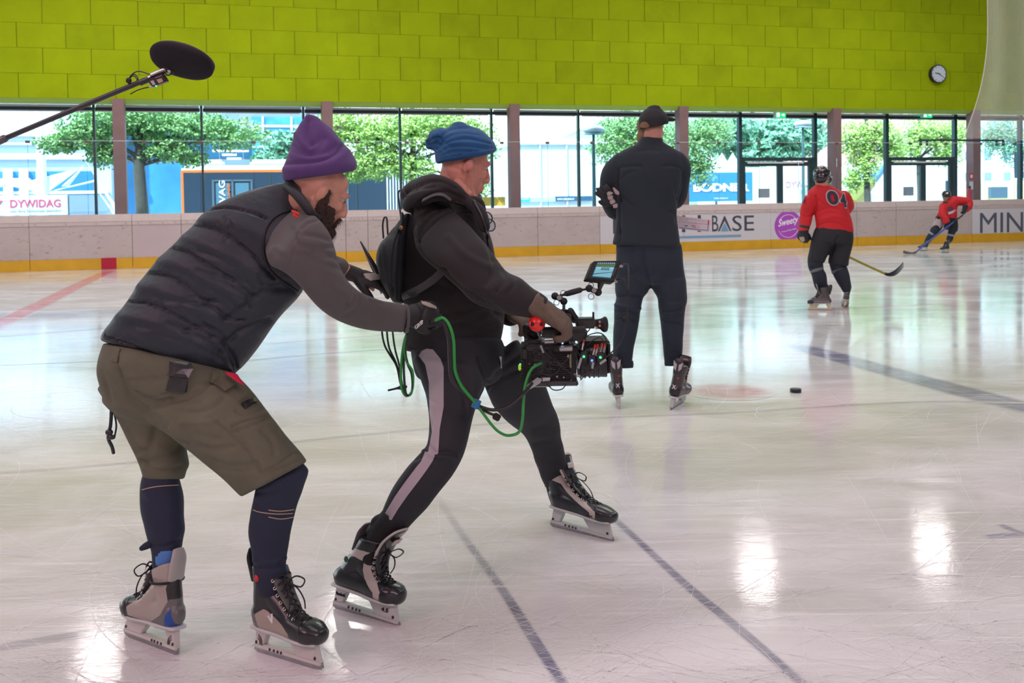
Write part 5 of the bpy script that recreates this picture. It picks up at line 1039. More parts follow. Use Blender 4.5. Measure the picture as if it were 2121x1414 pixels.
garment('beanie', [bt, kn]+kn2, BB, B, .0048, 2, [(b2(*p), w_, d) for p, w_, d in (
    (((575, 235), (650, 200), (740, 195), (840, 205), (895, 205)), 2.5, .005), (((575, 255), (660, 225), (760, 220), (850, 215)), 2.2, .004), (((575, 270), (650, 250), (720, 243), (800, 230)), 2.2, .003), (((575, 210), (640, 170), (720, 150), (800, 160), (870, 180)), 2.5, .005), (((580, 190), (640, 140), (720, 120), (800, 130)), 2.5, .004), (((570, 170), (620, 120), (680, 95), (740, 90)), 2.5, .004), (((600, 190), (680, 175), (760, 175), (860, 190)), 2.5, -.004), (((580, 225), (680, 205), (800, 210)), 2.5, -.003),
    (((520, 190), (560, 180), (600, 185)), 2.2, .006), (((525, 170), (560, 150), (600, 150)), 2.2, .006), (((555, 150), (580, 140), (590, 110)), 2, .005), (((700, 245), (730, 225), (760, 220)), 2, .004), (((640, 240), (620, 215), (600, 205)), 2.2, .003), (((575, 140), (600, 165), (640, 190)), 2.5, .004))], rough=(.003, 30))
# trousers
TR = M('track_trousers', (.0125, .015, .021), .72, bump=.3, bscale=300, var=.1, vscale=9, masks=[('stripe', (.40, .37, .40), .7)])
tz = lambda *p: Z(740, 660, 3.074, *p)
tpel = tube([(850, 700, 1040, 705, 3.40, .80), (851, 730, 1045, 725, 3.40, .80), (858, 768, 1040, 775, 3.38, .78)], n=36, cap=.3, cap2=.5)
tn = tube([(856, 745, 1010, 760, 3.34, .82), (872, 790, 1005, 800, 3.28, .84), (885, 835, 990, 832, 3.22, .86), (889, 880, 974, 885, 3.17, .90), (884, 921, 962, 938, 3.14, .92), (863, 945, 942, 975, 3.13, .86), (840, 972, 918, 1008, 3.12, .82), (812, 1014, 893, 1042, 3.12, .82), (792, 1056, 866, 1072, 3.12, .84), (778, 1088, 842, 1098, 3.12, .88)], n=36, cap=.3, cap2=.06)
tf = tube([(1000, 790, 1075, 705, 3.46, .8), (1020, 838, 1120, 775, 3.54, .84), (1045, 868, 1143, 830, 3.62, .86), (1078, 895, 1158, 870, 3.73, .88), (1096, 920, 1164, 908, 3.81, .92), (1110, 960, 1172, 953, 3.90, .90), (1122, 992, 1172, 990, 3.96, .88), (1129, 1010, 1170, 1010, 3.99, .85)], n=36, cap=.4, cap2=.1)
stripe1 = tz((390, 235), (410, 205), (440, 190), (482, 195), (530, 255), (550, 310), (550, 560), (525, 700), (515, 862), (480, 862), (450, 852), (475, 720), (460, 600), (455, 400), (432, 290))
stripe2 = tz((432, 842), (495, 868), (480, 905), (440, 965), (385, 1040), (325, 1118), (260, 1210), (200, 1312), (165, 1380), (100, 1345), (180, 1230), (240, 1130), (290, 1058), (360, 965), (408, 905))
tro = garment('trousers', [tpel, tn, tf], TR, B, .0058, 2, [(tz(*p), w_, d) for p, w_, d in (
    (((450, 560), (480, 640), (460, 720)), 4, .005), (((450, 800), (500, 850), (580, 850), (660, 880)), 4, .008), (((420, 840), (520, 880), (640, 880)), 5, -.006), (((330, 900), (400, 880), (440, 850)), 4, .008), (((550, 330), (620, 350), (680, 480), (700, 600)), 6, .008), (((640, 330), (700, 400), (740, 520)), 5, .006), (((780, 250), (800, 330), (830, 420), (800, 480)), 6, .009), (((840, 430), (900, 340), (1000, 260), (1030, 240)), 6, .008), (((830, 440), (920, 380), (1020, 330)), 6, .007), (((430, 480), (460, 520), (540, 550)), 4, .004), (((370, 930), (340, 1000), (280, 1090)), 4, .005), (((110, 1250), (150, 1240), (190, 1260)), 4, .006), (((1160, 1050), (1240, 1090), (1330, 1040)), 4, .006), (((1100, 800), (1180, 780), (1290, 760)), 6, .004), (((400, 230), (420, 300), (460, 350)), 5, .006), (((560, 600), (600, 700), (560, 800)), 8, -.004), (((1130, 700), (1200, 680), (1280, 690)), 6, .004))],
    rough=(.0035, 11), masks=[('stripe', [stripe1, stripe2], True)])
zf = seat(tro, [(1033, 738), (1037, 738), (1038, 762), (1035, 762)], EYLET, 'zip_pull', tro, .004)
MB().part(limb([(P(792, 1072, 3.12), .016), (P(779, 1080, 3.12), .017), (P(775, 1090, 3.12), .012)])).build('trouser_tab', TR, B, True)
for a in ([(P(815, 1075, 3.12), .046), (P(790, 1105, 3.12), .044), (P(772, 1150, 3.12), .042)], [(P(1150, 995, 3.97), .044), (P(1152, 1020, 3.99), .036), (P(1156, 1040, 4.0), .030)]): MB().part(limb(a, n=18)).build('sock', M('sock_black', (.012, .013, .016), .8), B, True)
# hoodie
HM = M('hoodie_black', (.0165, .0155, .0165), .88, bump=.4, bscale=320, var=.12, vscale=8, sheen=.25)
tb = tube([(838, 724, 1031, 731, 3.41, .80), (840, 690, 1040, 700, 3.41, .82), (838, 650, 1044, 655, 3.41, .82), (836, 600, 1040, 600, 3.42, .84), (836, 555, 1030, 545, 3.43, .90), (838, 510, 1022, 505, 3.43, 1.0), (842, 470, 1012, 478, 3.43, 1.08), (856, 440, 1003, 455, 3.42, 1.02), (884, 415, 995, 440, 3.41, .9)], n=48, cap=.08, cap2=.3)
sn2 = tube([(935, 432, 856, 478, 3.30, .8), (968, 462, 862, 512, 3.25, .74), (1000, 498, 884, 540, 3.20, .76), (1028, 535, 915, 568, 3.17, .78), (1050, 562, 950, 598, 3.15, .80), (1078, 574, 985, 628, 3.13, .84), (1104, 596, 1030, 645, 3.12, .86), (1122, 606, 1072, 655, 3.11, .9), (1136, 617, 1116, 662, 3.10, .95)], n=34, cap=.3, cap2=.1)
sf2 = limb([(P(945, 470, 3.62), .075), (P(990, 570, 3.62), .062), (P(1018, 622, 3.56), .052), (P(1058, 652, 3.49), .042)], n=20)
hood = [limb([(P(*b2(a)[0], Y), r) for a, Y, r in (((725, 480), 3.29, .020), ((650, 425), 3.28, .026), ((560, 395), 3.32, .030), ((470, 425), 3.42, .036), ((430, 470), 3.46, .038), ((520, 430), 3.56, .030), ((650, 450), 3.56, .022))], n=18),
        limb([(P(*b2(a)[0], Y), r) for a, Y, r in (((660, 470), 3.28, .022), ((560, 450), 3.29, .030), ((470, 480), 3.36, .034), ((425, 520), 3.42, .028))], n=18),
        limb([(P(*b2(a)[0], Y), r) for a, Y, r in (((700, 465), 3.30, .020), ((760, 510), 3.28, .020), ((810, 560), 3.27, .022), ((835, 640), 3.26, .022))], n=14)]
ho = garment('hoodie', [tb, sn2, sf2]+hood, HM, B, .006, 2, [(b2(*p), w_, d) for p, w_, d in (
    (((470, 720), (520, 650), (600, 580), (680, 550), (760, 560)), 3, .007), (((470, 720), (490, 780), (540, 830), (610, 880)), 3, .007), (((610, 880), (660, 940), (740, 1000), (820, 1060)), 5, .012), (((440, 540), (440, 640), (470, 720)), 2.5, .005), (((480, 500), (560, 455), (640, 450), (720, 490)), 3, .008), (((450, 430), (520, 395), (600, 390), (680, 430)), 3, .006), (((400, 460), (470, 430), (560, 420)), 3, .006), (((640, 700), (740, 800), (860, 860)), 8, -.006), (((900, 830), (880, 900), (840, 960)), 6, .006), (((940, 880), (950, 930), (900, 1000)), 5, .007), (((1010, 900), (1000, 960), (960, 1010)), 5, .006), (((830, 1000), (900, 1060), (1000, 1100)), 6, .005), (((480, 1000), (560, 960), (660, 990)), 7, .007), (((420, 1100), (560, 1120), (700, 1110), (850, 1080)), 8, .007), (((430, 1180), (600, 1190), (760, 1170), (900, 1120)), 8, .007), (((500, 1240), (700, 1270), (900, 1200)), 7, .006), (((430, 1310), (600, 1330), (760, 1330), (900, 1310)), 4, .006), (((780, 1000), (880, 1080), (950, 1150)), 7, .007), (((600, 900), (560, 1000), (540, 1100)), 8, .005), (((1160, 1030), (1150, 1090), (1100, 1130)), 3, .004), (((840, 640), (860, 740), (880, 820)), 4, .006))], rough=(.004, 10))
RB = M('rib_panel', (.020, .019, .020), .85, bump=.8, bscale=90, stretch=(.4, .4, 3))
seat(ho, b2((475, 560), (560, 505), (640, 500), (720, 530), (760, 555), (680, 552), (600, 580), (530, 645), (475, 715), (455, 640)), RB, 'shoulder_panel', ho, .002)
for k in range(7):
    line_on(ho, b2((470, 590+k*16), (540, 540+k*9), (640, 510+k*6), (735, 530+k*4)), .0016, RB, 'panel_seam', ho, .003)
line_on(ho, b2((775, 500), (815, 570), (845, 660), (855, 740)), .004, BLK, 'zipper', ho, .004)
cf = [limb([(P(*b2((770, 500))[0], 3.30), .02), (P(*b2((800, 510))[0], 3.32), .022), (P(*b2((822, 545))[0], 3.34), .016)])]
garment('collar_flap', cf, HM, B, .005, 1)
# gloves
GT = M('glove_tan', (.125, .095, .068), .8, bump=.5, bscale=140, var=.15, vscale=25)
HRb = MX(P(1126, 642, 3.10), P(1160, 664, 3.10)-P(1126, 642, 3.10), (.72, -.38, .60))
gl = handparts(HRb, 1, (45, 60, 35), .98, (8, -50), 1.12, 5)+[xf(limb([(Vector((-.045, 0, 0)), .044, .040), (Vector((-.02, 0, 0)), .042, .036), (Vector((.01, 0, 0)), .042, .032), (Vector((.05, 0, 0)), .047, .026), (Vector((.08, 0, -.002)), .045, .022)], n=18, ref=(0, 0, 1), cap=.15), HRb)]
garment('glove', gl, GT, B, .0036, 2, [([(1120, 640), (1140, 660), (1150, 680)], 3, .003), ([(1135, 625), (1150, 650), (1170, 662)], 3, .002)], rough=(.002, 45), label='tan leather glove gripping the camera handle')
HLb = MX(P(1068, 652, 3.47), P(1105, 668, 3.36)-P(1068, 652, 3.47), (0, 0, 1))
gl = handparts(HLb, 1, (40, 50, 35), 1.0, (10, -40), 1.2)+[xf(limb([(Vector((-.03, 0, 0)), .038, .034), (Vector((.0, 0, 0)), .038, .03), (Vector((.05, 0, 0)), .044, .024)], n=16, ref=(0, 0, 1), cap=.2), HLb)]
garment('glove', gl, GT, B, .004, 2, label='far tan glove half hidden behind the camera')
# skates
WL = (.50, .45, .42)
band = [(-.085, .205), (-.085, .232), (-.01, .236), (.030, .232), (.038, .205), (.055, .172), (.085, .148), (.125, .128), (.150, .112), (.155, .086), (.12, .086), (.118, .105), (.09, .118), (.05, .138), (.025, .165), (.010, .195), (-.03, .205)]
SCb = dict(key='reef', base=(.012, .016, .020), masks=[('s1', WL, .45, [band])], trim=M('boot_white', WL, .5, bump=.2), tongue=BLK, tendon=M('tendon_dark', (.07, .065, .07), .45))
h0, t0 = G(690, 1258), G(818, 1292); yw = math.degrees(math.atan2(t0.y-h0.y, t0.x-h0.x))
skC, MC = skate(B, h0, yw, 3, -6, 1.03, SCb, lean=.50, label='black and cream hockey skate bearing weight')
def dec(sk, Mc, txt, o, d, u, h, mat, wd=None, bold=.0): text(txt, Mc @ Vector(o), Mc.to_3x3() @ Vector(d), Mc.to_3x3() @ Vector(u), h, mat, sk, 'lettering', width=wd, bold=bold)
INKB = M('ink_black', (.01, .01, .012), .5)
dec(skC, MC, 'Reebok', (-.083, -.0125, .050), (1, 0, 0), (-.1, 0, 1), .010, INKB, .038); dec(skC, MC, '4.5', (.135, -.0125, .045), (1, 0, 0), (0, 0, 1), .012, INKB, .028)
dec(skC, MC, 'Reebok', (.158, .020, .262), (0, -1, 0), (.75, 0, 1), .008, INKB, .036, .02)
MB().part(xf(ell((-.0285, -.036, .178), (.010, .004, .010)), MC)).build('pump_button', M('pump_green', (.01, .09, .06), .4), skC, True)
h0 = G(1140, 1089); t0 = G(1264, 1119); yw = math.degrees(math.atan2(t0.y-h0.y, t0.x-h0.x))
skD, MD = skate(B, h0, yw, 2, -6, 1.04, SCb, lean=-.62, sx=.92, label='black and cream hockey skate stretched forward')
dec(skD, MD, 'Reebok', (.11, -.051, .092), (1, 0, 0), (0, 0, 1), .006, INKB, .028)
# backpack
K = thing('backpack', 'flat black backpack with loop handles and antennas on the camera operator\'s back', 'backpack', P(815, 622, 3.42))
KM = M('pack_canvas', (.014, .020, .022), .7, bump=.4, bscale=300, var=.12, vscale=10); KS = M('pack_strap', (.05, .05, .055), .65, bump=.3, bscale=300)
kb = tube([(836, 446, 850, 444, 3.42, 5), (815, 478, 846, 474, 3.42, 4.2), (790, 508, 844, 508, 3.42, 3.6), (786, 545, 842, 545, 3.42, 3.6), (794, 580, 841, 580, 3.42, 3.9), (806, 606, 840, 608, 3.42, 4.2), (814, 622, 838, 624, 3.42, 4.6)], n=36, cap=.1, cap2=.1, ex=2.8)
kz = lambda *p: Z(690, 230, 2.668, *p)
ko = garment('bag', [kb], KM, K, .005, 2, [(kz(*p), w_, d) for p, w_, d in ((((375, 650), (350, 720), (335, 840), (330, 1040)), 3, .008), (((400, 600), (375, 700), (365, 860), (360, 1040)), 3, .006), (((290, 720), (280, 800), (300, 900), (330, 1000)), 3, .006), (((330, 640), (300, 720), (310, 860)), 4, -.005), (((260, 740), (262, 840), (285, 940)), 2.5, .004), (((350, 620), (320, 650), (280, 700)), 3, .005))], rough=(.004, 22))
def loop(pts, Y, r=(.011, .003), nm='handle_loop'): return MB().part(limb([(P(x, y, Y), r[1], r[0]) for x, y in kz(*pts)], k=5, n=10, ref=(0, 1, 0))).build(nm, KS, K, True)
loop(((378, 610), (366, 520), (360, 455), (374, 436), (395, 450), (402, 470)), 3.36); loop(((278, 700), (274, 630), (282, 590), (296, 592), (300, 640), (302, 680)), 3.45)
MB().part(limb([(P(*kz((382, 575))[0], 3.34), .006, .016), (P(*kz((376, 655))[0], 3.30), .006, .016)], ref=(0, 1, 0))).build('handle_tab', KM, K, True); MB().part(ell(P(*kz((376, 645))[0], 3.285), (.007, .004, .008))).build('brass_stud', M('brass', (.35, .20, .08), .35, metal=.8), K, True)
MB().part(limb([(P(*kz(a)[0], Y), .004, .018) for a, Y in (((500, 490), 3.27), ((560, 462), 3.255), ((610, 462), 3.25), ((650, 490), 3.25))], ref=(0, 1, .3), k=4)).build('shoulder_strap', KS, K, True)
MB().part(limb([(P(*kz(a)[0], Y), .004, .013) for a, Y in (((612, 875), 3.205), ((560, 925), 3.21), ((490, 975), 3.22), ((430, 1005), 3.25), ((385, 1025), 3.30))], ref=(0, 0, 1), k=4)).build('side_strap', KS, K, True)
MB().part(ell(P(*kz((440, 1005))[0], 3.235), (.022, .01, .014))).build('strap_buckle', KM, K, True)
for a, b, Y in (((152, 722), (238, 876), 3.40), ((160, 738), (226, 872), 3.46)):
    MB().part(limb([(P(*kz(a)[0], Y), .0028), (P(*kz(((a[0]+b[0])/2, (a[1]+b[1])/2))[0], Y), .0065), (P(*kz(b)[0], Y), .009), (P(*kz((b[0]+28, b[1]+60))[0], Y), .008), (P(*kz((b[0]+60, b[1]+95))[0], Y), .007)], k=3)).build('antenna', BLK, K, True)
# hanging glasses
E = thing('eyeglasses', 'black framed eyeglasses hanging from the hoodie collar of the camera operator', 'glasses', P(1012, 468, 3.28))
for a, r in (((850, 590), .021), ((866, 630), .021)):
    c = P(*kz(a)[0], 3.27); MB().part(torus(c, r, .0022, (.5, -.75, .25), 22, 6)).build('rim', BLK, E, True); MB().part(cyl(c, c+Vector((.0005, -.0012, 0)), r)).build('lens', glassmat('lens', (.85, .9, .95)), E)
MB().part(wire([P(*kz(a)[0], Y) for a, Y in (((840, 565), 3.28), ((825, 580), 3.29), ((830, 640), 3.29), ((845, 655), 3.28))], .002)).build('temple', BLK, E, True); MB().part(wire([P(*kz(a)[0], 3.262) for a in ((852, 607), (858, 612))], .002, k=2)).build('bridge', BLK, E, True)
# ================================================================== THE FILM CAMERA
C_ = thing('film_camera', 'black film camera rig with cables, monitor and red ball grip held low by the operator', 'camera', P(1160, 800, 3.3))
cb = M('camera_black', (.012, .013, .015), .38, bump=.15, bscale=300, spec=.6); cg = M('camera_grey', (.05, .055, .06), .35, metal=.3); ch = M('camera_chrome', (.42, .42, .43), .3, metal=.9); rub = M('rubber', (.010, .010, .011), .65); red = M('ball_red', (.70, .008, .010), .35, coat=.3); rcn = M('connector_red', (.55, .05, .03), .45)
YC = 3.22
cz = lambda *p: Z(1030, 520, 4.283, *p)
def pb(x0, y0, x1, y1, Y, d, name, mat, parent=None, bevel=.003):           # box between two opposite pixel corners at depth Y, going back d
    (ax, ay), (bx, by) = cz((x0, y0), (x1, y1)); a = P(ax, ay, Y); b = P(bx, by, Y); c = (a+b)/2; c.y += d/2
    return MB().box(c, (abs(b.x-a.x), d, abs(b.z-a.z))).build(name, mat, parent or C_, bevel=bevel)
def pt(x, y, Y): (a, b), = cz((x, y)); return P(a, b, Y)
def pc(x0, y0, x1, y1, r, Y, name, mat, parent=None, Y2=None, r2=None, bevel=0): return MB().part(cyl(pt(x0, y0, Y), pt(x1, y1, Y2 or Y), r, r2 or r, 20)).build(name, mat, parent or C_, smooth=False, bevel=bevel)
def pw_(pts, r, name, mat, parent=None, Y=YC-.02): return MB().part(wire([pt(q[0], q[1], q[2] if len(q) > 2 else Y) for q in pts], r, k=6)).build(name, mat, parent or C_, True)
body = pb(255, 830, 700, 1180, YC, .15, 'camera_body', cb, bevel=.006)
pb(212, 850, 262, 1170, YC+.01, .13, 'battery_plate', rub, bevel=.003); pb(225, 870, 262, 960, YC-.005, .1, 'battery', cb)
for k in range(12): pb(212, 870+k*24, 226, 880+k*24, YC+.0, .1, 'battery_rib', cg, bevel=.0008)
for k in range(14): pb(480, 890+k*19, 640, 900+k*19, YC-.006, .01, 'cooling_fin', rub, body, .0008)
for k in range(12): pb(265, 890+k*17, 330, 898+k*17, YC-.005, .01, 'vent_fin', rub, body, .0008)
pb(640, 850, 705, 1160, YC-.01, .15, 'lens_mount', rub); pb(645, 910, 658, 1040, YC-.013, .01, 'yellow_label', M('label_yellow', (.4, .4, .06), .5))
text('ARRI', pt(656, 1030, YC-.014), (0, 0, 1), (-1, 0, 0), .006, ch, C_, 'lettering', width=.025)
for (x, y) in ((346, 900), (346, 1055), (346, 1112), (445, 1018), (445, 1072), (445, 875), (390, 920)): pc(x, y, x, y, .0001, YC, 'x', ch) if False else MB().part(torus(pt(x, y, YC-.006), .0085, .0018, (0, 1, 0), 18, 6)).build('port_ring', cg, body, True)
for (x, y) in ((346, 900), (346, 1055), (346, 1112), (445, 1018), (445, 1072)): MB().part(cyl(pt(x, y, YC+.001), pt(x, y, YC-.008), .0045)).build('port_pin', rub, body)
pb(270, 1165, 720, 1195, YC+.0, .14, 'base_plate', cg); pb(300, 1185, 480, 1205, YC+.03, .1, 'dovetail', ch, bevel=.002)
pc(300, 1168, 700, 1168, .008, YC-.012, 'rod', cg); pc(540, 862, 665, 858, .0115, YC-.02, 'rod', ch, bevel=.001); pc(500, 864, 552, 862, .0135, YC-.02, 'rod_clamp', rub, bevel=.002)
pc(420, 800, 500, 796, .009, YC-.02, 'connector', ch); pb(560, 840, 760, 880, YC+.02, .06, 'rod_bracket', cb)
pb(270, 790, 640, 835, YC+.02, .11, 'top_plate', cb); pb(590, 745, 790, 800, YC-.005, .10, 'accessory_box', cb); pb(495, 765, 610, 822, YC-.015, .05, 'battery_clip', rub)
pb(640, 700, 800, 760, YC+.02, .05, 'accessory_rail', cg)
# matte box at the right
mbx = pb(735, 800, 1003, 1085, YC+.05, .14, 'matte_box', rub, bevel=.004)
pb(985, 820, 1007, 1085, YC+.0, .24, 'matte_box_hood', rub, bevel=.003); pb(880, 1085, 915, 1095, YC+.06, .04, 'foot', cb)
MB().part(cyl(pt(705, 975, YC+.08), pt(960, 960, YC+.08), .052, .060, 28)).build('lens', cb, C_)
for k in range(5): MB().part(torus(pt(735+k*40, 975-k*2, YC+.08), .057, .003, (1, 0, 0), 28, 6)).build('lens_ring', cg, C_, True)
# handle above
pb(395, 715, 790, 765, YC-.02, .045, 'handle_base', cb); pc(400, 706, 780, 700, .013, YC-.10, 'grip_bar', rub, bevel=.003)
pb(600, 590, 660, 740, YC-.06, .05, 'handle_post', cb); pb(570, 555, 660, 640, YC-.07, .07, 'handle_block', cg)
pb(660, 575, 720, 640, YC-.05, .05, 'clamp_block', cb); MB().part(limb([(pt(650, 530, YC-.05), .011), (pt(690, 590, YC-.05), .010)], k=2)).build('lever', rub, C_, True)
pb(700, 600, 880, 688, YC-.05, .06, 'viewfinder_body', cb, bevel=.006); MB().part(limb([(pt(880, 645, YC-.02), .016), (pt(915, 645, YC-.02), .018), (pt(945, 648, YC-.02), .026), (pt(965, 648, YC-.02), .025)], k=3, n=22, cap=.3)).build('eyecup', rub, C_, True)
pc(852, 540, 852, 605, .0035, YC-.03, 'antenna', rub); pc(620, 520, 620, 560, .006, YC-.04, 'stem', cb)
for (x, y) in ((908, 628), (908, 662), (880, 680)): MB().part(ell(pt(x, y, YC-.055), (.004, .004, .004))).build('button', M('button_orange', (.6, .2, .08), .4) if y > 640 else ch, C_, True)
# red ball end and tail of the left grip
MB().part(ell(pt(352, 640, YC-.13), (.0275, .0275, .0275), None, 24, 16)).build('red_ball', red, C_, True)
for x, y in ((315, 640), (385, 640)): 
    c = pt(x, y, YC-.13); cc = pt(352, 640, YC-.13); d = (Vector((c.x-cc.x, -.020, c.z-cc.z))).normalized(); MB().part(cyl(cc+d*.0265, cc+d*.0282, .0065)).build('ball_mark', rub, C_)
MB().part(limb([(pt(352, 640, YC-.11), .009), (pt(300, 680, YC+.02), .012), (pt(275, 700, YC+.05), .020), (pt(262, 715, YC+.06), .012)], k=3)).build('side_grip', rub, C_, True)
MB().part(limb([(pt(275, 690, YC+.05), .02), (pt(330, 760, YC+.06), .017), (pt(300, 800, YC+.06), .015)], k=3)).build('grip_arm', cb, C_, True); pb(240, 800, 300, 850, YC+.02, .08, 'rear_bracket', cb)
# monitor on a jointed arm
def ball(x, y, r=.0125): return MB().part(ell(pt(x, y, YC-.02), (r, r, r), None, 16, 12)).build('ball_joint', rub, C_, True)
for x, y in ((512, 398), (590, 445), (815, 330), (895, 365)): ball(x, y, .0125)
MB().part(limb([(pt(592, 450, YC-.02), .005), (pt(590, 545, YC-.03), .005)], k=2)).build('arm_stem', cb, C_, True); MB().part(cyl(pt(592, 515, YC-.03), pt(592, 555, YC-.03), .010)).build('arm_nut', cg, C_)
MB().part(limb([(pt(512, 398, YC-.02), .008), (pt(550, 415, YC-.02), .010), (pt(590, 445, YC-.02), .008)], k=3)).build('arm_clamp', cg, C_, True); MB().part(limb([(pt(815, 330, YC-.02), .008), (pt(860, 350, YC-.02), .010), (pt(895, 365, YC-.02), .008)], k=3)).build('arm_clamp', cg, C_, True)
MB().part(limb([(pt(560, 392, YC-.02), .0045), (pt(600, 385, YC-.02), .005), (pt(612, 378, YC-.02), .0095), (pt(735, 345, YC-.02), .0095), (pt(755, 343, YC-.02), .004), (pt(810, 332, YC-.02), .004)], k=2, n=12)).build('arm_tube', rub, C_, True)
for x, y, r in ((525, 455, .009), (586, 372, .009), (833, 402, .0095), (832, 300, .008)): MB().part(torus(pt(x, y, YC-.035), r, .0011, (.2, 1, 0), 20, 6)).build('key_ring', cg, C_, True)
for x, y in ((550, 412), (860, 347)): MB().part(cyl(pt(x, y, YC-.035), pt(x, y, YC-.022), .008)).build('wing_bolt', ch, C_, bevel=.001)
MB().part(limb([(pt(905, 350, YC-.02), .005), (pt(915, 300, YC-.02), .010), (pt(925, 270, YC-.02), .012)], k=3)).build('monitor_mount', cb, C_, True)
mon = [pt(858, 85, YC-.02), pt(1105, 82, YC+.03), pt(1040, 275, YC-.02), pt(792, 248, YC-.07)]
u = ((mon[1]-mon[0])+(mon[2]-mon[3])).normalized(); wv_ = ((mon[0]-mon[3])+(mon[1]-mon[2])).normalized(); nv = u.cross(wv_).normalized()
if nv.y > 0: nv = -nv
def quad3(a, b, c, d, th, off=0): return prism([a+nv*off, b+nv*off, c+nv*off, d+nv*off], nv*th)
def lerp(s, t): a = mon[0].lerp(mon[1], s); b = mon[3].lerp(mon[2], s); return a.lerp(b, t)
mo = MB().part(quad3(*mon, -.026)).build('monitor', rub, C_, bevel=.003)
# screen with what the camera sees (flat print in three bands)
def band(s0, t0, s1, t1, mat, name, off=.0006, th=.0006): return MB().part(prism([lerp(s0, t0)+nv*off, lerp(s1, t0)+nv*off, lerp(s1, t1)+nv*off, lerp(s0, t1)+nv*off], nv*th)).build(name, mat, mo)
scr = lambda n, c, e: M(n, (.01, .01, .01), .1, emit=c, estr=e)
band(.13, .10, .82, .88, scr('screen_blue', (.02, .09, .14), .8), 'screen'); band(.16, .18, .80, .34, scr('screen_green', (.07, .12, .06), 1.1), 'picture_wall', .0014); band(.16, .34, .80, .42, scr('screen_light', (.25, .5, .6), 1), 'picture_windows', .0014); band(.16, .42, .80, .82, scr('screen_ice', (.18, .40, .50), 1), 'picture_ice', .0014)
for k in range(6): band(.36+k*.05, .36, .385+k*.05, .50, scr('screen_dark', (.01, .02, .04), 1), 'picture_figure', .0022)
for k in range(9): band(.17+k*.07, .12, .20+k*.07, .15, scr('screen_text', (.5, .8, .9), 1), 'picture_mark', .0014)
MB().part(prism([lerp(.15, .70)+nv*.0022, lerp(.80, .56)+nv*.0022, lerp(.80, .58)+nv*.0022, lerp(.15, .74)+nv*.0022], nv*.0004)).build('picture_line', scr('screen_dark', (0, 0, 0), 1), mo)
for k in range(4): band(.03, .35+k*.13, .075, .43+k*.13, cg, 'monitor_button')
text('SMALLHD', lerp(.87, .75)+nv*.001, lerp(.90, .3)-lerp(.87, .75), lerp(.8, .5)-lerp(.9, .5), .007, ch, mo, 'lettering', width=.035)
MB().part(cyl(lerp(1, .2)+nv*-.012, lerp(1, .2)+nv*-.012+u*.016, .004)).build('plug', ch, mo); MB().part(cyl(lerp(1, .9)+nv*-.012, lerp(1, .9)+nv*-.012+u*.014, .004)).build('plug', ch, mo)
cab = M('cable_black', (.015, .016, .018), .4); cl_ = M('cable_clear', (.35, .38, .38), .25)
pw_([(1110, 120, YC+.03), (1160, 130, YC+.03), (1165, 300), (1162, 450), (1140, 600), (1130, 720), (1080, 830), (1000, 910), (930, 970), (850, 1040), (740, 1100)], .0024, 'monitor_cable', cab)
pw_([(1060, 250, YC), (1120, 250), (1150, 330), (1160, 450), (1145, 600)], .0024, 'monitor_cable', cab); MB().part(ell(pt(1137, 606, YC-.02), (.011, .008, .010))).build('cable_tie', rub, C_, True)
# wires and red connectors
for (x, y, x2, y2) in ((870, 830, 845, 925), (893, 828, 872, 925), (932, 820, 910, 900), (960, 822, 938, 900), (770, 770, 750, 880)):
    a, b = pt(x, y, YC), pt(x2, y2, YC-.02); m_ = a.lerp(b, .45); MB().part(cyl(a, m_, .0038, .0045)).build('plug_boot', rcn, C_); MB().part(cyl(m_, b, .0052)).build('plug_sleeve', ch, C_)
for (x, y, e_) in ((768, 935, (.02, .8, .2)), (840, 970, (.05, .15, 1)), (915, 942, (.02, .8, .2))):
    pb(x-28, y-40, x+28, y+45, YC-.03, .03, 'motor_box', cb, bevel=.002); MB().part(cyl(pt(x, y, YC-.034), pt(x, y, YC-.030), .0042)).build('status_light', M('led_%d' % int(e_[2]*100), (.1, .1, .1), .4, emit=e_, estr=3), C_)
pb(186, 1012, 212, 1062, YC-.01, .03, 'label', M('label_lime', (.3, .45, .03), .5, emit=(.3, .5, .02), estr=.5)); MB().part(ell(pt(203, 1003, YC-.012), (.003, .003, .003))).build('status_light', M('led_20', (0, 0, 0)), C_, True)
for (x, y) in ((580, 818), (700, 806)): pb(x-12, y-8, x+12, y+8, YC-.04, .01, 'display', M('display_white', (.5, .6, .8), .3, emit=(.5, .65, 1), estr=1.5))
for pts in (((770, 780), (820, 740), (900, 725), (950, 750), (968, 800), (962, 830)), ((800, 830), (850, 790), (900, 768), (935, 785), (940, 820)), ((830, 640), (820, 690), (795, 720)), ((400, 830), (420, 880), (470, 930), (540, 1000), (620, 1060), (700, 1110)), ((320, 965), (420, 975), (520, 990), (600, 1030)), ((360, 1000), (370, 1060), (440, 1100), (520, 1080), (560, 1020), (520, 960)), ((440, 1180), (500, 1230), (570, 1225), (605, 1190)), ((690, 900), (720, 980), (790, 1040), (860, 1030)), ((735, 1100), (780, 1110), (860, 1050), (940, 1000), (960, 960)), ((470, 880), (500, 930), (540, 980), (610, 1010)), ((700, 880), (760, 960), (800, 1060), (740, 1140)), ((380, 900), (430, 940), (480, 1000), (560, 1010), (640, 940))):
    pw_([(x, y, YC-.03) for x, y in pts], .0019, 'wire', cab)
for a, b in (((745, 945), (718, 1040)), ((850, 985), (842, 1040)), ((385, 835), (410, 900)), ((700, 1105), (735, 1108)), ((910, 1000), (965, 960))): MB().part(cyl(pt(*a, YC-.03), pt(*b, YC-.03), .0042)).build('connector', cl_, C_)
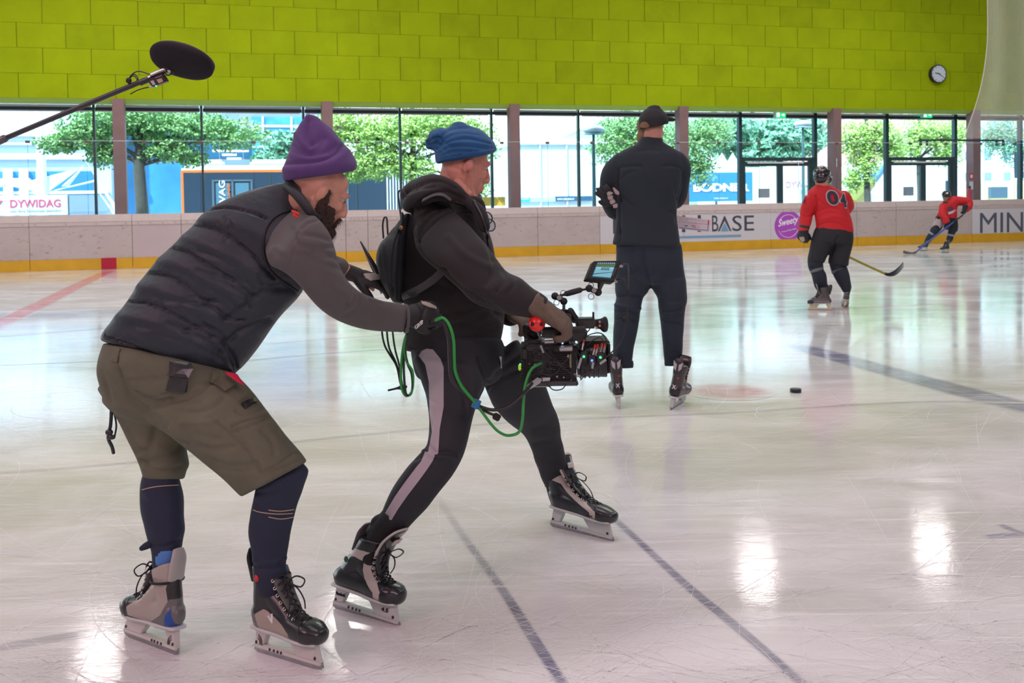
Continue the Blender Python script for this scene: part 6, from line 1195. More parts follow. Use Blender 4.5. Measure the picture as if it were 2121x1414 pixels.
for a, b in (((460, 1130), (395, 1135)),): MB().part(cyl(pt(*a, YC-.02), pt(*b, YC-.03), .0085)).build('connector', ch, C_)
MB().part(cyl(pt(365, 1145, YC-.03), pt(280, 1205, YC-.06), .0105, .009)).build('connector', cl_, C_); MB().part(cyl(pt(365, 1145, YC-.03), pt(395, 1135, YC-.03), .006)).build('connector', ch, C_)
random.seed(3)
for k in range(26):
    x = random.uniform(265, 720); y = random.uniform(760, 1150); r_ = random.uniform(.002, .0045); MB().part(cyl(pt(x, y, YC-.012), pt(x, y, YC+.004), r_, n=8)).build('screw', ch if k % 3 else cg, C_)
for k in range(10):
    x = random.uniform(380, 760); y = random.uniform(770, 860); pb(x, y, x+random.uniform(15, 45), y+random.uniform(10, 24), YC-random.uniform(.01, .03), .03, 'module', random.choice((cg, cb, rub)), bevel=.001)
# ---- cable bundle held by the man behind
tzz = lambda *p: Z(740, 660, 3.074, *p)
def cable(pts, r, name, lab, mat, grp=None, Ys=None):
    n = len(pts); Y = np.interp(np.linspace(0, 1, n), np.linspace(0, 1, len(Ys)), Ys); L_ = [P(*tzz(q)[0], y) for q, y in zip(pts, Y)]
    o = MB().part(wire(L_, r, k=6, n=8)).build(name, mat, None, True); tag(o, lab, 'cable', grp); return o
GRC = M('cable_green', (.02, .30, .05), .4)
cable([(500, 10), (545, -5), (585, 40), (612, 130), (618, 260), (625, 340), (665, 430), (740, 520), (770, 560)], .0052, 'power_cable', 'green cable of the bundle running from the gloved hand to the blue tape', GRC, None, [3.02, 3.0, 3.0, 3.05])
cable([(768, 560), (800, 600), (860, 680), (910, 725), (965, 743), (1030, 720), (1052, 640), (1058, 520), (1072, 410), (1110, 320), (1170, 283)], .0048, 'power_cable', 'green camera cable hanging in a low loop up into the camera', GRC, None, [3.05, 3.05, 3.1, 3.19])
for k, (dx, r, lab) in enumerate(((-14, .0068, 'thick black cable of the bundle from the gloved hand, on its left side'), (-2, .0058, 'thick black cable of the bundle from the gloved hand, next to the green one'))):
    cable([(490+dx, 14), (540+dx, 0), (575+dx, 50), (600+dx, 140), (604+dx, 260), (612+dx, 370), (650+dx, 430), (700+dx, 480), (765, 550+k*6)], r, 'power_cable', lab, cab, None, [3.03, 3.01, 3.01, 3.06])
cable([(760, 545), (800, 565), (870, 580), (960, 560), (1050, 485), (1085, 445), (1112, 412)], .0056, 'power_cable', 'black and clear cable sagging from the blue tape to the camera plug', cab, None, [3.06, 3.08, 3.14])
cable([(765, 560), (800, 580), (840, 600), (870, 612)], .0048, 'power_cable', 'short black cable ending in a square plug by the blue tape', cab, None, [3.07, 3.08])
pg = MB().box(P(*tzz((888, 625))[0], 3.08), (.024, .014, .022), RM(0, 30).to_3x3()).build('cable_plug', rub, None, bevel=.003); tag(pg, 'square black plug dangling from the cable bundle', 'plug')
tp = MB().part(cyl(P(*tzz((768, 518))[0], 3.045), P(*tzz((748, 566))[0], 3.045), .0125, n=14)).build('blue_tape', M('tape_blue', (.02, .16, .42), .5), None); tag(tp, 'strip of blue tape round the cable bundle', 'tape')
for i, (pts, r, m, lab) in enumerate((
    (((165, 30), (158, 90), (175, 170), (205, 225), (250, 300), (272, 400), (285, 440)), .0035, cab, 'thin black cable hanging farthest left below the backpack'), (((190, 30), (190, 100), (205, 190), (250, 290), (278, 400), (290, 460)), .0035, cab, 'thin black cable hanging second from the left below the backpack'), (((222, 30), (228, 110), (242, 200), (268, 300), (286, 420), (296, 470)), .0035, M('cable_dark_green', (.01, .06, .03), .45), 'dark green cable hanging third from the left below the backpack'),
    (((325, 70), (300, 140), (284, 240), (278, 340), (282, 440), (310, 490), (345, 468), (356, 400), (350, 330), (318, 280), (300, 200), (310, 110)), .0042, GRC, 'bright green cable loop below the hand holding the bundle'), (((335, 60), (312, 160), (296, 260), (300, 400), (312, 480), (340, 480), (352, 430), (346, 350), (322, 290), (306, 210), (318, 100)), .0042, cab, 'black cable loop below the hand holding the bundle'))):
    cable(pts, r, 'backpack_cable', lab, m, 'cables hanging below the backpack', [3.36, 3.30, 3.26] if i < 3 else [3.1, 3.16, 3.1])
tt = MB().part(limb([(P(805, 808, 3.28), .0035), (P(822, 804, 3.27), .004), (P(832, 802, 3.27), .009), (P(840, 801, 3.26), .006)], k=3)).build('cable_tail', rub, None, True); tag(tt, 'stiff black cable end sticking out left at the knot below the backpack', 'cable')
# ---- boom microphone
YB = 3.8
K2 = thing('boom_microphone', 'long boom pole with black foam covered microphone reaching in at the upper left', 'microphone', P(0, 290, YB))
bz = lambda *p: Z(240, 70, 8.836, *p)
def bp_(x, y, dy=0): (a, b), = bz((x, y)); return P(a, b, YB+dy)
MB().part(limb([(P(-140, 345, YB), .016), (P(0, 291, YB), .016), (P(9, 287, YB), .0155)], k=1, n=16)).build('pole_section', M('pole_grey', (.10, .105, .12), .3, metal=.4), K2, True)
MB().part(limb([(P(9, 287, YB), .0105), (P(150, 228, YB), .0105), (P(302, 165, YB), .0105)], k=1, n=14)).build('pole', M('pole_carbon', (.03, .03, .04), .35), K2, True)
c = bp_(1207, 493); ax1 = (bp_(1780, 640)-bp_(635, 345)).normalized()
R3 = Matrix((ax1, Vector((0, 0, 0)), Vector((0, 0, 0)))).transposed(); nn = Vector((.12, -.80, .56)); nn = (nn-ax1*nn.dot(ax1)).normalized(); bb = nn.cross(ax1); R3 = Matrix((ax1, bb, nn)).transposed()
L1 = (bp_(1790, 650)-bp_(625, 335)).length/2
nn2 = (Vector((.2, -.62, -.75))); nn2 = (nn2-ax1*nn2.dot(ax1)).normalized(); bb2 = nn2.cross(ax1); R4 = Matrix((ax1, bb2, nn2)).transposed()
fo = garment('foam_cover', [ell(c, (L1, L1*.62, .040), R4, 40, 20, 2.3)], M('foam_black', (.010, .009, .013), .95, bump=.6, bscale=260), K2, .006, 3)
MB().part(torus(Vector((0, 0, 0)), 1, .03, (0, 0, 1), 40, 6)) 
rimv = xf(torus((0, 0, 0), 1, .012, (0, 0, 1), 48, 6), Matrix.Translation(c-nn2*.012) @ R4.to_4x4() @ Matrix.Diagonal((L1*.985, L1*.61, .5, 1))); MB().part(rimv).build('rim_seam', M('foam_seam', (.06, .04, .06), .8), K2, True)
for a, b, r, m in (((1060, 720), (880, 610), .010, rub), ((930, 640), (650, 760), .009, ch), ((900, 690), (640, 770), .008, cb), ((640, 780), (560, 830), .006, ch), ((600, 830), (440, 900), .012, cb)): MB().part(cyl(bp_(*a), bp_(*b), r)).build('mount_arm', m, K2)
MB().part(torus(bp_(960, 700), .012, .003, (0, 1, 0), 20, 6)).build('mount_ring', cg, K2, True); MB().part(ell(bp_(975, 690, -.01), (.008, .006, .008))).build('mount_knob', ch, K2, True)
V = [bp_(590, 850), bp_(880, 730), bp_(965, 870), bp_(690, 978)]; tx_ = MB().part(prism([p+Vector((0, -.018, 0)) for p in V], Vector((0, .03, 0)))).build('transmitter', cb, K2, bevel=.003)
for q, m, nm in ((((630, 865), (690, 850), (728, 925), (682, 945)), M('disp_grey', (.45, .45, .5), .4), 'display'), (((745, 840), (835, 812), (870, 870), (788, 908)), M('label_peach', (.50, .30, .22), .6), 'label'), (((720, 800), (845, 758), (848, 766), (724, 810)), ch, 'strip')): MB().part(prism([bp_(*p, -.0185) for p in q], Vector((0, -.0015, 0)))).build(nm, m, tx_)
MB().part(ell(bp_(738, 956, -.02), (.0035, .002, .0035))).build('status_light', M('led_20', (0, 0, 0)), tx_, True)
MB().part(wire([bp_(640, 968), bp_(560, 985), (bp_(460, 1010)), bp_(370, 1045), bp_(270, 1100)], .0022)).build('antenna', rub, K2, True); MB().part(cyl(bp_(690, 965), bp_(610, 975), .0045)).build('plug', ch, K2)
MB().part(wire([bp_(650, 738), bp_(580, 730), bp_(500, 700), bp_(400, 688), bp_(320, 720), bp_(250, 800), bp_(232, 900), bp_(268, 935)], .0024)).part(wire([bp_(250, 850), bp_(280, 770), bp_(340, 740), bp_(400, 800), bp_(400, 860), bp_(360, 915), bp_(300, 920), bp_(250, 870), bp_(270, 800), bp_(330, 770), bp_(385, 830), bp_(370, 880)], .0022)).build('coiled_cable', cab, K2, True)
MB().part(ell(bp_(235, 855, -.01), (.012, .010, .012), None, 8, 6)).build('cable_tie', rub, K2)
# ---- puck
pk = G(1648, 812); pu = MB().part(cyl(pk, pk+Vector((0, 0, .0254)), .0381, n=40)).build('puck', M('puck_rubber', (.012, .016, .022), .4, bump=.4, bscale=500), None, smooth=False, bevel=.002); tag(pu, 'black rubber puck lying alone on the ice', 'puck')
# ================================================================== THE MAN IN THE BLACK CAP (seen from behind)
Yc = G(1340, 845).y
D_ = thing('person', 'person in black cap, dark jacket and trousers standing with folded arms, seen from behind', 'person', G(1343, 845))
z4 = lambda *p: Z(1220, 200, 4.157, *p)
z6 = lambda *p: Z(1220, 500, 3.823, *p)
def es(zf, *q):
    out = []
    for a in q:
        (x1, y1), (x2, y2) = zf((a[0], a[1]), (a[2], a[3])); out.append((x1, y1, x2, y2, a[4], a[5]))
    return out
fwD = RM(52, -3); lfD = fwD @ Vector((0, 1, 0)); rD = -lfD
HD = Matrix.Translation(P(1371, 268, Yc+.03)+lfD*.079) @ fwD @ Matrix.Scale(.98, 4)
me = meld(headparts(HD, hat=.93)+[limb([(P(1346, 340, Yc+.03), .06), (P(1349, 300, Yc+.02), .065), (P(1354, 272, Yc), .06)], n=18), limb([(P(1343, 500, Yc+.02), .06), (P(1343, 420, Yc+.02), .065), (P(1346, 340, Yc+.02), .06)], n=18),
    limb([(P(1310, 520, Yc), .08), (P(1300, 620, Yc+.03), .05), (P(1291, 745, Yc+.09), .032)], n=12), limb([(P(1375, 520, Yc), .08), (P(1392, 620, Yc+.03), .05), (P(1394, 745, Yc+.09), .032)], n=12)], .007, 2)
link(me, 'body', M('skin_fair', (.50, .26, .19), .5, bump=.2, bscale=200, var=.1, vscale=20), D_); eyes(HD, D_)
HC_ = M('hair_sandy', (.20, .115, .06), .75, bump=.8, bscale=240, stretch=(2.5, 2.5, .4))
garment('hair', [xf(ell((-.022, 0, .030), (.095, .080, .078)), HD), xf(ell((-.052, 0, -.045), (.062, .074, .070)), HD), xf(ell((-.03, -.064, .02), (.03, .014, .035)), HD)], HC_, D_, .006, 2, rough=(.003, 90))
CAPK = M('cap_black', (.010, .011, .014), .75, bump=.3, bscale=300)
dome = tube(es(z4, (436, 285, 685, 232, Yc, .95), (430, 235, 680, 200, Yc, .98), (432, 185, 672, 165, Yc, 1), (455, 135, 645, 128, Yc, 1), (500, 100, 615, 98, Yc, 1)), n=36, cap=.02, cap2=.5)
cp = garment('cap', [dome], CAPK, D_, .006, 2, [(z4((560, 85), (540, 150), (520, 215)), 1.5, .003), (z4((560, 85), (630, 130), (665, 190)), 1.5, .002)])
MB().part(ell(P(*z4((568, 84))[0], Yc), (.010, .010, .006))).build('cap_button', CAPK, cp, True)
MB().part(tube(es(z4, (640, 165, 650, 225, Yc+.04, 1.8), (690, 172, 690, 216, Yc+.05, 2.4), (725, 182, 722, 215, Yc+.06, 2.6), (742, 192, 740, 208, Yc+.07, 3.0)), n=20, cap=.2, cap2=.3)).build('cap_brim', CAPK, cp, True)
seat(cp, z4((440, 262), (445, 232), (468, 216), (495, 218), (515, 240), (521, 258), (500, 268), (470, 270)), HC_, 'hair_opening', cp, .004)
MB().part(torus((0, 0, 0), 1, .14, (0, 0, 1), 4, 4)) 
bk = surf(cp, *z4((492, 276))[0], .004)[0]
if bk is not None: MB().part(torus(bk, .009, .0022, (-.2, 1, 0), 4, 6)).build('strap_buckle', EYLET, cp, True)
JM = M('jacket_navy', (.011, .021, .030), .85, bump=.35, bscale=260, var=.1, vscale=6, sheen=.2)
jt = tube(es(z4, (200, 1272, 787, 1300, Yc, .52), (222, 1160, 770, 1165, Yc, .50), (235, 1040, 755, 1040, Yc, .50), (232, 920, 760, 920, Yc, .50), (215, 780, 800, 780, Yc, .50), (205, 660, 812, 660, Yc, .50), (215, 560, 815, 560, Yc, .48), (235, 500, 795, 490, Yc, .46), (300, 455, 725, 443, Yc, .50), (370, 425, 680, 415, Yc, .62), (415, 400, 645, 395, Yc, .8), (440, 355, 625, 350, Yc, .9)), n=48, cap=.03, cap2=.1, ex=2.3)
al = limb([(P(*z4((268, 560))[0], Yc), .060), (P(*z4((205, 650))[0], Yc+.03), .072), (P(*z4((185, 780))[0], Yc+.06), .068), (P(*z4((190, 900))[0], Yc+.10), .066), (P(*z4((240, 985))[0], Yc+.12), .062), (P(*z4((330, 930))[0], Yc+.24), .055)], n=20)
ar = limb([(P(*z4((762, 550))[0], Yc), .058), (P(*z4((795, 620))[0], Yc+.03), .062), (P(*z4((780, 750))[0], Yc+.06), .062), (P(*z4((752, 880))[0], Yc+.10), .060), (P(*z4((690, 900))[0], Yc+.2), .055), (P(*z4((500, 870))[0], Yc+.28), .05)], n=20)
jk = garment('jacket', [jt, al, ar], JM, D_, .008, 3, [(z4(*p), w_, d) for p, w_, d in ((((240, 620), (330, 600), (450, 600)), 3, .008), (((250, 640), (240, 740), (250, 830), (270, 900)), 3, .020), (((262, 900), (265, 1040), (262, 1180)), 3, .012), (((760, 600), (810, 640), (795, 780), (760, 900)), 2.5, .012), (((740, 600), (700, 590), (640, 600)), 3, .006), (((270, 830), (330, 900), (400, 940)), 3, .008), (((270, 720), (330, 660), (400, 640)), 3, .006), (((430, 470), (520, 460), (610, 470)), 3, .004), (((235, 520), (225, 600)), 1.5, .005), (((690, 980), (740, 1010), (755, 1080)), 3, .010), (((205, 1262), (500, 1285), (785, 1290)), 1, .004), (((250, 1100), (270, 1180), (265, 1260)), 2.5, .010), (((760, 640), (730, 760), (760, 880)), 4, .006), (((430, 400), (440, 360), (620, 350)), 1.2, .004))], rough=(.005, 7))
TN = M('trousers_navy', (.010, .021, .035), .8, bump=.35, bscale=260, var=.12, vscale=7, sheen=.2)
tw = tube(es(z6, (220, 10, 728, 20, Yc, .48), (214, 100, 740, 110, Yc, .5), (210, 210, 752, 200, Yc, .5), (208, 320, 765, 310, Yc, .44)), n=44, cap=.1, cap2=.3)
tl_ = tube(es(z6, (206, 300, 492, 330, Yc, .75), (208, 390, 470, 400, Yc, .8), (214, 450, 430, 445, Yc, .85), (200, 510, 412, 520, Yc, .9), (199, 600, 400, 600, Yc+.01, .92), (197, 680, 388, 680, Yc+.03, .92), (190, 780, 368, 780, Yc+.05, .92), (186, 880, 348, 890, Yc+.08, .9), (190, 960, 335, 965, Yc+.10, .85)), n=32, cap=.3, cap2=.1)
tr2 = tube(es(z6, (478, 330, 768, 300, Yc, .75), (510, 400, 775, 380, Yc, .8), (540, 450, 780, 465, Yc, .82), (550, 520, 766, 520, Yc, .88), (558, 610, 757, 610, Yc+.01, .92), (572, 690, 748, 690, Yc+.03, .92), (580, 790, 744, 790, Yc+.05, .92), (590, 900, 737, 900, Yc+.08, .9), (598, 970, 738, 960, Yc+.10, .85)), n=32, cap=.3, cap2=.1)
tj = garment('trousers', [tw, tl_, tr2], TN, D_, .008, 3, [(z6(*p), w_, d) for p, w_, d in ((((430, 60), (440, 180), (470, 270), (490, 370)), 3, .010), (((470, 280), (540, 260), (600, 280)), 4, .006), (((220, 440), (320, 430), (420, 440)), 2.5, .010), (((205, 500), (300, 520), (410, 530)), 3, -.008), (((205, 560), (300, 550), (405, 570)), 2, .010), (((200, 620), (300, 610), (398, 650)), 1.6, .012), (((550, 450), (660, 470), (778, 460)), 3, .006), (((552, 545), (660, 555), (762, 510)), 2, .010), (((556, 600), (660, 615), (756, 560)), 2, .008), (((560, 630), (660, 640), (757, 650)), 1.6, .010), (((340, 90), (350, 160), (380, 240)), 4, .006), (((620, 50), (660, 62), (710, 55)), 2, .006), (((590, 870), (640, 880), (735, 890)), 2, .006), (((225, 220), (290, 260), (380, 250)), 4, .006))], rough=(.005, 9))
for (a, b) in (((176, 975), (350, 975)), ((600, 960), (762, 955))):
    x = z6(a, b); MB().part(tube([(x[0][0], x[0][1]-8, x[1][0], x[1][1]-8, Yc+.10, .75), (x[0][0]-1, x[0][1], x[1][0]+1, x[1][1], Yc+.10, .75), (x[0][0], x[0][1]+6, x[1][0], x[1][1]+6, Yc+.10, .75)], n=24, cap=.1)).build('trouser_cuff', TN, D_, True)
# folded-arm glove: black with pale finger backs
HG = MX(P(*z4((252, 900))[0], Yc+.02), P(*z4((150, 835))[0], Yc-.06)-P(*z4((262, 905))[0], Yc+.0), (-.5, -.8, .1))
gg = garment('glove', handparts(HG, 1, (10, 20, 15), 1.0, (60, 0), 1.35, 7), M('glove_coach', (.012, .013, .018), .6), D_, .005, 2, label='black glove with pale finger backs around the folded arm')
PALE_G = M('glove_pale', (.36, .31, .29), .7)
for pl in (((158, 822), (175, 815), (205, 822), (208, 835), (165, 860), (156, 840)), ((160, 855), (205, 848), (208, 885), (170, 890)), ((178, 895), (215, 880), (232, 912), (190, 930)), ((205, 930), (245, 918), (248, 955), (215, 962)), ((205, 785), (212, 778), (262, 822), (258, 850), (228, 838))):
    q = z4(*pl); MB().part(prism([P(x, y, Yc-.105) for x, y in q], Vector((0, .025, 0)))).build('finger_pad', PALE_G, gg, bevel=.003)
# skates from behind
CM = dict(key='coach', base=(.045, .043, .045), masks=[('s1', (.012, .012, .014), .3, [[(-.14, .085), (.0, .085), (-.02, .16), (-.14, .13)]])], tendon=M('tendon_blackgrey', (.03, .03, .033), .35), lace=LACEW)
def rearskate(par, hx, hy, yaw, roll, st, lab, s=1.05, lean=0, z0=0.0, pitch=0):
    sk, Mk = skate(par, G(hx, hy), yaw, pitch, roll, s, st, fine=False, label=lab, lean=lean, z0=z0)
    CH = M('guard_silver', (.42, .42, .43), .35)
    for q in (-1, 1): MB().part(xf(prism([Vector((-.0985, q*.006, .285)), Vector((-.0975, q*.030, .305)), Vector((-.0955, q*.024, .262)), Vector((-.0975, q*.008, .245))], Vector((.006, 0, 0))), Mk)).build('guard_panel', CH, sk)
    return sk, Mk
sk1, Mk1 = rearskate(D_, 1284, 848, 88, -4, CM, 'black and silver hockey skate on the left foot, seen from behind'); sk2, Mk2 = rearskate(D_, 1388, 850, 62, 10, CM, 'black and silver hockey skate on the right foot, toe turned right')
for sk, Mk in ((sk1, Mk1), (sk2, Mk2)):
    text('X', Mk @ Vector((-.104, .012, .135)), Mk.to_3x3() @ Vector((0, -1, 0)), Mk.to_3x3() @ Vector((.1, 0, 1)), .026, WH, sk, 'logo_mark', width=.024); text('83', Mk @ Vector((-.101, -.006, .200)), Mk.to_3x3() @ Vector((0, -1, 0)), Mk.to_3x3() @ Vector((0, 0, 1)), .010, M('mark_red', (.6, .05, .04), .5), sk, 'lettering', width=.016)
# tactics board under the arm
Yt = Yc+.17; TBp = [z4(q)[0] for q in ((735, 1022), (1052, 1062), (1040, 1166), (735, 1132))]
tb_ = thing('tactics_board', 'small white tactics board with rink lines held under the arm', 'board', P(1400, 470, Yt))
tbo = MB().part(prism([P(x, y, Yt) for x, y in TBp], Vector((0, .012, 0)))).build('panel', M('board_white', (.62, .60, .64), .3), tb_, bevel=.002)
def tbw(pts, r, m, nm='line'): MB().part(wire([P(*q, Yt-.001) for q in z4(*pts)], r, k=3, n=6)).build(nm, m, tb_)
rl_ = M('line_red', (.6, .08, .06), .5); bl_ = M('line_blue', (.05, .09, .3), .5); kl_ = M('line_black', (.02, .02, .03), .5)
for cx_, cy_, a, b in ((815, 1057, 35, 12), (920, 1118, 32, 12), (905, 1118, 16, 8)): tbw([(cx_+a*math.cos(t), cy_+b*math.sin(t)+a*math.cos(t)*.11) for t in np.linspace(0, 2*math.pi, 14)], .0006, rl_)
tbw([(770, 1078), (1025, 1100)], .0007, bl_); tbw([(1028, 1075), (1022, 1135), (1005, 1150), (780, 1128)], .0016, bl_); tbw([(840, 1050), (1000, 1075)], .0005, rl_)
for q in ((920, 1052), (918, 1088)): tbw([(q[0]-3, q[1]), (q[0]+3, q[1])], .0016, rl_, 'dot')
tbw([(820, 1108), (840, 1112), (855, 1108), (830, 1118)], .0016, kl_, 'scribble'); tbw([(880, 1112), (895, 1108), (905, 1118), (915, 1122)], .001, kl_, 'scribble')
MB().part(prism([P(*q, Yt-.002) for q in z4((1024, 1062), (1036, 1064), (1034, 1104), (1022, 1102))], Vector((0, .002, 0)))).build('red_tab', rl_, tb_)

# ================================================================== PLAYER WITH THE NUMBER 04
Yp = G(1712, 640).y
Q = thing('person', 'person in red jersey numbered 04 and black helmet, skating away with a hockey stick', 'person', G(1715, 641))
zp = lambda *p: Z(1630, 320, 4.04, *p)
fwQ = RM(55, 14); lfQ = fwQ @ Vector((0, 1, 0)); HQ = Matrix.Translation(P(1702, 369, Yp+.10)) @ fwQ
me = meld(headparts(HQ)+[limb([(P(1728, 470, Yp+.04), .09), (P(1712, 410, Yp+.12), .09), (P(1703, 380, Yp+.1), .06)], n=16), limb([(P(1680, 410, Yp+.1), .06), (P(1665, 450, Yp+.1), .05), (P(1663, 480, Yp+.05), .04)], n=12), limb([(P(1742, 410, Yp+.1), .06), (P(1745, 450, Yp+.25), .05)], n=12), limb([(P(1705, 480, Yp), .09), (P(1692, 545, Yp), .06), (P(1702, 612, Yp), .04)], n=12), limb([(P(1745, 480, Yp), .09), (P(1735, 555, Yp), .06), (P(1753, 600, Yp), .04)], n=12)], .010, 2)
link(me, 'body', SKIN, Q)
HLM = M('helmet_black', (.012, .013, .018), .2, coat=.4)
hel = garment('helmet', [xf(ell((-.005, 0, .055), (.125, .100, .095)), HQ), xf(ell((-.045, 0, .00), (.075, .088, .075)), HQ)], HLM, Q, .008, 2)
MB().part(xf(limb([(Vector((.06, -.10, .03)), .010), (Vector((.02, -.103, -.01)), .018), (Vector((.0, -.098, -.05)), .012)]), HQ)).build('ear_guard', HLM, hel, True)
MB().part(xf(prism([Vector((.10, -.085, .02)), Vector((.135, -.04, .02)), Vector((.135, .04, .02)), Vector((.10, .085, .02)), Vector((.105, .085, -.05)), Vector((.14, .04, -.06)), Vector((.14, -.04, -.06)), Vector((.105, -.085, -.05))], Vector((.003, 0, 0))), HQ)).build('visor', glassmat('visor_clear', (.8, .85, .85)), hel)
for y, z in ((.03, .10), (-.03, .10), (.05, .03), (-.05, .03)): 
    c = surf(hel, 0, 0)[0]
for a in ((1699, 350, .014), (1704, 352, .012), (1697, 361, .008), (1705, 361, .010)):
    p_, n_ = surf(hel, a[0], a[1], .002)
    if p_ is not None: MB().part(ell(p_, (a[2], .006, a[2]*.8))).build('sticker', M('sticker_pale', (.55, .45, .5), .5), hel, True)
RJ = M('jersey_red', (.52, .006, .012), .7, bump=.2, bscale=120, var=.1, vscale=5, sheen=.1)
jq = tube(es(zp, (245, 625, 556, 650, Yp, .62), (245, 575, 548, 590, Yp+.02, .62), (238, 520, 538, 530, Yp+.04, .62), (225, 460, 515, 460, Yp+.06, .62), (195, 390, 500, 400, Yp+.08, .60), (175, 325, 480, 340, Yp+.10, .55), (210, 280, 420, 285, Yp+.11, .6), (245, 255, 350, 255, Yp+.11, .8)), n=40, cap=.04, cap2=.2)
aq = tube(es(zp, (150, 345, 240, 400, Yp+.08, .9), (130, 400, 235, 460, Yp+.08, .9), (112, 460, 212, 515, Yp+.09, .9), (108, 510, 208, 540, Yp+.07, .9), (98, 580, 198, 580, Yp+.04, .9), (88, 640, 184, 630, Yp+.0, .95)), n=24, cap=.3, cap2=.1)
aq2 = limb([(P(*zp((470, 360))[0], Yp+.15), .09), (P(*zp((505, 430))[0], Yp+.25), .08), (P(*zp((470, 500))[0], Yp+.4), .06)], n=16)
jr = garment('jersey', [jq, aq, aq2], RJ, Q, .011, 3, [(zp(*p), w_, d) for p, w_, d in ((((240, 340), (245, 430), (215, 530)), 2, .02), (((260, 480), (340, 450), (440, 460)), 3, .010), (((280, 520), (330, 490), (420, 490)), 2.5, .008), (((255, 600), (330, 570), (440, 578), (545, 640)), 1.5, .012), (((110, 500), (160, 520), (205, 515)), 1.6, .012), (((260, 380), (330, 430), (400, 440)), 3, .008), (((300, 540), (400, 520), (500, 540)), 3, -.008))], rough=(.008, 6))
bpy.context.view_layer.update()
def wraptext(me_o, txt, px0, py0, px1, py1, h, mat, name='number', lift=.004, slope=0, ox=0):
    """flat print laid on a garment: letter outlines are put on the cloth surface"""
    c = bpy.data.curves.new('t', 'FONT'); c.body = txt; c.size = 1; c.offset = ox; c.resolution_u = 4; ob = bpy.data.objects.new('t', c); COL.objects.link(ob)
    dg = bpy.context.evaluated_depsgraph_get(); m = bpy.data.meshes.new_from_object(ob.evaluated_get(dg)); bpy.data.objects.remove(ob)
    bm = bmesh.new(); bm.from_mesh(m); bmesh.ops.triangulate(bm, faces=bm.faces); bmesh.ops.subdivide_edges(bm, edges=bm.edges, cuts=2); bm.to_mesh(m); bm.free()
    V, _ = getv(m); mn = V.min(0); mx = V.max(0); out = []
    for v_ in V:
        u, t = (v_[0]-mn[0])/(mx[0]-mn[0]), (v_[1]-mn[1])/(mx[1]-mn[1]); x = px0+(px1-px0)*u+slope*(t-.5); y = py0+(py1-py0)*u-h*t
        s_ = surf(me_o, x, y, lift)[0]
        if s_ is None: s_ = Vector(out[-1]) if out else P(x, y, Yp)
        out.append(tuple(s_))
    setv(m, np.array(out)); return link(m, name, mat, me_o, False)
NO = M('number_navy', (.025, .025, .05), .7); NW = M('number_edge', (.55, .48, .50), .7)
for ch_, a, b in (('0', (1711, 423.5), (1737, 426)), ('4', (1738, 428), (1753, 431.5))):
    wraptext(jr, ch_, a[0]-.5, a[1]+1.2, b[0]+.8, b[1]+1.2, 32.5, NW, 'number_edge', .005, -4, .035); wraptext(jr, ch_, a[0]+1.6, a[1]-.6, b[0]-1.2, b[1]-.6, 28.5, NO, 'number', .010, -4, .035)
wraptext(jr, '4', 1664, 423, 1669, 421, 12, NO, 'sleeve_number', .006, 2, .03)
MB().part(tube(es(zp, (255, 262, 345, 262, Yp+.11, .9), (262, 236, 345, 240, Yp+.11, .9)), n=20, cap=.1)).build('neck_guard', BLK, Q, True)
PB = M('hockey_pants', (.011, .0125, .018), .75, bump=.3, bscale=120, var=.1, vscale=6)
pq = tube(es(zp, (248, 605, 552, 640, Yp, .60), (225, 650, 556, 690, Yp, .62), (205, 720, 550, 740, Yp, .6)), n=36, cap=.1, cap2=.4)
pl_ = tube(es(zp, (210, 690, 405, 740, Yp, .85), (195, 770, 368, 800, Yp, .9), (178, 850, 335, 855, Yp, .95), (176, 890, 308, 905, Yp, 1)), n=28, cap=.3, cap2=.1); pr_ = tube(es(zp, (390, 730, 556, 700, Yp, .85), (372, 800, 540, 790, Yp, .9), (352, 860, 525, 860, Yp, .95), (350, 910, 512, 930, Yp, 1)), n=28, cap=.3, cap2=.1)
garment('hockey_pants', [pq, pl_, pr_], PB, Q, .011, 3, [(zp(*p), w_, d) for p, w_, d in ((((425, 690), (400, 760), (365, 830)), 2.5, .02), (((265, 640), (225, 780), (215, 880)), 1.5, .010), (((250, 620), (300, 600), (440, 600), (540, 650)), 2, .008), (((400, 760), (470, 760), (540, 740)), 3, .008))], rough=(.008, 7))
SHN = M('shin_sock', (.014, .020, .034), .8, bump=.3, bscale=100); TAPE = M('tape_clear', (.14, .14, .16), .18)
for st_, tp_ in (((172, 890, 302, 905, Yp, .95), (182, 960, 305, 965, Yp, .95)), 0), (((350, 900, 495, 930, Yp, .9), (362, 960, 508, 955, Yp, .9)), 1): pass
shl = tube(es(zp, (172, 888, 302, 900, Yp, .9), (182, 955, 304, 955, Yp, .9), (205, 1000, 326, 1000, Yp, .95), (220, 1060, 334, 1050, Yp, .95), (235, 1110, 335, 1100, Yp, 1), (270, 1160, 332, 1150, Yp, 1)), n=26, cap=.2); shr = tube(es(zp, (352, 895, 495, 925, Yp, .9), (368, 960, 505, 955, Yp, .9), (390, 1010, 520, 1000, Yp, .95), (422, 1070, 530, 1060, Yp, .95), (450, 1115, 532, 1105, Yp, 1), (470, 1150, 530, 1145, Yp, 1)), n=26, cap=.2)
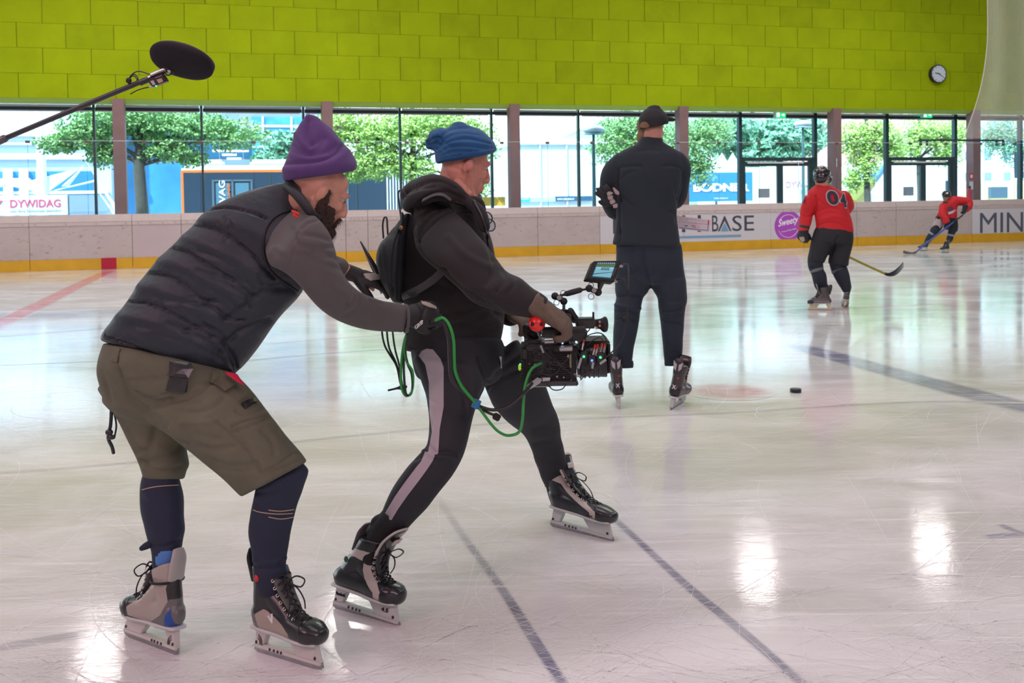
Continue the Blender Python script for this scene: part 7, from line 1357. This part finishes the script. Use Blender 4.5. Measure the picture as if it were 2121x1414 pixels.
for sh_, fo_, tp in ((shl, (((175, 960), (230, 945), (305, 930)), ((200, 985), (260, 975), (310, 965))), ((190, 968, 308, 940), (196, 992, 300, 965))), (shr, (((360, 940), (430, 920), (500, 940)),), ((370, 975, 500, 942), (378, 1000, 440, 975)))):
    garment('shin_sock', [sh_], SHN, Q, .010, 2, [(zp(*p), 1.6, .010) for p in fo_]); a, b = tp; MB().part(tube(es(zp, (a[0], a[1], a[2], a[3], Yp, 1.0), (b[0], b[1], b[2], b[3], Yp, 1.0)), n=22, cap=.05)).build('sock_tape', TAPE, Q, True)
MB().part(tube(es(zp, (462, 1070, 530, 1055, Yp-.01, 1.05), (474, 1120, 530, 1110, Yp-.01, 1.05)), n=20, cap=.05)).build('sock_tape', TAPE, Q, True)
GQ = M('glove_hockey', (.012, .014, .022), .6)
HG = MX(P(*zp((140, 635))[0], Yp+.02), P(*zp((130, 710))[0], Yp+.06)-P(*zp((140, 640))[0], Yp+.02), (-.6, -.75, .1))
gq = garment('glove', handparts(HG, 1, (35, 50, 35), 1.25, (40, -30), 1.5, 4)+[xf(limb([(Vector((-.06, 0, 0)), .065, .05), (Vector((.02, 0, 0)), .06, .045), (Vector((.08, 0, -.01)), .055, .045)], n=16, ref=(0, 0, 1), cap=.3), HG)], GQ, Q, .008, 2, label='black hockey glove with beige palm'); seat(gq, zp((105, 690), (140, 685), (150, 715), (135, 730), (110, 712)), M('palm_beige', (.42, .36, .25), .7), 'palm', gq, .006)
PS = dict(key='player', base=(.07, .065, .07), masks=[('s1', (.20, .18, .18), .4, [[(-.09, .083), (.15, .083), (.12, .115), (-.08, .115)]])], tongue=BLK, holder=M('holder_yellowed', (.62, .58, .38), .4))
h0, t0 = G(1722, 643), G(1674, 642); yw = math.degrees(math.atan2(t0.y-h0.y, t0.x-h0.x))
skate(Q, h0, yw+8, 0, 4, 1.0, PS, fine=False, label='black hockey skate gliding with toe to the left', lean=.1)
skate(Q, G(1750, 638), 75, 22, 10, 1.05, PS, fine=False, label='black hockey skate pushing off behind', z0=.02, lean=.0)
MB().part(limb([(P(*zp((352, 1160))[0], Yp+.02), .02), (P(*zp((358, 1120))[0], Yp+.02), .028), (P(*zp((366, 1100))[0], Yp+.02), .02)])).build('skate_tongue', BLK, Q, True)
def stick(name, lab, shaft, blade, r, mats, grip=None):
    t = thing(name, lab, 'hockey stick', shaft[-1]); n = len(shaft)
    MB().part(limb([(p, r*.75, r) for p in shaft[:2]], k=2, n=8, ref=(0, 0, 1), ex=4)).build('shaft', mats[0], t, True)
    if n > 2: MB().part(limb([(p, r*.75, r) for p in shaft[1:]], k=2, n=8, ref=(0, 0, 1), ex=4)).build('lower_shaft', mats[1], t, True)
    MB().part(limb(blade, k=4, n=12, ref=(0, 0, 1), cap=.4, ex=3)).build('blade', mats[2], t, True); return t
TB_ = M('stick_black', (.012, .012, .014), .45); SY = M('stick_yellow', (.32, .30, .02), .4)
hl = P(1845, 568, Yp+.62); 
st1 = stick('hockey_stick', 'black and yellow hockey stick of the player numbered 04', [P(*zp((105, 660))[0], Yp+.16), P(*zp((520, 858))[0], Yp+.40), P(*zp((640, 915))[0], Yp+.48), P(*zp((820, 998))[0], hl.y)], [(P(*zp((800, 988))[0], hl.y), .010, .014), (P(*zp((850, 1004))[0], hl.y), .010, .022), (P(*zp((900, 990))[0], hl.y+.08), .009, .036), (P(*zp((945, 955))[0], hl.y+.22), .009, .038), (P(*zp((972, 920))[0], hl.y+.35), .008, .036)], .015, (TB_, SY, TB_))
# ================================================================== THE FAR PLAYER
Yf = G(1935, 518).y
R_ = thing('person', 'person in red jersey, leaning sideways while skating near the boards at the far right', 'person', G(1945, 522))
zq = lambda *p: Z(1850, 370, 7.827, *p)
fwR = RM(-118, 12); HRr = Matrix.Translation(P(1960, 408, Yf)) @ fwR
me = meld(headparts(HRr)+[limb([(P(1962, 455, Yf+.05), .08), (P(1965, 435, Yf+.05), .09), (P(1962, 418, Yf), .06)], n=14), limb([(P(1950, 430, Yf), .06), (P(1955, 455, Yf-.1), .05)], n=10), limb([(P(1985, 420, Yf), .06), (P(2005, 420, Yf), .05), (P(2000, 432, Yf-.05), .045)], n=10), limb([(P(1954, 455, Yf), .08), (P(1938, 478, Yf), .06), (P(1915, 508, Yf), .04)], n=10), limb([(P(1972, 455, Yf), .08), (P(1972, 480, Yf), .06), (P(1960, 503, Yf), .04)], n=10)], .014, 2)
link(me, 'body', SKIN, R_)
hr_ = garment('helmet', [xf(ell((-.01, 0, .07), (.130, .108, .090)), HRr), xf(ell((-.05, 0, .01), (.08, .10, .085)), HRr)], HLM, R_, .012, 2)
MB().part(xf(ell((.09, .03, .115), (.03, .025, .02)), HRr)).build('helmet_badge', WH, hr_, True); MB().part(xf(prism([Vector((.11, -.09, .03)), Vector((.14, .0, .03)), Vector((.11, .09, .03)), Vector((.115, .09, -.04)), Vector((.145, .0, -.04)), Vector((.115, -.09, -.04))], Vector((.003, 0, 0))), HRr)).build('visor', glassmat('visor_clear', (0, 0, 0)), hr_)
jf = tube(es(zq, (770, 640, 1035, 650, Yf, .7), (755, 560, 1035, 560, Yf, .7), (745, 480, 1040, 470, Yf, .65), (755, 420, 1070, 380, Yf, .62), (800, 385, 1060, 310, Yf, .6), (870, 340, 1000, 285, Yf, .7)), n=28, cap=.1, cap2=.3)
af1 = tube(es(zq, (745, 430, 850, 470, Yf-.08, .9), (740, 500, 860, 530, Yf-.12, .9), (745, 590, 880, 610, Yf-.16, .9), (790, 660, 905, 650, Yf-.2, .9), (818, 735, 922, 700, Yf-.22, .9)), n=18, cap=.3, cap2=.1)
af2 = limb([(P(*zq((1040, 360))[0], Yf), .12), (P(*zq((1140, 370))[0], Yf), .11), (P(*zq((1225, 375))[0], Yf), .10), (P(*zq((1225, 440))[0], Yf-.05), .09), (P(*zq((1195, 490))[0], Yf-.08), .08)], n=16)
sk_ = tube(es(zq, (700, 605, 790, 640, Yf, .8), (745, 520, 860, 560, Yf, .8), (780, 450, 900, 470, Yf, .8)), n=16, cap=.1)
jf_ = garment('jersey', [jf, af1, af2, sk_], RJ, R_, .013, 2, rough=(.010, 5))
seat(jf_, zq((885, 470), (930, 440), (975, 470), (960, 530), (905, 545), (880, 510)), M('crest_dark', (.12, .02, .05), .7), 'crest', jf_, .01); seat(jf_, zq((885, 545), (960, 520), (1015, 505), (960, 560), (900, 580)), M('crest_pale', (.55, .45, .5), .7), 'crest', jf_, .016)
MB().part(tube(es(zq, (800, 370, 920, 390, Yf-.05, 1), (820, 410, 900, 430, Yf-.06, .8)), n=16, cap=.2)).build('neck_guard', BLK, R_, True)
WP_ = M('thigh_panel', (.45, .36, .36), .7)
tf1 = tube(es(zq, (690, 620, 800, 660, Yf, .9), (665, 720, 800, 770, Yf, .9), (640, 790, 770, 830, Yf, .9)), n=20, cap=.2); o = garment('hockey_pants', [tube(es(zq, (700, 610, 1040, 650, Yf, .6), (720, 650, 1045, 700, Yf, .6)), n=24, cap=.2), tf1, tube(es(zq, (900, 660, 1040, 680, Yf, .9), (905, 760, 1050, 760, Yf, .9), (900, 850, 1040, 850, Yf, .9)), n=20, cap=.2)], PB, R_, .013, 2)
seat(o, zq((700, 640), (775, 655), (800, 740), (760, 800), (650, 770), (670, 690)), WP_, 'thigh_panel', o, .012)
for a in (((620, 790, 770, 830), (590, 860, 700, 910), (530, 960, 640, 980), (500, 1040, 560, 1070)), ((900, 820, 1040, 830), (880, 920, 985, 920), (860, 990, 960, 1000), (850, 1040, 900, 1060))):
    garment('shin_sock', [tube(es(zq, *[(*b, Yf, .95) for b in a]), n=18, cap=.3)], SHN, R_, .012, 2)
for a in ((585, 850, 680, 915, 575, 880, 660, 935), (880, 890, 1000, 915, 875, 915, 985, 938)): MB().part(tube(es(zq, (*a[:4], Yf, 1.05), (*a[4:], Yf, 1.05)), n=16, cap=.05)).build('sock_tape', M('tape_pale', (.30, .28, .32), .3), R_, True)
for c0, f0, u0, sd in (((1165, 470), (1140, 590), (.4, -.8, .3), 1), ((872, 720), (862, 850), (-.3, -.9, .2), 1)):
    Hh = MX(P(*zq(c0)[0:1][0], Yf-.15), P(*zq(f0)[0], Yf-.15)-P(*zq(c0)[0], Yf-.15), u0)
    garment('glove', handparts(Hh, sd, (35, 50, 35), 1.2, (40, -30), 1.5)+[xf(limb([(Vector((-.06, 0, 0)), .07, .06), (Vector((.0, 0, 0)), .065, .055), (Vector((.07, 0, -.01)), .06, .05)], n=14, ref=(0, 0, 1), cap=.3), Hh)], GQ, R_, .011, 1)
PF = dict(short=1, key='far', base=(.03, .03, .035), tongue=BLK)
skate(R_, G(1922, 519), 196, 0, 6, 1.0, PF, fine=False, label='black hockey skate on the outstretched leg', lean=-.8); skate(R_, G(1966, 523), 205, 0, 4, 1.0, PF, fine=False, label='black hockey skate on the supporting leg', lean=-.25)
h2 = G(1892, 525.5)
stick('hockey_stick', 'blue shafted hockey stick of the player at the far boards', [P(*zq((1130, 590))[0], Yf-.12), P(*zq((980, 700))[0], Yf-.18), P(*zq((560, 1030))[0], (Yf-.2+h2.y)/2), P(*zq((345, 1205))[0], h2.y)], [(P(*zq((380, 1180))[0], h2.y), .012, .02), (P(*zq((310, 1215))[0], h2.y), .012, .035), (P(*zq((240, 1205))[0], h2.y), .012, .036), (P(*zq((165, 1180))[0], h2.y), .012, .030)], .018, (TB_, M('stick_blue', (.03, .07, .32), .4), M('blade_taped', (.13, .10, .11), .7)))
